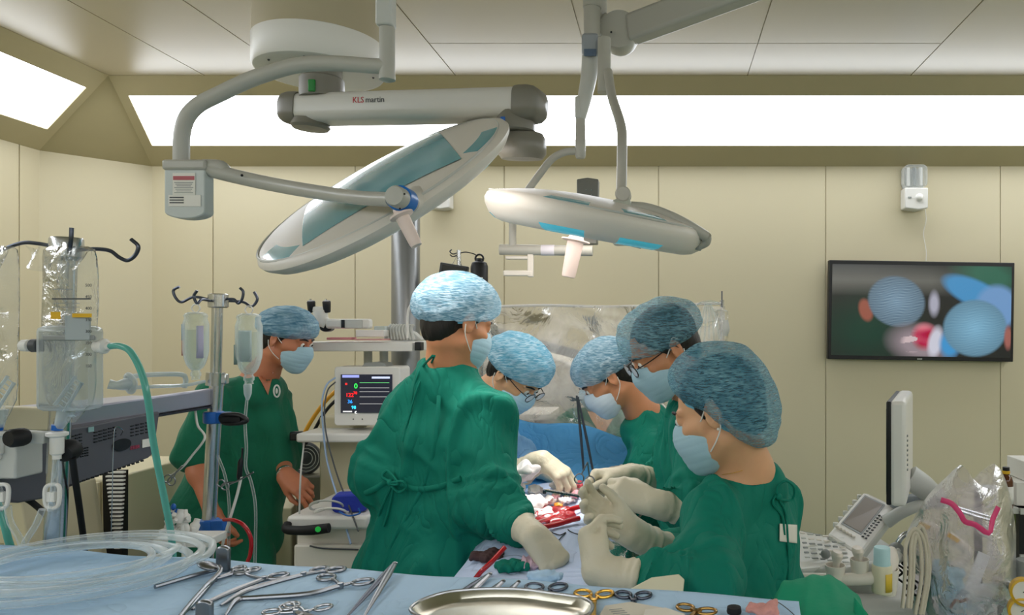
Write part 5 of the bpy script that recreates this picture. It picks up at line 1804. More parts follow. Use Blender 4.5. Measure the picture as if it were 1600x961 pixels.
# patient monitor
t = thing('patient_monitor', P(570, 668, 3.08), 'white patient monitor with coloured vital signs on a dark screen', 'patient monitor')
yy = 3.02
pa, pb = P(522, 665, yy), P(625, 573, yy)
mb = MB(); mb.prism(rrect((pb.x - pa.x), (pb.z - pa.z), .014), ((pa.x + pb.x) / 2, yy, (pa.z + pb.z) / 2), (1, 0, 0), (0, 0, 1), -.12); mn = mb.build('housing', M_WHITE, t, bevel=.004)
mb = MB(); mb.prism([(-.055, 0), (.055, 0), (.04, .018), (0, .022), (-.04, .018)], P(585, 574, yy + .02), (1, 0, 0), (0, 0, 1), -.08); mb.build('carry_handle', M_MGREY, t)
sa, sb = P(533, 645, yy - .002), P(613, 585, yy - .002)
scx = (sa.x + sb.x) / 2; scz = (sa.z + sb.z) / 2
mb = MB(); mb.box((scx, yy - .003, scz), (sb.x - sa.x, .006, sb.z - sa.z)); scn = mb.build('screen', mat('screen_dark', '20222c', .15, emit='2a2c38', estr=.6), t)
def glow(c, s_=1.2): return mat('glow_' + c, c, .5, emit=c, estr=s_)
def scr(px, py, w, h, c): MB().box(P(px, py, yy - .008), (w / FPX * yy, .0015, h / FPX * yy)).build('trace', glow(c), scn)
text_mesh('0', .030, P(553, 607, yy - .008), (1, 0, 0), (0, 0, 1), glow('40d060'), scn, 'reading', bold=True)
text_mesh('122', .022, P(540, 620, yy - .008), (1, 0, 0), (0, 0, 1), glow('e02828'), scn, 'reading', bold=True)
text_mesh('78', .016, P(552, 616, yy - .0075), (1, 0, 0), (0, 0, 1), glow('e02828'), scn, 'reading', bold=True)
text_mesh('36', .020, P(543, 630, yy - .008), (1, 0, 0), (0, 0, 1), glow('3aa0e0'), scn, 'reading', bold=True)
text_mesh('98', .019, P(549, 639, yy - .008), (1, 0, 0), (0, 0, 1), glow('40c8e0'), scn, 'reading', bold=True)
text_mesh('c', .02, P(554, 646, yy - .008), (1, 0, 0), (0, 0, 1), glow('e0e0e0'), scn, 'reading', bold=True)
for i, (px, py, w, h, c) in enumerate(((548, 588, 26, 4, '8890d0'), (595, 590, 28, 3, 'b0b8d0'), (541, 600, 3, 3, 'e02828'), (585, 598, 46, .8, '60c070'), (585, 606, 46, .8, '909090'), (585, 612, 46, .8, '909090'), (585, 620, 46, .8, '909090'), (585, 631, 46, .8, '909090'), (543, 643, 14, 2, 'c0c0c0'))):
    scr(px, py, w, h, c)
for px in (552, 566, 590): MB().ball(P(px, 655, yy - .001), .003, 8).build('button', M_DGREY, t)

# things on the upper shelf
t = thing('binocular_head', P(520, 531, 3.16), 'white twin-eyepiece viewing head with black eyecups on the upper shelf', 'optical head')
D = 3.16
for px in (487, 511):
    mb = MB(); mb.lathe(P(px, 488, D), (.04, -.2, 1), [(.013, 0), (.015, .004), (.017, .045), (.014, .050), (.006, .052), (0, .050)], 18); e = mb.build('eyepiece', M_BLACK, t)
    MB().bar(P(px - 2, 470, D), P(px - 2, 467, D), .006, .006, (0, 1, 0)).build('knurl', M_CHROME, e)
mb = MB(); mb.box(P(499, 483, D), (.05, .03, .022)); mb.build('bridge', M_WHITE, t, bevel=.005)
mb = MB(); mb.tube([P(500, 486, D), P(503, 500, D), P(512, 507, D)], [.030, .028, .024], 16); mb.build('neck', M_WHITE, t)
MB().lathe(P(514, 512, D + .02), (0, -1, 0), [(0, 0), (.026, 0), (.026, .03), (.022, .034), (0, .034)], 24, sy=.7).build('pivot', M_BLACK, t)
mb = MB(); mb.bar(P(512, 506, D), P(580, 506, D), .05, .042, (0, 0, 1)); mb.build('arm', M_WHITE, t, bevel=.01)
mb = MB(); mb.bar(P(532, 506, D - .027), P(566, 506, D - .027), .004, .036, (0, 0, 1)); mb.build('side_panel', M_LGREY, t, bevel=.001)
mb = MB(); mb.box(P(536, 506, D - .03), (.014, .004, .034)); mb.build('dark_window', M_BLACK, t)
mb = MB(); mb.box(P(582, 521, D), (.12, .06, .030)); mb.build('foot', M_WHITE, t, bevel=.003)
mb = MB(); mb.box(P(534, 529, 3.14), (.10, .09, .010), rotz(.2)); tag(mb.build('pink_packet', mat('packet_pink', 'd98a90', .7), None, bevel=.002), 'flat pink packet under the viewing head', 'packet')
mb = MB(); mb.box(P(582, 530.5, 3.13), (.12, .08, .006), rotz(-.1)); tag(mb.build('paper_packet', mat('packet_rosy', 'cf9a96', .7), None), 'thin red and white paper packet on the upper shelf', 'packet')
mb = MB(); mb.box(P(596, 518, 3.18), (.045, .05, .046)); tag(mb.build('clear_box', M_CLEARW, None, bevel=.003), 'small clear box on the upper shelf near the ribbed blower', 'box')
t = thing('ribbed_blower', P(630, 533, 3.2), 'pale grey ribbed half-round hose unit on the upper shelf', 'blower')
mb = MB()
for k in range(9): mb.tube([P(607 + k * 5, 531, 3.2), P(606 + k * 4.6, 515, 3.2), P(612 + k * 4.2, 507, 3.2)], .0065, 8)
mb.build('ribs', M_LGREY, t)
mb = MB(); mb.prism([(-.07, 0), (.10, 0), (.06, .035), (.0, .065), (-.05, .06), (-.07, .03)], P(624, 532, 3.23), (1, 0, 0), (0, 0, 1), -.06); mb.build('shell', M_LGREY, t, bevel=.006)
tubing('loop_hose', [P(637, 528, 3.13), P(637, 495, 3.13), P(641, 478, 3.13), P(652, 470, 3.13), P(664, 472, 3.13), P(670, 485, 3.13)], .0052, M_STRAP, 'pale hose looping up behind the head of the person seen from behind', n=8)
# hoses and cables
tubing('orange_hose', [P(540, 600, 3.42), P(520, 615, 3.40), P(502, 635, 3.38), P(482, 665, 3.36), P(465, 700, 3.34), P(448, 740, 3.33), P(440, 790, 3.33)], .0095, mat('hose_orange', 'e0a020', .45), 'orange hose sloping down behind the trolley', 'hose')
tubing('black_hose', [P(545, 612, 3.42), P(522, 628, 3.42), P(505, 648, 3.40), P(488, 678, 3.39), P(470, 706, 3.37), P(455, 740, 3.34)], .0075, M_RUBBER, 'black hose running beside the orange hose', 'hose')
tubing('monitor_cable', [P(524, 590, 3.0), P(510, 602, 2.98), P(503, 630, 2.96), P(505, 670, 2.94), P(511, 720, 2.9), P(528, 780, 2.75), P(548, 850, 2.65)], .0036, mat('cable_paleblue', '9db6d6', .4), 'pale blue monitor cable looping down past the black grip', 'cable')
tubing('monitor_cable', [P(524, 597, 3.0), P(512, 610, 2.97), P(507, 640, 2.95), P(510, 680, 2.92), P(526, 740, 2.85), P(545, 790, 2.7), P(560, 830, 2.62)], .0030, M_DGREY, 'dark monitor cable looping down to the worktop', 'cable')
tubing('grey_cord', [P(475, 692, 2.97), P(470, 740, 2.72), P(468, 790, 2.7), P(468, 818, 2.69)], .0032, M_LGREY, 'thin grey cord hanging from the shelf end to the black grip', 'cable')
t = thing('pressure_cuff', P(545, 803, 2.72), 'royal blue rolled cuff lying on the trolley worktop', 'pressure cuff')
mb = MB(); mb.prism(rrect(.125, .065, .02), P(546, 787, 2.70), (.98, .2, 0), (0, 0, 1), -.07); mb.build('cuff', mat('royal_blue', '2338a8', .6, bump=.3), t, bevel=.006)
MB().tube([P(530, 800, 2.64), P(545, 806, 2.62), P(562, 802, 2.62), P(560, 794, 2.62)], .003, 8).build('cuff_cord', M_BLUEP, t)
for q, (cx0, cy0) in enumerate(((510, 790), (518, 802))):
    pts = [P(cx0 + 26 * math.cos(k * .5), cy0 + 9 * math.sin(k * .5) + k * .12, 2.70 + .05 * math.sin(k * .5)) for k in range(22)]
    pts = [Vector((p.x, p.y, max(p.z, .932))) for p in pts]
    tubing('coiled_cable', pts, .0038, M_LGREY if q == 0 else M_STRAP, ('grey cable coiled left of the royal blue cuff', 'pale cable coiled in front of the royal blue cuff')[q], 'cable', n=8)

# slim drip pole with monitor and black bottle, far behind
D = 3.75
t = thing('drip_stand', (P(717, 900, D).x, D, 0), 'slim far drip stand holding a small dark monitor, behind the pale capped head', 'drip stand')
MB().cyl((P(717, 900, D).x, D, .05), P(717, 391, D), .011, n=16).build('pole', M_CHROME, t)
for pts in ([P(717, 394, D), P(708, 397, D), P(703, 393, D), P(706, 390, D)], [P(717, 396, D), P(728, 394, D), P(741, 397, D), P(745, 400, D)], [P(716, 398, D), P(708, 401, D), P(703, 398, D)]):
    MB().tube(pts, .003, 6).build('hook', M_DSTEEL, t)
MB().lathe((P(717, 900, D).x, D, 0), (0, 0, 1), [(0, 0), (.1, 0), (.1, .03), (.03, .05), (0, .05)], 32).build('foot', M_DGREY, t)
t = thing('hanging_display', P(708, 445, D - .08), 'small dark screen hung by a wire from the far slim stand', 'display')
mb = MB(); mb.box(P(708, 432, D - .08), (.14, .03, .12), roty(.16)); mb.build('housing', M_DGREY, t, bevel=.004)
mb = MB(); mb.box(P(708, 432, D - .097), (.122, .004, .10), roty(.16)); mb.build('screen', mat('dark_glass', '23262a', .1), t)
MB().tube([P(706, 415, D - .08), P(714, 400, D - .05), P(722, 416, D - .08)], .0015, 5, sm=0).build('hanging_wire', M_DSTEEL, t)
t = thing('gas_bottle', P(749, 460, D - .1), 'matt black bottle with a ring top and white label, beside the far slim stand', 'bottle')
MB().lathe(P(749, 462, D - .1), (0, 0, 1), [(0, 0), (.041, 0), (.042, .01), (.042, .145), (.036, .163), (.018, .172), (.016, .185), (0, .186)], 28).build('body', M_BLACK, t)
MB().tube([P(749, 404, D - .1) + Vector((.020 * math.cos(k * PI / 8), 0, .020 * math.sin(k * PI / 8))) for k in range(16)], .005, 8, sm=0, closed=True).build('ring', M_BLACK, t)
mb = MB(); mb.sheet(lambda u, v: P(749, 434 + 12 * v, D - .1) + Vector((math.sin((u - .5) * 1.3) * .0425, -math.cos((u - .5) * 1.3) * .0425, 0)), 8, 2); solid(mb.build('label', M_PAPER, t), .0006)
# ------------------------------------------------------------------ back wall and right side
# wall screen, showing the operation from above
D = 4.60
t = thing('wall_screen', P(1437, 565, D), 'large flat screen on the wall showing two blue caps over the operation', 'television')
c = P(1437.5, 486, D)
Wd, Hd = 288 / FPX * D, 154 / FPX * D
Rt = roty(math.radians(.9))
mb = MB(); mb.box(c, (Wd, .05, Hd), Rt); mb.build('casing', M_BLACK, t, bevel=.004)
mb = MB(); mb.box(c + Vector((0, .035, 0)), (.4, .03, .3)); mb.build('wall_bracket', M_DGREY, t)
NX, NY = 200, 106
U, V = np.meshgrid((np.arange(NX) + .5) / NX, (np.arange(NY) + .5) / NY)


def ellm(cx, cy, rx, ry, rot=0, soft=.06):
    x, y = (U - cx) * 1.87, (V - cy)
    a = math.radians(rot)
    x, y = x * math.cos(a) + y * math.sin(a), -x * math.sin(a) + y * math.cos(a)
    q = np.sqrt((x / rx) ** 2 + (y / ry) ** 2)
    return np.clip((1 + soft - q) / soft / 2, 0, 1), x, y, q


IM = np.zeros((NY, NX, 3)) + np.array([.012, .014, .014])
def over(m, col):
    global IM
    col = np.array(col)
    IM = IM * (1 - m[..., None]) + (col if col.ndim == 3 else col[None, None]) * m[..., None]
rs = np.random.RandomState(3)
STR = np.sin(V * 230 + U * 70 + 1.6 * np.sin(U * 40) + 1.2 * np.sin(V * 30 + U * 33)) * (.6 + .4 * np.sin(U * 95 + V * 38 + 2))
nz = sum(np.sin(U * a + V * b + c_) for a, b, c_ in rs.uniform(-40, 40, (9, 3))) / 4
over(np.clip(1 - np.abs(V - .17) / .17, 0, 1) ** .8 * np.clip((.85 - U) / .3, 0, 1) * .75, [.17, .17, .15])
m, *_ = ellm(.88, .10, .32, .16, 15, .5); over(m * .8, [.03, .16, .10])
m, *_ = ellm(.20, .72, .40, .30, 0, .7); over(m * .7, [.0, .05, .03])
m, *_ = ellm(.80, .30, .36, .14, 25, .15); over(m, [.06, .28, .55])
m, *_ = ellm(.92, .45, .22, .24, 0, .15); over(m, [.16, .32, .58])
m, *_ = ellm(.19, .50, .07, .12, -15, .2); over(m, [.30, .09, .06])
m, x, y, q = ellm(.36, .40, .30, .27, 25, .05)
over(m, np.stack([.17 + STR * .07, .27 + STR * .09, .36 + STR * .09], -1) * (1.15 - .5 * q[..., None]))
m, *_ = ellm(.50, .86, .30, .18, 10, .4); over(m, [.30, .24, .27])
m, *_ = ellm(.52, .78, .12, .13, 0, .3); over(m, np.stack([.55 + .2 * nz, .06 + .12 * nz, .12 + .12 * nz], -1).clip(0, 1))
m, *_ = ellm(.45, .84, .10, .10, 0, .3); over(m * (nz > 0), [.62, .48, .50])
m, *_ = ellm(.58, .84, .07, .16, 10, .3); over(m, [.62, .62, .72])
m, *_ = ellm(.57, .42, .05, .12, 0, .4); over(m * .9, [.45, .45, .55])
m, *_ = ellm(.66, .86, .10, .14, 0, .3); over(m, [.05, .30, .62])
m, x, y, q = ellm(.80, .68, .33, .31, 0, .05)
over(m, np.stack([.17 + STR * .03, .36 + STR * .05, .50 + STR * .05], -1) * (1.25 - .55 * q[..., None]))
m, *_ = ellm(.985, .78, .04, .12, 0, .3); over(m, [.35, .12, .10])
IM = (IM * .85).clip(0, 1)
ix = c + Rt @ Vector((-Wd * .484, -.0262, Hd * .46))
vs, fs = [], []
for j in range(NY + 1):
    for i in range(NX + 1):
        vs.append(ix + Rt @ Vector((Wd * .968 * i / NX, 0, -Hd * .92 * j / NY)))
fs = [(j * (NX + 1) + i, (j + 1) * (NX + 1) + i, (j + 1) * (NX + 1) + i + 1, j * (NX + 1) + i + 1) for j in range(NY) for i in range(NX)]
M_SCR = bpy.data.materials.new('screen_picture'); M_SCR.use_nodes = True
nt = M_SCR.node_tree; b = nt.nodes['Principled BSDF']
at = nt.nodes.new('ShaderNodeVertexColor'); at.layer_name = 'picture'
b.inputs['Base Color'].default_value = (.01, .01, .01, 1); b.inputs['Roughness'].default_value = .15
nt.links.new(at.outputs[0], b.inputs['Emission Color']); b.inputs['Emission Strength'].default_value = 1.0
o = link_mesh('screen', vs, fs, M_SCR, t, smooth=False)
ca = o.data.color_attributes.new('picture', 'FLOAT_COLOR', 'CORNER')
cols = np.ones((len(fs), 4, 4)); cols[:, :, :3] = IM.reshape(-1, 1, 3)
ca.data.foreach_set('color', cols.ravel())
MB().box(P(1437, 561, D - .028), (.03, .002, .006)).build('maker_mark', M_LGREY, t)
tubing('screen_wire', [P(1446, 327, 4.63), P(1447, 345, 4.63), P(1443, 365, 4.63), P(1447, 390, 4.63), P(1447, 408, 4.63)], .0022, M_STRAP, 'thin white wire from the right wall lamp down to the screen', 'cable', n=6)


def wall_lamp(px, py, lab, h=70):
    D = 4.60
    s = D / FPX
    t = thing('emergency_lamp', P(px, py + h / 2, D), lab, 'wall lamp', 'emergency lamps on the back wall')
    w_ = 36 * s
    c = P(px, py, D)
    mb = MB(); mb.prism([(-w_ / 2, -h / 2 * s), (w_ * .1, -h * .54 * s), (w_ / 2, -h / 2 * s), (w_ / 2, -h * .05 * s), (-w_ / 2, -h * .05 * s)], c + Vector((0, .04, 0)), (1, 0, 0), (0, 0, 1), .09); bs_ = mb.build('base', M_WHITE, t, bevel=.006)
    MB().ball(c + Vector((w_ * .12, -.05, -h * .27 * s)), (w_ * .17, .02, w_ * .17), 16).build('sensor_dome', M_WHITE, bs_)
    MB().box(c + Vector((-w_ * .3, -.052, -h * .27 * s)), (w_ * .15, .002, .01)).build('print', M_MGREY, bs_)
    mb = MB(); mb.prism(rrect(w_, h * .5 * s, .03), c + Vector((0, .03, h * .22 * s)), (1, 0, 0), (0, 0, 1), .07); mb.build('lens_cover', clear_tube('lamp_cover', 'f4f6f6', .12, .05), t, bevel=.004)
    mb = MB(); mb.box(c + Vector((0, .03, h * .2 * s)), (w_ * .9, .01, h * .45 * s)); mb.build('reflector', M_LGREY, t)
    for k in (-1, 0, 1):
        mb = MB(); mb.cyl(c + Vector((k * w_ * .27, -.01, h * .02 * s)), c + Vector((k * w_ * .27, -.01, h * .42 * s)), .011, n=12); mb.build('lamp_tube', M_WHITE if k else M_MGREY, t)
    return t


wall_lamp(1428, 292, 'white wall lamp with clear ribbed cover above the large screen')
wall_lamp(688, 291, 'white wall lamp partly hidden behind the large tilted surgical light')

# ---------------------------------------------------------- clear sheet hung across, with its rail and the blue head drape
t = thing('drape_rail', P(950, 478, 3.19), 'thin white rail holding up the clear plastic sheet', 'rail')
mb = MB(); mb.tube([P(752, 480, 3.19), P(850, 477, 3.19), P(960, 479, 3.19), P(1128, 474, 3.19)], .006, 10)
mb.build('rod', M_WHITE, t)
for px in (752, 1128):
    a_ = P(px, 476, 3.205)
    MB().cyl((a_.x, a_.y, .03), (a_.x, a_.y, a_.z + .02), .009, n=14).build('upright', M_CHROME, t)
    MB().lathe((a_.x, a_.y, 0), (0, 0, 1), [(0, 0), (.14, 0), (.14, .02), (.02, .04)], 24).build('foot', M_DGREY, t)
MB().tube([P(1128, 480, 3.1), P(1128, 455, 3.1)], .003, 6).build('pin', M_DSTEEL, t)
M_SHEET = plastic_film('clear_sheet', 'f8f8f8', .70, .22, 7, .8, milky='fffaf6')
s1, s2 = sines(101, (9, 9, 9)), sines(102, (26, 26, 26))
def sheet_pt(u, v):
    px = 752 + (1132 - 752) * u
    p = P(px, 479 + 205 * v, 3.185)
    q = np.array([[p.x, 0, p.z]])
    dg = np.array([[p.x * .6 + p.z, 0, p.z - p.x * .5]])
    return p + Vector((0, -.03 * float(s1(dg)[0]) - .010 * float(s2(q)[0]) - .05 * math.sin(u * 13) * (.2 + v * .6), 0))
o = MB().sheet(sheet_pt, 110, 60).build('clear_sheet', M_SHEET, None, angle=180)
tag(o, 'wide crinkled clear plastic sheet hanging behind the bowed heads', 'plastic sheet')
o = MB()
o.tube([P(1090, 476, 3.08), P(1098, 472, 3.05), P(1112, 471, 3.05), P(1124, 474, 3.05)], .004, 8)
for k in range(5): o.tube([P(1102 + k * 2, 474, 3.05), P(1098 + k * 5, 495, 3.05), P(1092 + k * 8, 530 + (k % 2) * 6, 3.04)], .004, 8)
tag(o.build('gathered_tubing', M_TUBE), 'bunch of gathered clear tubing hung on the right end of the rail', 'tubing')
t = thing('hanging_pouch', P(1130, 500, 3.02), 'small clear pouch with grey valve hanging on the rail end', 'pouch')
mb = MB(); mb.tube([P(1116, 486, 3.04), P(1124, 484, 3.04), P(1136, 486, 3.04)], .003, 8); mb.build('hanger', M_STRAP, t)
mb = MB(); mb.sheet(lambda u, v: P(1116 + 22 * u, 486 + 48 * v, 3.02) + Vector((0, .006 * math.sin(u * 9 + v * 5), 0)), 10, 12); mb.build('pouch', M_RES, t, angle=180)
mb = MB(); mb.tube([P(1134, 500, 3.0), P(1135, 515, 3.0), P(1133, 525, 3.0)], [.010, .014, .008], 12); mb.build('valve', M_LGREY, t)

# low equipment seen through and under the sheet
t = thing('side_bench', (P(830, 700, 3.55).x, 3.55, 0), 'grey steel side bench glimpsed through the clear sheet', 'bench')
mb = MB(); mb.box((P(812, 650, 3.6).x, 3.6, 1.19), (.34, .34, .03)); mb.build('top', M_CREAM, t, bevel=.004)
mb = MB(); mb.box((P(812, 650, 3.6).x, 3.62, .60), (.30, .28, 1.14)); mb.build('body', M_MGREY, t, bevel=.006)
mb = MB(); mb.box((P(812, 650, 3.6).x, 3.474, 1.10), (.26, .012, .10)); mb.build('dark_front', M_DGREY, t, bevel=.002)
t = thing('white_console', (P(810, 560, 4.0).x, 4.1, 0), 'pale console standing far behind the clear sheet', 'medical console')
mb = MB(); mb.prism([(-.32, 0), (.42, 0), (.42, 1.22), (.20, 1.40), (-.32, 1.58)], (P(830, 560, 4.05).x, 4.05, 0.02), (1, 0, 0), (0, 0, 1), -.4); mb.build('body', M_CREAM, t, bevel=.01)
mb = MB(); mb.bar(P(775, 520, 4.03), P(925, 560, 4.03), .02, .05, (0, 0, 1)); mb.build('grey_band', M_MGREY, t)

# bright blue drape rising from the patient to the rail
s3 = sines(103, (10, 10, 10))
def bd_pt(u, v):
    top = P(790 + 195 * u, 648 + 34 * u + 5 * math.sin(u * 8), 3.07)
    bot = Vector((-.62 + .56 * u, 2.58, 1.00 + .05 * math.sin(u * PI)))
    p = top.lerp(bot, v)
    p.z -= .07 * math.sin(v * PI)
    return p + Vector((0, -.012 * float(s3(np.array([[p.x, p.y, p.z]]))[0]) - .014 * math.sin(u * 22) * v, 0))
o = MB().sheet(bd_pt, 60, 40).build('head_drape', M_BLUEDR, None, angle=180); solid(o, .003)
tag(o, 'bright blue cloth rising between the patient and the anaesthetist', 'surgical drape')

# ---------------------------------------------------------- operating table, patient drapes
t = thing('operating_table', (-.33, 2.3, 0), 'operating table under the patient, hidden by blue and white drapes', 'operating table')
mb = MB(); mb.box((-.33, 2.35, .82), (.38, 1.7, .06)); mb.build('table_top', M_CHROME, t, bevel=.01)
mb = MB(); mb.box((-.33, 2.35, .45), (.22, .34, .70)); mb.build('column', M_CHROME, t, bevel=.02)
mb = MB(); mb.box((-.33, 2.35, .06), (.34, .95, .12)); mb.build('base', M_MGREY, t, bevel=.02)
s4, s5 = sines(111, (8, 8, 8)), sines(112, (22, 22, 22))
def body_z(x, y):
    q = (x + .33) / .24
    z = .925 + .14 * math.exp(-(q ** 4)) * (.30 + .70 / (1 + math.exp(-(y - 2.02) * 11)))
    e = max(abs(x + .33) - .225, 0)
    z -= min(e * 5.0, .45) if e > 0 else 0
    f_ = max(1.56 - y, 0)
    z -= min(f_ * 6, .4)
    r_ = math.hypot((x - FIELD.x) / .11, (y - FIELD.y) / .14)
    z -= .045 * math.exp(-r_ ** 4)
    return z
def pd_pt(u, v):
    x = -.33 + (u - .5) * .54
    y = 1.50 + 1.12 * v
    X = np.array([[x, y, 0]])
    z = body_z(x, y) + .006 * float(s4(X)[0]) + .003 * float(s5(X)[0])
    return Vector((x + .012 * float(s4(X + 3)[0]), y, z))
M_PDRAPE = mat('patient_drape', 'c0d0ec', .85, bump=.3, bscale=25, var=.12, vscale=4, wrinkle=.5)
o = MB().sheet(pd_pt, 90, 110).build('patient_drape', M_PDRAPE, None, angle=180)
tag(o, 'pale blue drape spread over the patient and hanging down both sides', 'surgical drape')


def on(px, py, d, h=0.0):
    """the drape's top under a measured direction (searched along the ray)"""
    p = P(px, py, 1.5)
    k = 1.5
    while k < 2.6:
        p = P(px, py, k)
        if p.z <= body_z(p.x, p.y) + h: return p
        k += .006
    return P(px, py, d)


def crumple(name, c, r, m, seed, label, cat, group=None, amp=.35, res=.0035, parent=None):
    S = F()
    S.ell(c, r, None, .01)
    fq = 1.9 / (sum(r) / 3)
    n1, n2 = sines(seed, (fq, fq, fq)), sines(seed + 1, (fq * 2.4, fq * 2.4, fq * 2.4))
    mr = min(r)
    o = S.build(name, res, m, parent, fold=lambda X: mr * amp * 1.3 * (np.exp(-(n1(X) / .4) ** 2) - .5) + mr * .22 * n2(X))
    return tag(o, label, cat, group)


for i, (px, py, r, lab) in enumerate(((818, 742, (.040, .05, .025), 'white gauze bunched under the glove of the person in blue'),
                                      (803, 768, (.030, .05, .020), 'white gauze left of the wound below the blue sleeve'),
                                      (826, 792, (.055, .05, .020), 'large bright gauze pad on the near left of the wound'),
                                      (848, 808, (.045, .035, .015), 'gauze pad lying against the red tubes'),
                                      (872, 762, (.030, .025, .014), 'folded gauze on the far rim of the wound'),
                                      (858, 786, (.022, .02, .012), 'small gauze at the left end of the toothed bar'),
                                      (812, 812, (.05, .04, .015), 'gauze pad nearest the lowered glove'),
                                      (836, 770, (.028, .03, .016), 'gauze tucked at the left rim of the wound'))):
    c = on(px, py, 2.25)
    crumple('gauze_pad', c + Vector((0, 0, .010)), r, M_GAUZE, 200 + i, lab, 'gauze', 'gauze round the wound', .5)
c = FIELD
crumple('wound_tissue', Vector((c.x + .01, c.y, body_z(c.x, c.y) - .004)), (.070, .095, .024), M_FLESH, 220, 'red open wound in the middle of the drapes, under the gloves', 'wound', None, .6, .005)
M_PINKG = mat('pink_wet_gauze', 'e6a3ac', .6, var=.35, vscale=45, bump=.6)
for i, (px, py, lab) in enumerate(((868, 782, 'pink-stained gauze strip across the left of the wound'), (884, 788, 'pink-stained gauze strip lying in the middle of the wound'), (900, 778, 'pink-stained gauze strip near the gloved fingertips'), (880, 770, 'pink-stained gauze strip at the far side of the wound'))):
    c_ = on(px, py, 2.2)
    crumple('gauze_strip', c_ + Vector((0, 0, .012)), (.030 if i % 2 else .014, .014 if i % 2 else .03, .009), (M_PINKG, M_GAUZE)[i % 2], 300 + i, lab, 'gauze', 'gauze strips in the wound', .6)
for i, (px, py, r, lab, m_) in enumerate(((897, 764, (.03, .03, .016), 'blood-soaked sponge on the right rim of the wound', mat('bloody_gauze', 'c94a52', .7, var=.4, vscale=50, bump=.5)),
                                          (872, 796, (.014, .014, .010), 'orange-yellow clip at the near rim of the wound', mat('orange_clip', 'e0902a', .4)),
                                          (822, 840, (.05, .03, .008), 'pinkish wet sponge by the reaching glove', mat('pink_gauze', 'dcb8c4', .7, bump=.5)))):
    crumple('sponge', on(px, py, 2.2) + Vector((0, 0, .012)), r, m_, 230 + i, lab, 'sponge')
# toothed retractor bar
t = thing('rib_retractor', P(890, 778, 2.16), 'toothed steel retractor bar lying across the wound', 'retractor')
A, B = P(853, 766, 2.18), P(934, 780, 2.06)
MB().bar(A, B, .012, .005).build('bar', M_CHROME, t)
mb = MB()
for k in range(26):
    p = A.lerp(B, (k + .5) / 26); mb.box(p + Vector((0, -.007, .001)), (.0026, .006, .004))
mb.build('teeth', M_DSTEEL, t)
mb = MB(); mb.box(A + Vector((-.004, 0, -.004)), (.010, .014, .012)); mb.build('arm_block', M_DSTEEL, t, bevel=.002)
for i, (pts, lab) in enumerate((
        ([(838, 820), (862, 812), (885, 800), (912, 793), (944, 789)], 'thick red blood tube running under the gloves, farther one'),
        ([(846, 826), (868, 822), (892, 815), (905, 812)], 'thick red blood tube, nearer one beside the wound'))):
    tubing('red_line', [on(a, b_, 2.1, .012) + Vector((0, 0, .004)) for a, b_ in pts], .0075, M_RED, lab)
tubing('red_line', [P(742, 905, 1.85), P(752, 893, 1.84), P(768, 878, 1.85), P(789, 855, 1.88)], .0065, M_RED, 'red tube standing out near the right hip of the person seen from behind')
for i, pts in enumerate(([(884, 815), (888, 828), (905, 835), (925, 832)], [(862, 832), (875, 836), (884, 832), (872, 845), (868, 850)], [(935, 872), (950, 880), (975, 880), (1000, 872)])):
    tubing('thin_lead', [on(a, b_, 1.9, .004) for a, b_ in pts], .0014, M_RUBBER, ('thin black wire right of the nearer red tube', 'thin black wire crossing below the red tubes', 'thin black wire beside the clear wrinkled bag')[i], 'wire', n=6)
mb = MB()
s6 = sines(140, (30, 30, 30))
def bagp(u, v):
    a, b_ = on(925 + 80 * u, 848 + 45 * v, 1.8, .0), 0
    return a + Vector((0, 0, .012 + .022 * math.sin(u * PI) * math.sin(v * PI) + .004 * float(s6(np.array([[a.x, a.y, 0]]))[0])))
o = mb.sheet(bagp, 26, 18).build('clear_bag', plastic_film('wet_film', 'f3eef2', .6, .25, 10, .35), None, angle=180)
tag(o, 'clear wrinkled bag lying on the drape right of the clenched glove', 'plastic bag')
for i, (px, py, m_, lab) in enumerate(((762, 874, mat('dark_cloth', '4a3434', .8, bump=.4), 'dark stained cloth lump by the hip of the person seen from behind'), (800, 890, M_GOWN, 'fold of green cloth between the two tables'), (830, 885, mat('pink_stain', 'd3b6c6', .7, bump=.4), 'faintly pink stained pad under the lowered glove'))):
    crumple('cloth_lump', on(px, py, 1.75) + Vector((0, 0, .008)), (.045, .03, .014), m_, 250 + i, lab, 'cloth')

# forceps held upright
t = thing('needle_forceps', P(915, 735, 2.2), 'long dark forceps held upright in the upper gloved hand', 'forceps')
for (a, b_) in (((901, 618), (912, 735)), ((903, 620), (927, 738))):
    mb = MB(); mb.tube([P(*a, 2.2), P((a[0] + b_[0]) / 2 + 1, (a[1] + b_[1]) / 2 + 4, 2.2), P(*b_, 2.2)], [.0028, .0042, .0034], 8, flat=.6, flathint=(0, 1, 0)); mb.build('arm', M_DSTEEL, t)
mb = MB(); forceps_rings(mb, P(918, 722, 2.15), P(905, 748, 2.15), P(922, 752, 2.15), .013, .0022)
tag(mb.build('needle_holder', M_STEEL), 'steel ring handle poking from the upper gloved hand', 'forceps')

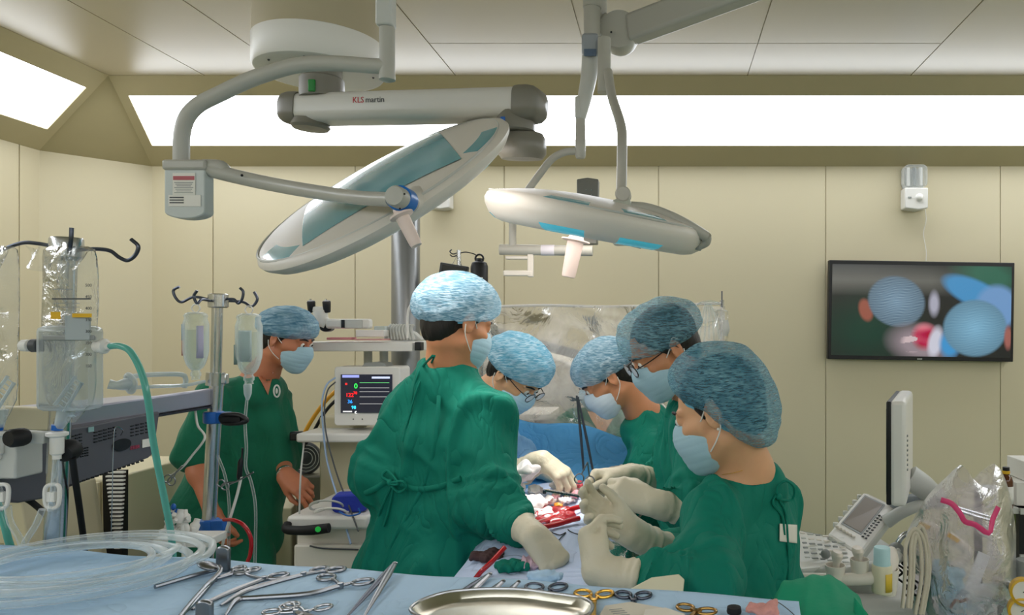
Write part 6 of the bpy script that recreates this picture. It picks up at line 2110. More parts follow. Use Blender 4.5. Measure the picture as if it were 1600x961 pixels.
# ---------------------------------------------------------- ultrasound machine
t = thing('ultrasound_machine', (.62, 2.45, 0), 'white ultrasound machine with sloping keyboard and side-turned monitor', 'ultrasound machine')
ax = Vector((.36, .93, 0)).normalized(); nx = Vector((-.93, .36, 0)).normalized()
mc = P(1413, 694, 2.3)
mt = -math.radians(3)
mb = MB(); mb.box(mc + nx * .006, (.40, .045, .305), basis(ax, -nx, (0, 0, 1))); ms = mb.build('monitor', M_WHITE, t, bevel=.012)
mb = MB(); mb.box(mc + nx * .032, (.395, .014, .30), basis(ax, -nx, (0, 0, 1))); mb.build('bezel', M_BLACK, ms, bevel=.004)
mb = MB(); mb.box(mc + nx * .040, (.34, .003, .25), basis(ax, -nx, (0, 0, 1))); mb.build('screen', mat('grey_glass', '6e6e66', .12), ms)
mb = MB()
for k in range(8): mb.box(mc - nx * .0185 - ax * .17 + Vector((0, 0, .05 - k * .014)), (.016, .003, .005), basis(ax, -nx, (0, 0, 1)))
mb.build('vent_slots', M_MGREY, ms, smooth=False)
mb = MB(); mb.tube([P(1420, 745, 2.34), P(1442, 760, 2.34), P(1470, 784, 2.34)], [.040, .038, .030], 14, flat=.6, flathint=(0, 1, 0)); mb.build('neck', M_LGREY, t)
mb = MB(); mb.tube([P(1480, 788, 2.36), P(1445, 788, 2.34), P(1410, 800, 2.32), P(1385, 815, 2.34)], [.014, .017, .019, .022], 12); mb.build('monitor_arm', M_LGREY, t)
mb = MB(); mb.box(P(1420, 782, 2.42), (.13, .05, .035), roty(-.1)); mb.build('arm_base', mat('blue_grey', '9aa0a6', .4), t, bevel=.01)
# sloping display plate
TL, TR, BR, BL = P(1350, 767, 2.50), P(1403, 792, 2.42), P(1345, 868, 2.16), P(1292, 835, 2.26)
def quad(u, v): return TL.lerp(TR, u).lerp(BL.lerp(BR, u), v)
pn = (TR - TL).cross(BL - TL).normalized()
if pn.z < 0: pn = -pn
def slab(name, pts, th, m, parent, bv=.004, up=None):
    n = up or pn
    k = len(pts)
    vs = list(pts) + [p - n * th for p in pts]
    a = (pts[1] - pts[0]).cross(pts[2] - pts[0]).dot(n)
    f0 = tuple(range(k)) if a > 0 else tuple(range(k - 1, -1, -1))
    f1 = tuple(i + k for i in f0[::-1])
    sides = [(f0[i], f0[i] + k, f0[(i + 1) % k] + k, f0[(i + 1) % k]) for i in range(k)]
    mb = MB(); mb.add(vs, [f0, f1] + sides)
    return mb.build(name, m, parent, bevel=bv, smooth=False)
e = lambda u, v, h=0: quad(u, v) + pn * h
dp = slab('display_plate', [e(.06, 0), e(.94, 0), e(1, .05), e(1, .95), e(.94, 1), e(.0, 1), e(0, .05)], .055, M_WHITE, t, .01)
slab('touch_screen', [e(.14, .10, .002), e(.66, .10, .002), e(.66, .70, .002), e(.14, .70, .002)], .003, mat('lcd_grey', '8f867e', .2), dp, 0)
slab('screen_rim', [e(.10, .07, .001), e(.70, .07, .001), e(.70, .73, .001), e(.10, .73, .001)], .003, M_MGREY, dp, 0)
for i in range(9):
    for j in range(2):
        q = e(.76 + .09 * j, .30 + .055 * i, .002)
        mb = MB(); mb.ball(q, (.005, .005, .003), 6); mb.build('key', M_DGREY, dp)
for i in range(6):
    mb = MB(); mb.box(e(-.02, .1 + i * .13, -.01), (.016, .016, .016)); mb.build('side_knob', M_WHITE, dp, bevel=.003)
for i in range(6):
    mb = MB(); mb.box(e(.08 + i * .1, .82, .003), (.010, .008, .006)); mb.build('key', M_CREAM, dp, bevel=.001)
# keyboard deck
kz = Vector((0, 0, 1))
K = [P(1240, 826, 2.45), P(1292, 834, 2.28), P(1345, 868, 2.14), P(1330, 881, 2.08), P(1250, 888, 2.06), P(1200, 880, 2.2), P(1200, 830, 2.42)]
kn = (K[2] - K[4]).cross(K[1] - K[4]).normalized()
if kn.z < 0: kn = -kn
kd = slab('keyboard_deck', K, .06, M_WHITE, t, .010, kn)
rn = random.Random(8)
for r_ in range(6):
    for k in range(7):
        px = 1254 + k * 12 + r_ * 1.5; py = 834 + r_ * 7.5 + k * 1.5
        if px > 1322 - 0: continue
        v_ = P(px, py, 1.0) - Vector((0, 0, EYE))
        s_ = (K[4] - Vector((0, 0, EYE))).dot(kn) / v_.dot(kn)
        q = Vector((0, 0, EYE)) + v_ * s_
        if not (1.9 < q.y < 2.6): continue
        mb = MB(); mb.box(q + kn * .002, (.014 + .004 * (k % 2), .011, .003)); mb.build('key', (M_LGREY, M_CREAM, M_LGREY, M_MGREY)[rn.randrange(4)], kd, bevel=.001)
mb = MB()
for k in range(14):
    pass
tb = P(1290, 868, 2.1)
mb = MB(); mb.ball(tb + Vector((0, 0, .004)), .014, 16); mb.build('trackball', M_MGREY, kd)
mb = MB(); mb.tube([P(1232, 893, 2.14), P(1300, 898, 2.06), P(1365, 889, 2.06), P(1405, 870, 2.12)], [.018, .022, .022, .016], 14); mb.build('front_bumper', M_LGREY, t)
mb = MB(); mb.box((.68, 2.52, .45), (.42, .50, .62)); mb.build('cabinet', M_WHITE, t, bevel=.03)
mb = MB(); mb.tube([(.66, 2.48, .7), (.64, 2.42, .86)], .11, 20); mb.build('lift_column', M_LGREY, t)
for q in ((.51, 2.32), (.85, 2.32), (.51, 2.72), (.85, 2.72)):
    MB().ball((q[0], q[1], .06), (.03, .06, .06), 16).build('castor', M_RUBBER, t)
# probe rack along the front
mb = MB(); mb.tube([P(1255, 905, 2.02), P(1330, 905, 1.98), P(1378, 900, 1.98), P(1394, 880, 2.02), P(1392, 862, 2.08)], .017, 12); rk = mb.build('probe_rail', M_CREAM, t)
for i, (px, py, r_, h_) in enumerate(((1305, 888, .028, .03), (1343, 882, .026, .036), (1387, 905, .030, .05))):
    c = P(px, py + 12, 1.99)
    MB().lathe(c, (0, 0, 1), [(r_ * .7, -.02), (r_ * .85, 0), (r_, h_), (r_ * .9, h_), (r_ * .75, .004), (0, .0)], 20).build('probe_cup', M_CREAM, rk)
for i, (px, py, lab) in enumerate(((1305, 888, 'cream ultrasound probe lying leftmost in the probe rack'), (1343, 882, 'cream ultrasound probe standing next to the blue-topped bottle'))):
    tt = thing('ultrasound_probe', P(px, py + 8, 1.99), lab, 'ultrasound probe', 'probes in the rack')
    c = P(px, py + 8, 1.99)
    MB().lathe(c, (.1 - .2 * i, 0, 1), [(.008, 0), (.014, .01), (.016, .03), (.024, .045), (.026, .052), (.020, .060), (0, .063)], 20, sy=.6).build('head', mat('probe_cream', 'ddd3c6', .4), tt)
    MB().lathe(c - Vector((0, 0, .02)), (0, 0, 1), [(.012, 0), (.014, .012), (.012, .022)], 16).build('yellow_collar', M_YELLOW, tt)
tt = thing('gel_bottle', P(1378, 912, 1.97), 'blue-topped white bottle with yellow label in the probe rack', 'bottle')
MB().lathe(P(1378, 925, 1.97), (0, 0, 1), [(0, 0), (.026, 0), (.027, .004), (.027, .07), (.024, .074)], 22).build('body', mat('bottle_cream', 'dcd6b8', .4), tt)
MB().lathe(P(1378, 884, 1.97), (0, 0, 1), [(.024, 0), (.022, .012), (.022, .046), (.020, .050), (0, .050)], 22).build('cap', mat('cap_paleblue', 'b8dbe0', .4), tt)
mb = MB(); mb.sheet(lambda u, v: P(1378, 893 + 28 * v, 1.97) + Vector((math.sin((u - .5) * .9 + .5) * .0278, -math.cos((u - .5) * .9 + .5) * .0278, 0)), 10, 2); solid(mb.build('yellow_label', mat('label_yellow', 'd9b93a', .5), tt), .0008)
# cream handles and the looped probe leads
M_LEAD = mat('lead_cream', 'd6cdb9', .45)
t2_ = thing('grab_handle', P(1450, 840, 2.2), 'cream clamp block with yellow inlay from which the probe leads hang', 'handle')
mb = MB(); mb.prism(rrect(.085, .042, .014), P(1446, 824, 2.2), (.93, 0, -.36), (.36, 0, .93), .05); mb.build('block', M_CREAM, t2_, bevel=.004)
mb = MB(); mb.bar(P(1432, 815, 2.14), P(1452, 825, 2.14), .006, .012, (0, 0, 1)); mb.build('yellow_inlay', M_YELLOW, t2_, bevel=.001)
mb = MB(); mb.tube([P(1430, 832, 2.2), P(1412, 836, 2.2), P(1402, 850, 2.2), P(1400, 862, 2.2)], .008, 10); mb.build('bracket', M_CHROME, t2_)
MB().ball(P(1400, 860, 2.18), (.024, .024, .024), 18).build('pivot', M_MGREY, t2_)
MB().lathe(P(1403, 860, 2.155), (0, -1, 0), [(0, 0), (.007, 0), (.007, .004), (0, .004)], 14).build('screw', M_WHITE, t2_)
mb = MB(); mb.tube([P(1481, 838, 2.12), P(1495, 846, 2.12), P(1512, 862, 2.12), P(1500, 880, 2.12), P(1475, 890, 2.13), P(1445, 893, 2.15)], .0145, 14)
o = mb.build('hand_rail', M_CREAM); tag(o, 'curved cream rail bending round inside the clear bin bag', 'handle')
mb = MB(); mb.bar(P(1481, 835, 2.095), P(1498, 846, 2.095), .004, .012, (0, 0, 1)); mb.build('yellow_inlay', M_YELLOW, o)
for i, (x0_, x1_, top) in enumerate(((1412, 1448, 826), (1420, 1440, 832), (1425, 1452, 822))):
    tubing('probe_lead', [P(x0_ - 2, 950, 2.06), P(x0_ + 2, 900, 2.08), P(x0_ + 4, 850, 2.1), P((x0_ + x1_) / 2, top, 2.1), P(x1_ - 2, 850, 2.1), P(x1_, 900, 2.08), P(x1_ - 10, 960, 2.06)], .0055, M_LEAD, ('cream probe lead, widest loop over the clamp block', 'cream probe lead, lowest and narrowest loop over the clamp block', 'cream probe lead, highest loop over the clamp block')[i], 'cable', 'cream probe leads')
for i in range(3):
    pts = [P(1393 + 6 * i + k * (1.2 + .4 * i) * 2.4 + 6 * math.sin(k * 2.1), 865 + k * 7.5, 2.12 + .012 * math.cos(k * 2.1)) for k in range(12)]
    tubing('black_lead', pts, .0032, M_RUBBER, ('wavy black lead nearest the gel bottle', 'wavy black lead, middle of the three behind the probe rack', 'wavy black lead under the cream leads')[i], 'cable', 'wavy black leads behind the probe rack', n=6)

# clear bin bag on a wire frame with pink tape
t = thing('bin_bag', (P(1505, 900, 2.0).x, 2.05, .35), 'large clear bin bag with pink tape gathered at its top', 'plastic bag')
M_BAG = plastic_film('bin_film', 'f4f3f5', .72, .32, 10, .6, milky='f6eef2')
s7 = sines(150, (12, 12, 12)); s8 = sines(151, (30, 30, 30))
tops = [(1445, 800), (1455, 772), (1480, 752), (1512, 742), (1545, 744), (1562, 765), (1570, 800)]
def bagw(u, v):
    a = 2 * PI * u
    c0 = P(1512, 790, 2.12); 
    ct_, st_ = math.cos(a), math.sin(a)
    k = min(1, v * 3.2) ** .6
    r_ = .05 + .085 * k
    x = c0.x + ct_ * r_ * (1.05 + .15 * math.sin(3 * a)) + .025 * (1 - k)
    y = 2.12 + st_ * r_ * .8
    z = P(1512, 742 + 330 * v, 2.12).z + .03 * math.sin(2 * a + 1) * (1 - v)
    X = np.array([[x * 1.0, y, z * .35]])
    dr = .012 * float(s7(X)[0]) + .005 * float(s8(X)[0])
    return Vector((x + ct_ * dr, y + st_ * dr, z))
MB().sheet(bagw, 64, 50).build('bag_film', M_BAG, t, angle=180)
mb = MB(); mb.tube([P(1470, 781, 2.02), P(1487, 787, 2.01), P(1500, 802, 2.0), P(1508, 815, 2.0), P(1524, 820, 2.0), P(1545, 833, 2.0), P(1551, 812, 2.02), P(1560, 792, 2.03)], .0075, 8, flat=.2, flathint=(0, -1, 0), sm=3)
mb.build('pink_tape', mat('pink_tape', 'e0407a', .4), t, label='bright pink tape zigzagging on the bag')
mb = MB(); mb.tube([P(1490, 795, 2.1), P(1530, 808, 2.1), P(1578, 820, 2.1)], .005, 8); mb.tube([P(1488, 790, 2.14), P(1535, 804, 2.14), P(1578, 815, 2.14)], .004, 8); mb.build('wire_frame', M_CHROME, t)
for i, (px, py, r, m_, lab) in enumerate(((1478, 905, (.045, .035, .05), mat('cap_scrap', 'a9d4e6', .6, bump=.4), 'pale blue crumpled cap thrown in the clear bin bag'), (1520, 940, (.055, .04, .05), mat('white_scrap', 'dfe6ea', .6, bump=.5), 'white crumpled wrapping low in the clear bin bag'), (1498, 955, (.05, .04, .04), mat('blue_scrap', 'bcd6e6', .6, bump=.5), 'bluish wrapping at the bottom of the clear bin bag'))):
    crumple('crumpled_wrapping', P(px, py, 2.12), r, m_, 260 + i, lab, 'rubbish', None, .35, .006)
mb = MB(); mb.bar(P(1538, 865, 2.06), P(1515, 925, 2.05), .035, .006, (0, -1, 0)); tag(mb.build('torn_wrapper', mat('wrapper_white', 'e2e5ea', .4), None, bevel=.001), 'long white wrapper slanting inside the clear bin bag', 'wrapper')
mb = MB(); mb.tube([P(1485, 950, 2.05), P(1493, 938, 2.05), P(1500, 940, 2.05), P(1512, 936, 2.05)], .004, 6); tag(mb.build('brown_scrap', mat('scrap_brown', '8c6650', .7)), 'small brown scrap at the foot of the clear bin bag', 'rubbish')

# notice sheet, shelf rack with boxes and bottle
t = thing('notice_sheet', P(1558, 894, 2.3), 'printed white sheet hanging beside the bin bag', 'notice')
mb = MB(); mb.prism([(-.034, 0), (.035, -.005), (.030, .25), (-.03, .255)], P(1558, 890, 2.3), (1, .1, 0), (0, 0, 1), .0012); pg = mb.build('page', M_PAPER, t, smooth=False)
mb = MB()
for k in range(18): mb.box(P(1558, 775 + k * 5.8, 2.296), (.044 - .012 * (k % 3), .0008, .0016))
mb.build('printed_lines', M_MGREY, pg, smooth=False)
t = thing('supply_rack', (P(1600, 900, 2.35).x, 2.45, 0), 'dark framed supply rack cut by the right frame edge', 'rack')
xr = P(1583, 900, 2.35).x
ZT = P(1590, 796, 2.35).z
for z_ in (.3, .62, .88, ZT):
    mb = MB(); mb.box((xr + .30, 2.5, z_), (.58, .36, .018)); mb.build('shelf_board', M_LGREY, t)
for x_ in (xr + .02, xr + .58):
    for y_ in (2.34, 2.66):
        mb = MB(); mb.box((x_, y_, ZT / 2), (.022, .022, ZT)); mb.build('post', M_BLACK, t)
for i, (z_, n_, lab) in enumerate(((.89, 3, ''), (.63, 3, ''))):
    for k in range(3):
        c = Vector((xr + .09 + k * .12, 2.46, z_ + .075 + .011))
        mb = MB(); mb.box(c, (.10, .16, .13)); ob = mb.build('supply_box', (mat('olive_box', '6c7a3a', .6), M_DGREY)[k % 2], None, bevel=.003)
        tag(ob, ('olive box, first on the rack shelf just under the cartons', 'dark box, second on the rack shelf under the cartons', 'olive box, third on the rack shelf under the cartons', 'olive box, first on the lower rack shelf', 'dark box, second on the lower rack shelf', 'olive box, third on the lower rack shelf')[i * 3 + k], 'box', 'boxes on the dark rack')
t = thing('carton', P(1592, 792, 2.36), 'white carton with blue stripe on the top of the rack', 'carton')
cz = ZT + .01
mb = MB(); mb.box((xr + .10, 2.42, cz + .038), (.18, .14, .074)); bx = mb.build('box', M_PAPER, t, bevel=.002)
t = thing('carton', P(1592, 770, 2.36), 'smaller carton with blue and yellow band, stacked on the white one', 'carton')
mb = MB(); mb.box((xr + .12, 2.43, cz + .108), (.15, .12, .062)); bx = mb.build('box', M_PAPER, t, bevel=.002)
mb = MB(); mb.box((xr + .12, 2.3685, cz + .096), (.151, .002, .018)); mb.build('blue_band', M_BLUEP, bx)
mb = MB(); mb.box((xr + .12, 2.3685, cz + .112), (.10, .002, .012)); mb.build('yellow_band', M_YELLOW, bx)
t = thing('brown_bottle', P(1572, 780, 2.32), 'brown medicine bottle with yellow ring and black cap', 'bottle')
cb = P(1572, 797, 2.33); cb.z = ZT + .01
mb = MB(); mb.box((xr - .01, 2.38, ZT), (.10, .10, .018)); mb.build('ledge', M_LGREY, t)
MB().lathe(cb, (0, 0, 1), [(0, 0), (.020, 0), (.021, .004), (.021, .085), (.017, .098), (.010, .104), (.010, .11)], 22).build('body', mat('amber_glass', '5b2f16', .15, coat=.5), t)
MB().lathe(cb + Vector((0, 0, .108)), (0, 0, 1), [(.011, 0), (.012, .002), (.012, .008), (.011, .010)], 18).build('yellow_ring', M_YELLOW, t)
MB().lathe(cb + Vector((0, 0, .117)), (0, 0, 1), [(.0105, 0), (.0105, .012), (0, .013)], 18).build('cap', M_BLACK, t)
mb = MB(); mb.sheet(lambda u, v: cb + Vector((math.sin((u - .5) * 2.6) * .0218, -math.cos((u - .5) * 2.6) * .0218, .015 + .055 * v)), 10, 2); solid(mb.build('label', M_PAPER, t), .0006)
for i, (px, py) in enumerate(((1600, 925), (1597, 955))):
    t = thing('pressure_gauge', P(px, py, 1.95), ('yellow rimmed pressure gauge at the right frame edge', 'yellow rimmed gauge just below the other gauge')[i], 'gauge', 'yellow gauges at the right edge')
    c = P(px, py, 1.95)
    MB().lathe(c, (-.3, -1, .1), [(0, -.025), (.034, -.025), (.036, 0), (.036, .012), (.030, .014), (.030, .006), (0, .006)], 32).build('case', M_YELLOW, t)
    x, y, z = frame_of((-.3, -1, .1))
    MB().lathe(c + z * .007, z, [(0, 0), (.029, 0), (.029, .001), (0, .001)], 28).build('dial', M_PAPER, t)
    MB().bar(c + z * .0095 - x * .004, c + z * .0095 + x * .014 + y * .012, .0025, .001).build('needle', M_BLACK, t)
    MB().cyl(c - z * .02, c - z * .02 + Vector((0, .16, -.03)), .012, n=14).build('stem', M_CHROME, t)
t = thing('gas_cylinder', (P(1600, 925, 2.12).x, 2.12, 0), 'grey gas cylinder behind the two yellow gauges', 'gas cylinder')
MB().lathe((P(1600, 925, 2.12).x + .02, 2.14, 0), (0, 0, 1), [(0, 0), (.075, 0), (.08, .02), (.08, .78), (.05, .86), (.03, .88), (.03, .93), (0, .93)], 28).build('cylinder', M_MGREY, t)
# ------------------------------------------------------------------ instrument table in the foreground
TZ = 1.148


def T(px, py, h=0.0):
    """point of the table cloth (raised by h) under a measured direction"""
    d = (EYE - TZ - h) * FPX / (py - CY)
    return P(px, py, d)


Cn = Vector((.213, 1.223, 0)); uL = Vector((-.981, .195, 0)).normalized(); vN = Vector((-.195, -.981, 0)).normalized()
TL_, TW_ = 1.75, .62
t = thing('instrument_table', Cn + uL * .85 + vN * .3, 'steel instrument table under the pale blue cloth, nearest the viewer', 'table')
c = Cn + uL * (TL_ / 2) + vN * (TW_ / 2)
mb = MB(); mb.box((c.x, c.y, TZ - .025), (TL_ - .02, TW_ - .02, .03), basis(uL, vN, uL.cross(vN))); mb.build('top', M_CHROME, t, bevel=.004)
for a in (.06, TL_ - .06):
    for b_ in (.06, TW_ - .06):
        q = Cn + uL * a + vN * b_
        lg = MB().cyl((q.x, q.y, .07), (q.x, q.y, TZ - .03), .016).build('leg', M_CHROME, t)
        MB().ball((q.x, q.y, .036), (.018, .036, .036), 14).build('castor', M_RUBBER, lg)
s9, s10 = sines(161, (5, 5, 5)), sines(162, (16, 16, 16))
def cloth(u, v):
    a = -.10 + (TL_ + .20) * u
    b_ = -.14 + (TW_ + .28) * v
    ea = max(-a, a - TL_, 0); eb = max(-b_, b_ - TW_, 0)
    e_ = max(ea, eb)
    q = Cn + uL * min(max(a, -.012), TL_ + .012) + vN * min(max(b_, -.012), TW_ + .012)
    X = np.array([[q.x, q.y, 0]])
    z = TZ + .0022 * float(s10(X)[0]) * min(1, 20 * min(a + .1, b_ + .14)) + .001 * float(s9(X)[0])
    if e_ > .01:
        z -= (e_ - .01) * 2.6
        w_ = .010 * math.sin((a if eb >= ea else b_) * 42) * min(1, e_ * 12)
        q = q + (vN if b_ > 0 else -vN) * (w_ if eb >= ea else 0) + (uL if a > 0 else -uL) * (w_ if ea > eb else 0)
    return Vector((q.x, q.y, z))
o = MB().sheet(cloth, 170, 80).build('table_cloth', M_DRAPE, None, angle=180)
tag(o, 'pale blue cloth covering the instrument table in front', 'surgical drape')

# coil of clear tubing
pts = []
rn = random.Random(12)
cen = T(112, 904)
NL = 6
for k in range(NL * 22):
    a = k * 2 * PI / 22 + .6
    l = k / 22.0
    li = int(l); fr_ = l - li
    def par(i):
        r_ = random.Random(100 + i)
        return Vector((r_.uniform(-.06, .03), r_.uniform(-.03, .03), 0)), r_.uniform(.145, .200) if i != 3 else .125
    o0, r0 = par(li); o1, r1 = par(li + 1)
    oo = o0.lerp(o1, fr_); rr = r0 + (r1 - r0) * fr_
    pts.append(Vector((cen.x, cen.y, 0)) + oo + Vector((math.cos(a) * rr * 1.05, math.sin(a) * rr * .86, TZ + .011 + .004 * l + .006 * abs(math.sin(a * .5 + li)))))
mb = MB(); mb.tube(pts, .0068, 10, sm=2)
o = mb.build('coiled_tubing', M_TUBE, None, angle=80); tag(o, 'coil of clear plastic tubing on the left of the instrument table', 'tubing')

M_SS = M_STEEL


def ring_instrument(name, j, a, b, tip, rr, r, m, lab, curve=0.0, cat='surgical clamp', h=.004, mid=None, group='ring-handled instruments on the cloth'):
    """joint j, ring centres a and b, tip; all pixel pairs on the cloth"""
    t = thing(name, T(*j, h), lab, cat, group)
    J, A, B = T(*j, h), T(*a, h), T(*b, h)
    Tp = T(*tip, h)
    for q, c_ in enumerate((A, B)):
        mb = MB()
        d = (c_ - J).normalized(); n = Vector((-d.y, d.x, 0))
        mb.tube([J, J.lerp(c_, .55) + n * (.004 if q else -.004), c_ - d * rr * 1.1], [r * 1.2, r, r * .95], 8)
        mb.tube([c_ + d * rr * 1.25 * math.cos(k * PI / 9) + n * rr * math.sin(k * PI / 9) for k in range(18)], r * 1.05, 8, sm=0, closed=True)
        o_ = mb.build('ring_handle', m, t)
        dd = (Tp - J)
        n2 = Vector((-dd.y, dd.x, 0)).normalized()
        ms = [T(*p, h) for p in (mid or [])]
        mb = MB(); mb.tube([J] + [p_ + n2 * r * (.8 if q else -.8) for p_ in ms] + ([J.lerp(Tp, .5) + n2 * r * (.8 if q else -.8) + n2 * curve] if not ms else []) + [Tp + n2 * r * .35 * (1 if q else -1)], [r * 1.5] + [r * 1.35] * max(1, len(ms)) + [r * .6], 8)
        mb.build('jaw', m, t)
    MB().lathe(J - Vector((0, 0, r * 1.6)), (0, 0, 1), [(0, 0), (r * 1.9, 0), (r * 1.9, r * 3.4), (0, r * 3.6)], 14).build('pivot', m, t)
    return t


SS2 = mat('bright_steel', 'a6a8ab', .28, 1.0)
ring_instrument('long_clamp', (412, 905), (434, 900), (377, 893), (300, 952), .014, .0028, M_SS, 'long steel clamp whose tip passes under the round-topped retractor', mid=[(360, 925)])
ring_instrument('long_clamp', (474, 898), (499, 890), (525, 890), (345, 946), .013, .0028, M_SS, 'long ribbed steel clamp with rings highest on the cloth', mid=[(420, 912), (380, 925)])
ring_instrument('long_clamp', (532, 915), (510, 902), (567, 909), (352, 962), .014, .0028, M_SS, 'bent steel clamp with wide apart rings, pointing left', mid=[(480, 928), (400, 934), (370, 938)])
ring_instrument('needle_driver', (462, 956), (449, 948), (425, 956), (560, 985), .011, .0022, SS2, 'small steel clamp at the bottom edge, left of its pair')
ring_instrument('needle_driver', (478, 957), (456, 945), (505, 949), (430, 985), .011, .0022, SS2, 'small steel clamp at the bottom edge, right of its pair')
ring_instrument('curved_clamp', (335, 905), (373, 888), (395, 890), (285, 961), .010, .0025, M_SS, 'thin steel clamp close to the upright retractor')
M_BRONZE = mat('dark_bronze', '544a44', .3, 1.0)
ring_instrument('black_scissors', (853, 930), (835, 917), (872, 917), (850, 985), .0145, .0026, M_DSTEEL, 'dark ringed scissors left of the gold ringed ones', cat='scissors', group='ring-handled scissors')
ring_instrument('gold_scissors', (928, 940), (911, 927), (945, 928), (924, 985), .0135, .0026, M_GOLD, 'scissors with gold rings between two dark pairs', cat='scissors', group='ring-handled scissors')
ring_instrument('black_scissors', (990, 940), (974, 929), (1005, 930), (986, 985), .0125, .0026, M_DSTEEL, 'dark ringed scissors right of the gold ringed ones', cat='scissors', group='ring-handled scissors')
ring_instrument('gold_clamp', (1086, 956), (1071, 949), (1104, 955), (1060, 990), .0125, .0024, mat('worn_gold', '9c7a44', .3, 1.0), 'bronze coloured clamp lying alone toward the right of the cloth')


def tweezers(a, b, c_, lab, wd=.0055):
    """head a (joined end, raised), tips b and c"""
    t = thing('tweezers', T(*a, .004), lab, 'tweezers', 'thumb forceps pointing towards the viewer')
    A = T(*a, .010)
    for q, e_ in enumerate((b, c_)):
        E = T(*e_, .004)
        d = (E - A).normalized()
        mb = MB(); mb.tube([A, A.lerp(E, .25), A.lerp(E, .6), E], [wd * .8, wd * 1.1, wd * .8, wd * .3], 10, flat=.35, flathint=(.3, .3, 1))
        mb.build('arm', M_DSTEEL if q == 0 else M_SS, t)
    MB().ball(A, (wd, wd, .003), 10).build('joined_end', M_SS, t)
    return t


tweezers((617, 880), (538, 968), (566, 968), 'large tweezers lying alone, joined end at the cloth back edge')
tweezers((765, 897), (650, 970), (690, 970), 'largest of the three tweezers side by side')
tweezers((786, 908), (700, 972), (722, 972), 'middle of the three tweezers side by side', .0048)
tweezers((810, 909), (738, 972), (758, 972), 'smallest, rightmost of the three tweezers', .0042)

# retractors standing up at the left of the instruments
for i, (px, y0, y1, w_, lab) in enumerate(((350, 892, 852, .0125, 'round-topped steel retractor blade standing near the cloth back edge'), (321, 985, 936, .0125, 'round-topped steel retractor blade at the bottom frame edge'))):
    t = thing('retractor', T(px, min(y0, 975)), lab, 'retractor', 'upright retractors')
    c = T(px, y0 if i == 0 else 975)
    H_ = P(px, y1, c.y).z - c.z
    mb = MB(); mb.prism([(-w_, 0), (w_, 0), (w_, H_ - .008)] + [(w_ * math.cos(k * PI / 10), H_ - .008 + .008 * math.sin(k * PI / 10)) for k in range(1, 10)] + [(-w_, H_ - .008)], c + Vector((0, .003, 0)), (1, 0, 0), (0, 0, 1), .010)
    mb.build('blade', M_SS, t, bevel=.003)
    mb = MB(); mb.tube([c + Vector((0, 0, .006)), c + Vector((-.03, -.04, .005)), c + Vector((-.06, -.10, .005))], .004, 8); mb.build('shank', M_SS, t)
t = thing('flat_retractor', T(320, 890), 'steel retractor with flattened spoon end beside the tubing coil', 'retractor')
mb = MB(); mb.ball(T(325, 884, .02), (.020, .014, .006), 16, roty(.3)); mb.build('spoon', M_SS, t)
mb = MB(); mb.tube([T(342, 884, .02), T(344, 892, .016), T(325, 912, .008), T(300, 940, .006), T(272, 975, .006)], .0042, 10, flat=.6, flathint=(0, 0, 1)); mb.build('shank', M_SS, t)

# kidney dish
t = thing('kidney_dish', T(820, 950), 'shallow steel dish cut by the bottom frame edge', 'dish')
out = [(-.150, -.06), (-.155, -.02), (-.13, .018), (-.095, .034), (-.05, .040), (-.0, .036), (.04, .022), (.075, .010), (.10, -.002), (.118, -.03), (.115, -.07), (.08, -.10), (0, -.112), (-.09, -.10)]
cd = T(812, 961); 
ring = catmull([Vector((x_, y_, 0)) for x_, y_ in out], 4, True)
k = len(ring)
def lev(s_, z_): return [Vector((cd.x, cd.y - .0, TZ)) + Vector(((q.x + .02) * s_ - .02, (q.y + .035) * s_ - .035, z_)) for q in ring]
lv = [lev(.80, .013), lev(.92, .016), lev(.97, .026), lev(1.0, .028), lev(1.0, .025), lev(.95, .022), lev(.90, .011), lev(.78, .010)]
vs = [q for l in lv for q in l]
fs = [tuple(range(k))] + [(i * k + j, (i + 1) * k + j, (i + 1) * k + (j + 1) % k, i * k + (j + 1) % k) for i in range(len(lv) - 1) for j in range(k)] + [tuple((len(lv) - 1) * k + j for j in range(k - 1, -1, -1))]
link_mesh('basin', vs, fs, mat('dish_steel', 'd2cfc0', .28, 1.0), t, angle=50)
MB().tube(lev(1.0, .0275), .0028, 8, sm=0, closed=True).build('rolled_rim', SS2, t)

# paper packets, pad, cream tray corner, gauze, cap
def flat(name, pix, th, m, lab, cat, h=.002, bevel=.0005):
    ps = [T(a, b_, h) for a, b_ in pix]
    n = len(ps)
    ps = [Vector((p.x, p.y, TZ + h)) for p in ps]
    mb = MB(); mb.add(ps + [p + Vector((0, 0, th)) for p in ps], [tuple(range(n)), tuple(range(2 * n - 1, n - 1, -1))] + [(i, n + i, n + (i + 1) % n, (i + 1) % n) for i in range(n)])
    return tag(mb.build(name, m, None, bevel=bevel), lab, cat)
o = flat('paper_packet', [(945, 950), (985, 944), (1045, 955), (1060, 985), (925, 985)], .004, mat('packet_cream', 'dcd5c4', .7), 'opened cream paper packet at the bottom edge between the scissors', 'packet', .0075)
mb = MB()
for k in range(4): mb.bar(T(952 + k * 3, 953 + k * 3, .013), T(972 + k * 4, 951 + k * 3, .013), .001, .0006)
mb.build('printed_lines', M_MGREY, o, smooth=False)
flat('paper_packet', [(1008, 955), (1040, 952), (1070, 962), (1060, 985), (1000, 985)], .003, mat('packet_pale', 'e6e0d2', .7), 'smaller paper packet overlapping the opened one', 'packet', .012)
crumple('pink_gauze', T(1192, 950, .010), (.028, .018, .010), mat('pinkish_gauze', 'd99a92', .8, var=.35, vscale=60, bump=.5), 280, 'small pink-stained gauze wad near the right end of the cloth', 'gauze', None, .6, .004)
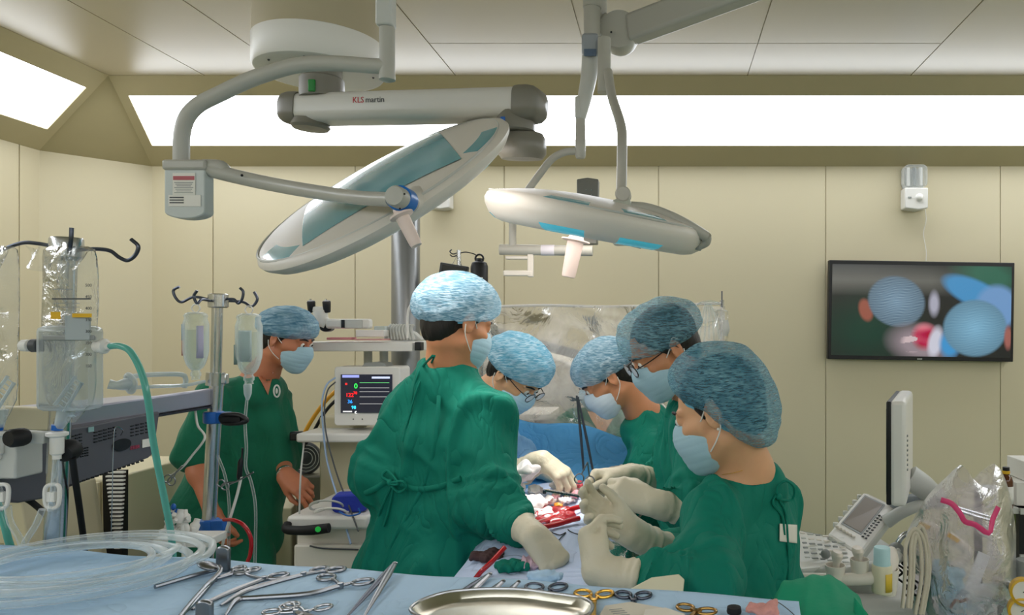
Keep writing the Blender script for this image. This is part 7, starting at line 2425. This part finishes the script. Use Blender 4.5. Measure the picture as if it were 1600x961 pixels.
t = thing('round_stopper', T(1147, 958), 'small round black stopper left of the pink-stained wad', 'stopper')
MB().lathe(T(1147, 958), (0, 0, 1), [(0, 0), (.011, 0), (.012, .003), (.011, .010), (0, .011)], 20).build('stopper', M_RUBBER, t)
# thin black suture thread
tubing('suture_thread', [T(1205, 935, .003), T(1222, 945, .003), T(1238, 958, .003), T(1245, 966, .003)], .0007, M_RUBBER, 'fine black thread on the right corner of the cloth', 'thread', n=5)
# cream tray between the two tables
t = thing('cream_tray', P(1035, 915, 1.36), 'cream plastic tray edge showing past the cloth back edge', 'tray')
mb = MB(); mb.prism([(-.085, -.04), (.035, -.045), (.040, .0), (.030, .012), (-.02, .004)], P(1035, 908, 1.335), (1, 0, 0), (0, .85, .5), .006); mb.build('tray', mat('tray_cream', 'ddd8bc', .45), t, bevel=.002)
o = crumple('small_pillow', P(850, 900, 1.40), (.035, .02, .012), M_DRAPE, 285, 'small pale blue padded roll behind the dark scissors', 'pad', None, .25, .005)

# green folded cloth on its own stand at the right corner
s11 = sines(171, (14, 14, 14))
t = thing('side_stand', (P(1310, 961, 1.3).x, 1.32, 0), 'small steel stand under the folded green cloth', 'stand')
cx2 = P(1310, 950, 1.3).x
mb = MB(); mb.box((cx2 + .01, 1.30, 1.04), (.22, .24, .02)); mb.build('plate', M_CHROME, t, bevel=.003)
mb = MB(); mb.cyl((cx2 + .01, 1.30, .03), (cx2 + .01, 1.30, 1.03), .018); mb.build('column', M_CHROME, t)
mb = MB(); mb.lathe((cx2 + .01, 1.30, 0), (0, 0, 1), [(0, 0), (.16, 0), (.16, .02), (.02, .04), (0, .04)], 28); mb.build('foot', M_CHROME, t)
t = thing('green_cloth', (cx2, 1.3, 1.05), 'folded bright green surgical cloth at the right corner of the table', 'cloth')
def gtop(u, v):
    p = Vector((cx2 - .09 + .15 * u - .02 * v, 1.20 + .18 * v, 1.148 + .012 * math.sin(u * PI) - .075 * max(0, .25 - v) * 2 - .02 * u))
    return p + Vector((0, 0, .004 * float(s11(np.array([[p.x * 2, p.y * 2, 0]]))[0])))
G = F()
G.ell(Vector((cx2 - .03, 1.29, 1.092)), (.085, .10, .042), None, .02)
G.cone(Vector((cx2 - .07, 1.33, 1.112)), Vector((cx2 + .0, 1.36, 1.108)), .03, .03, .05)
G.build('folded_cloth', .005, mat('bright_green_cotton', '0b8f68', .8, bump=.35, bscale=45, var=.06), t, fold=cloth_folds(301, .004, (30, 10, 10), (26, 26, 26)))
mb = MB()
mb.sheet(lambda u, v: Vector((cx2 + .012 + .105 * u * (1.0 - .0 * v) + .0 * v, 1.235 + .02 * u, 1.150 - .135 * u - (.05 + .13 * (1 - u * .3)) * v * .9)) + Vector((0, -.012 * v + .004 * math.sin(v * 8 + u * 3), 0)), 20, 16)
solid(mb.build('corner_flap', mat('bright_green_cotton', '0b8f68', .8), t, angle=180), .006)
# white tape strip on the gown back of the nearest nurse
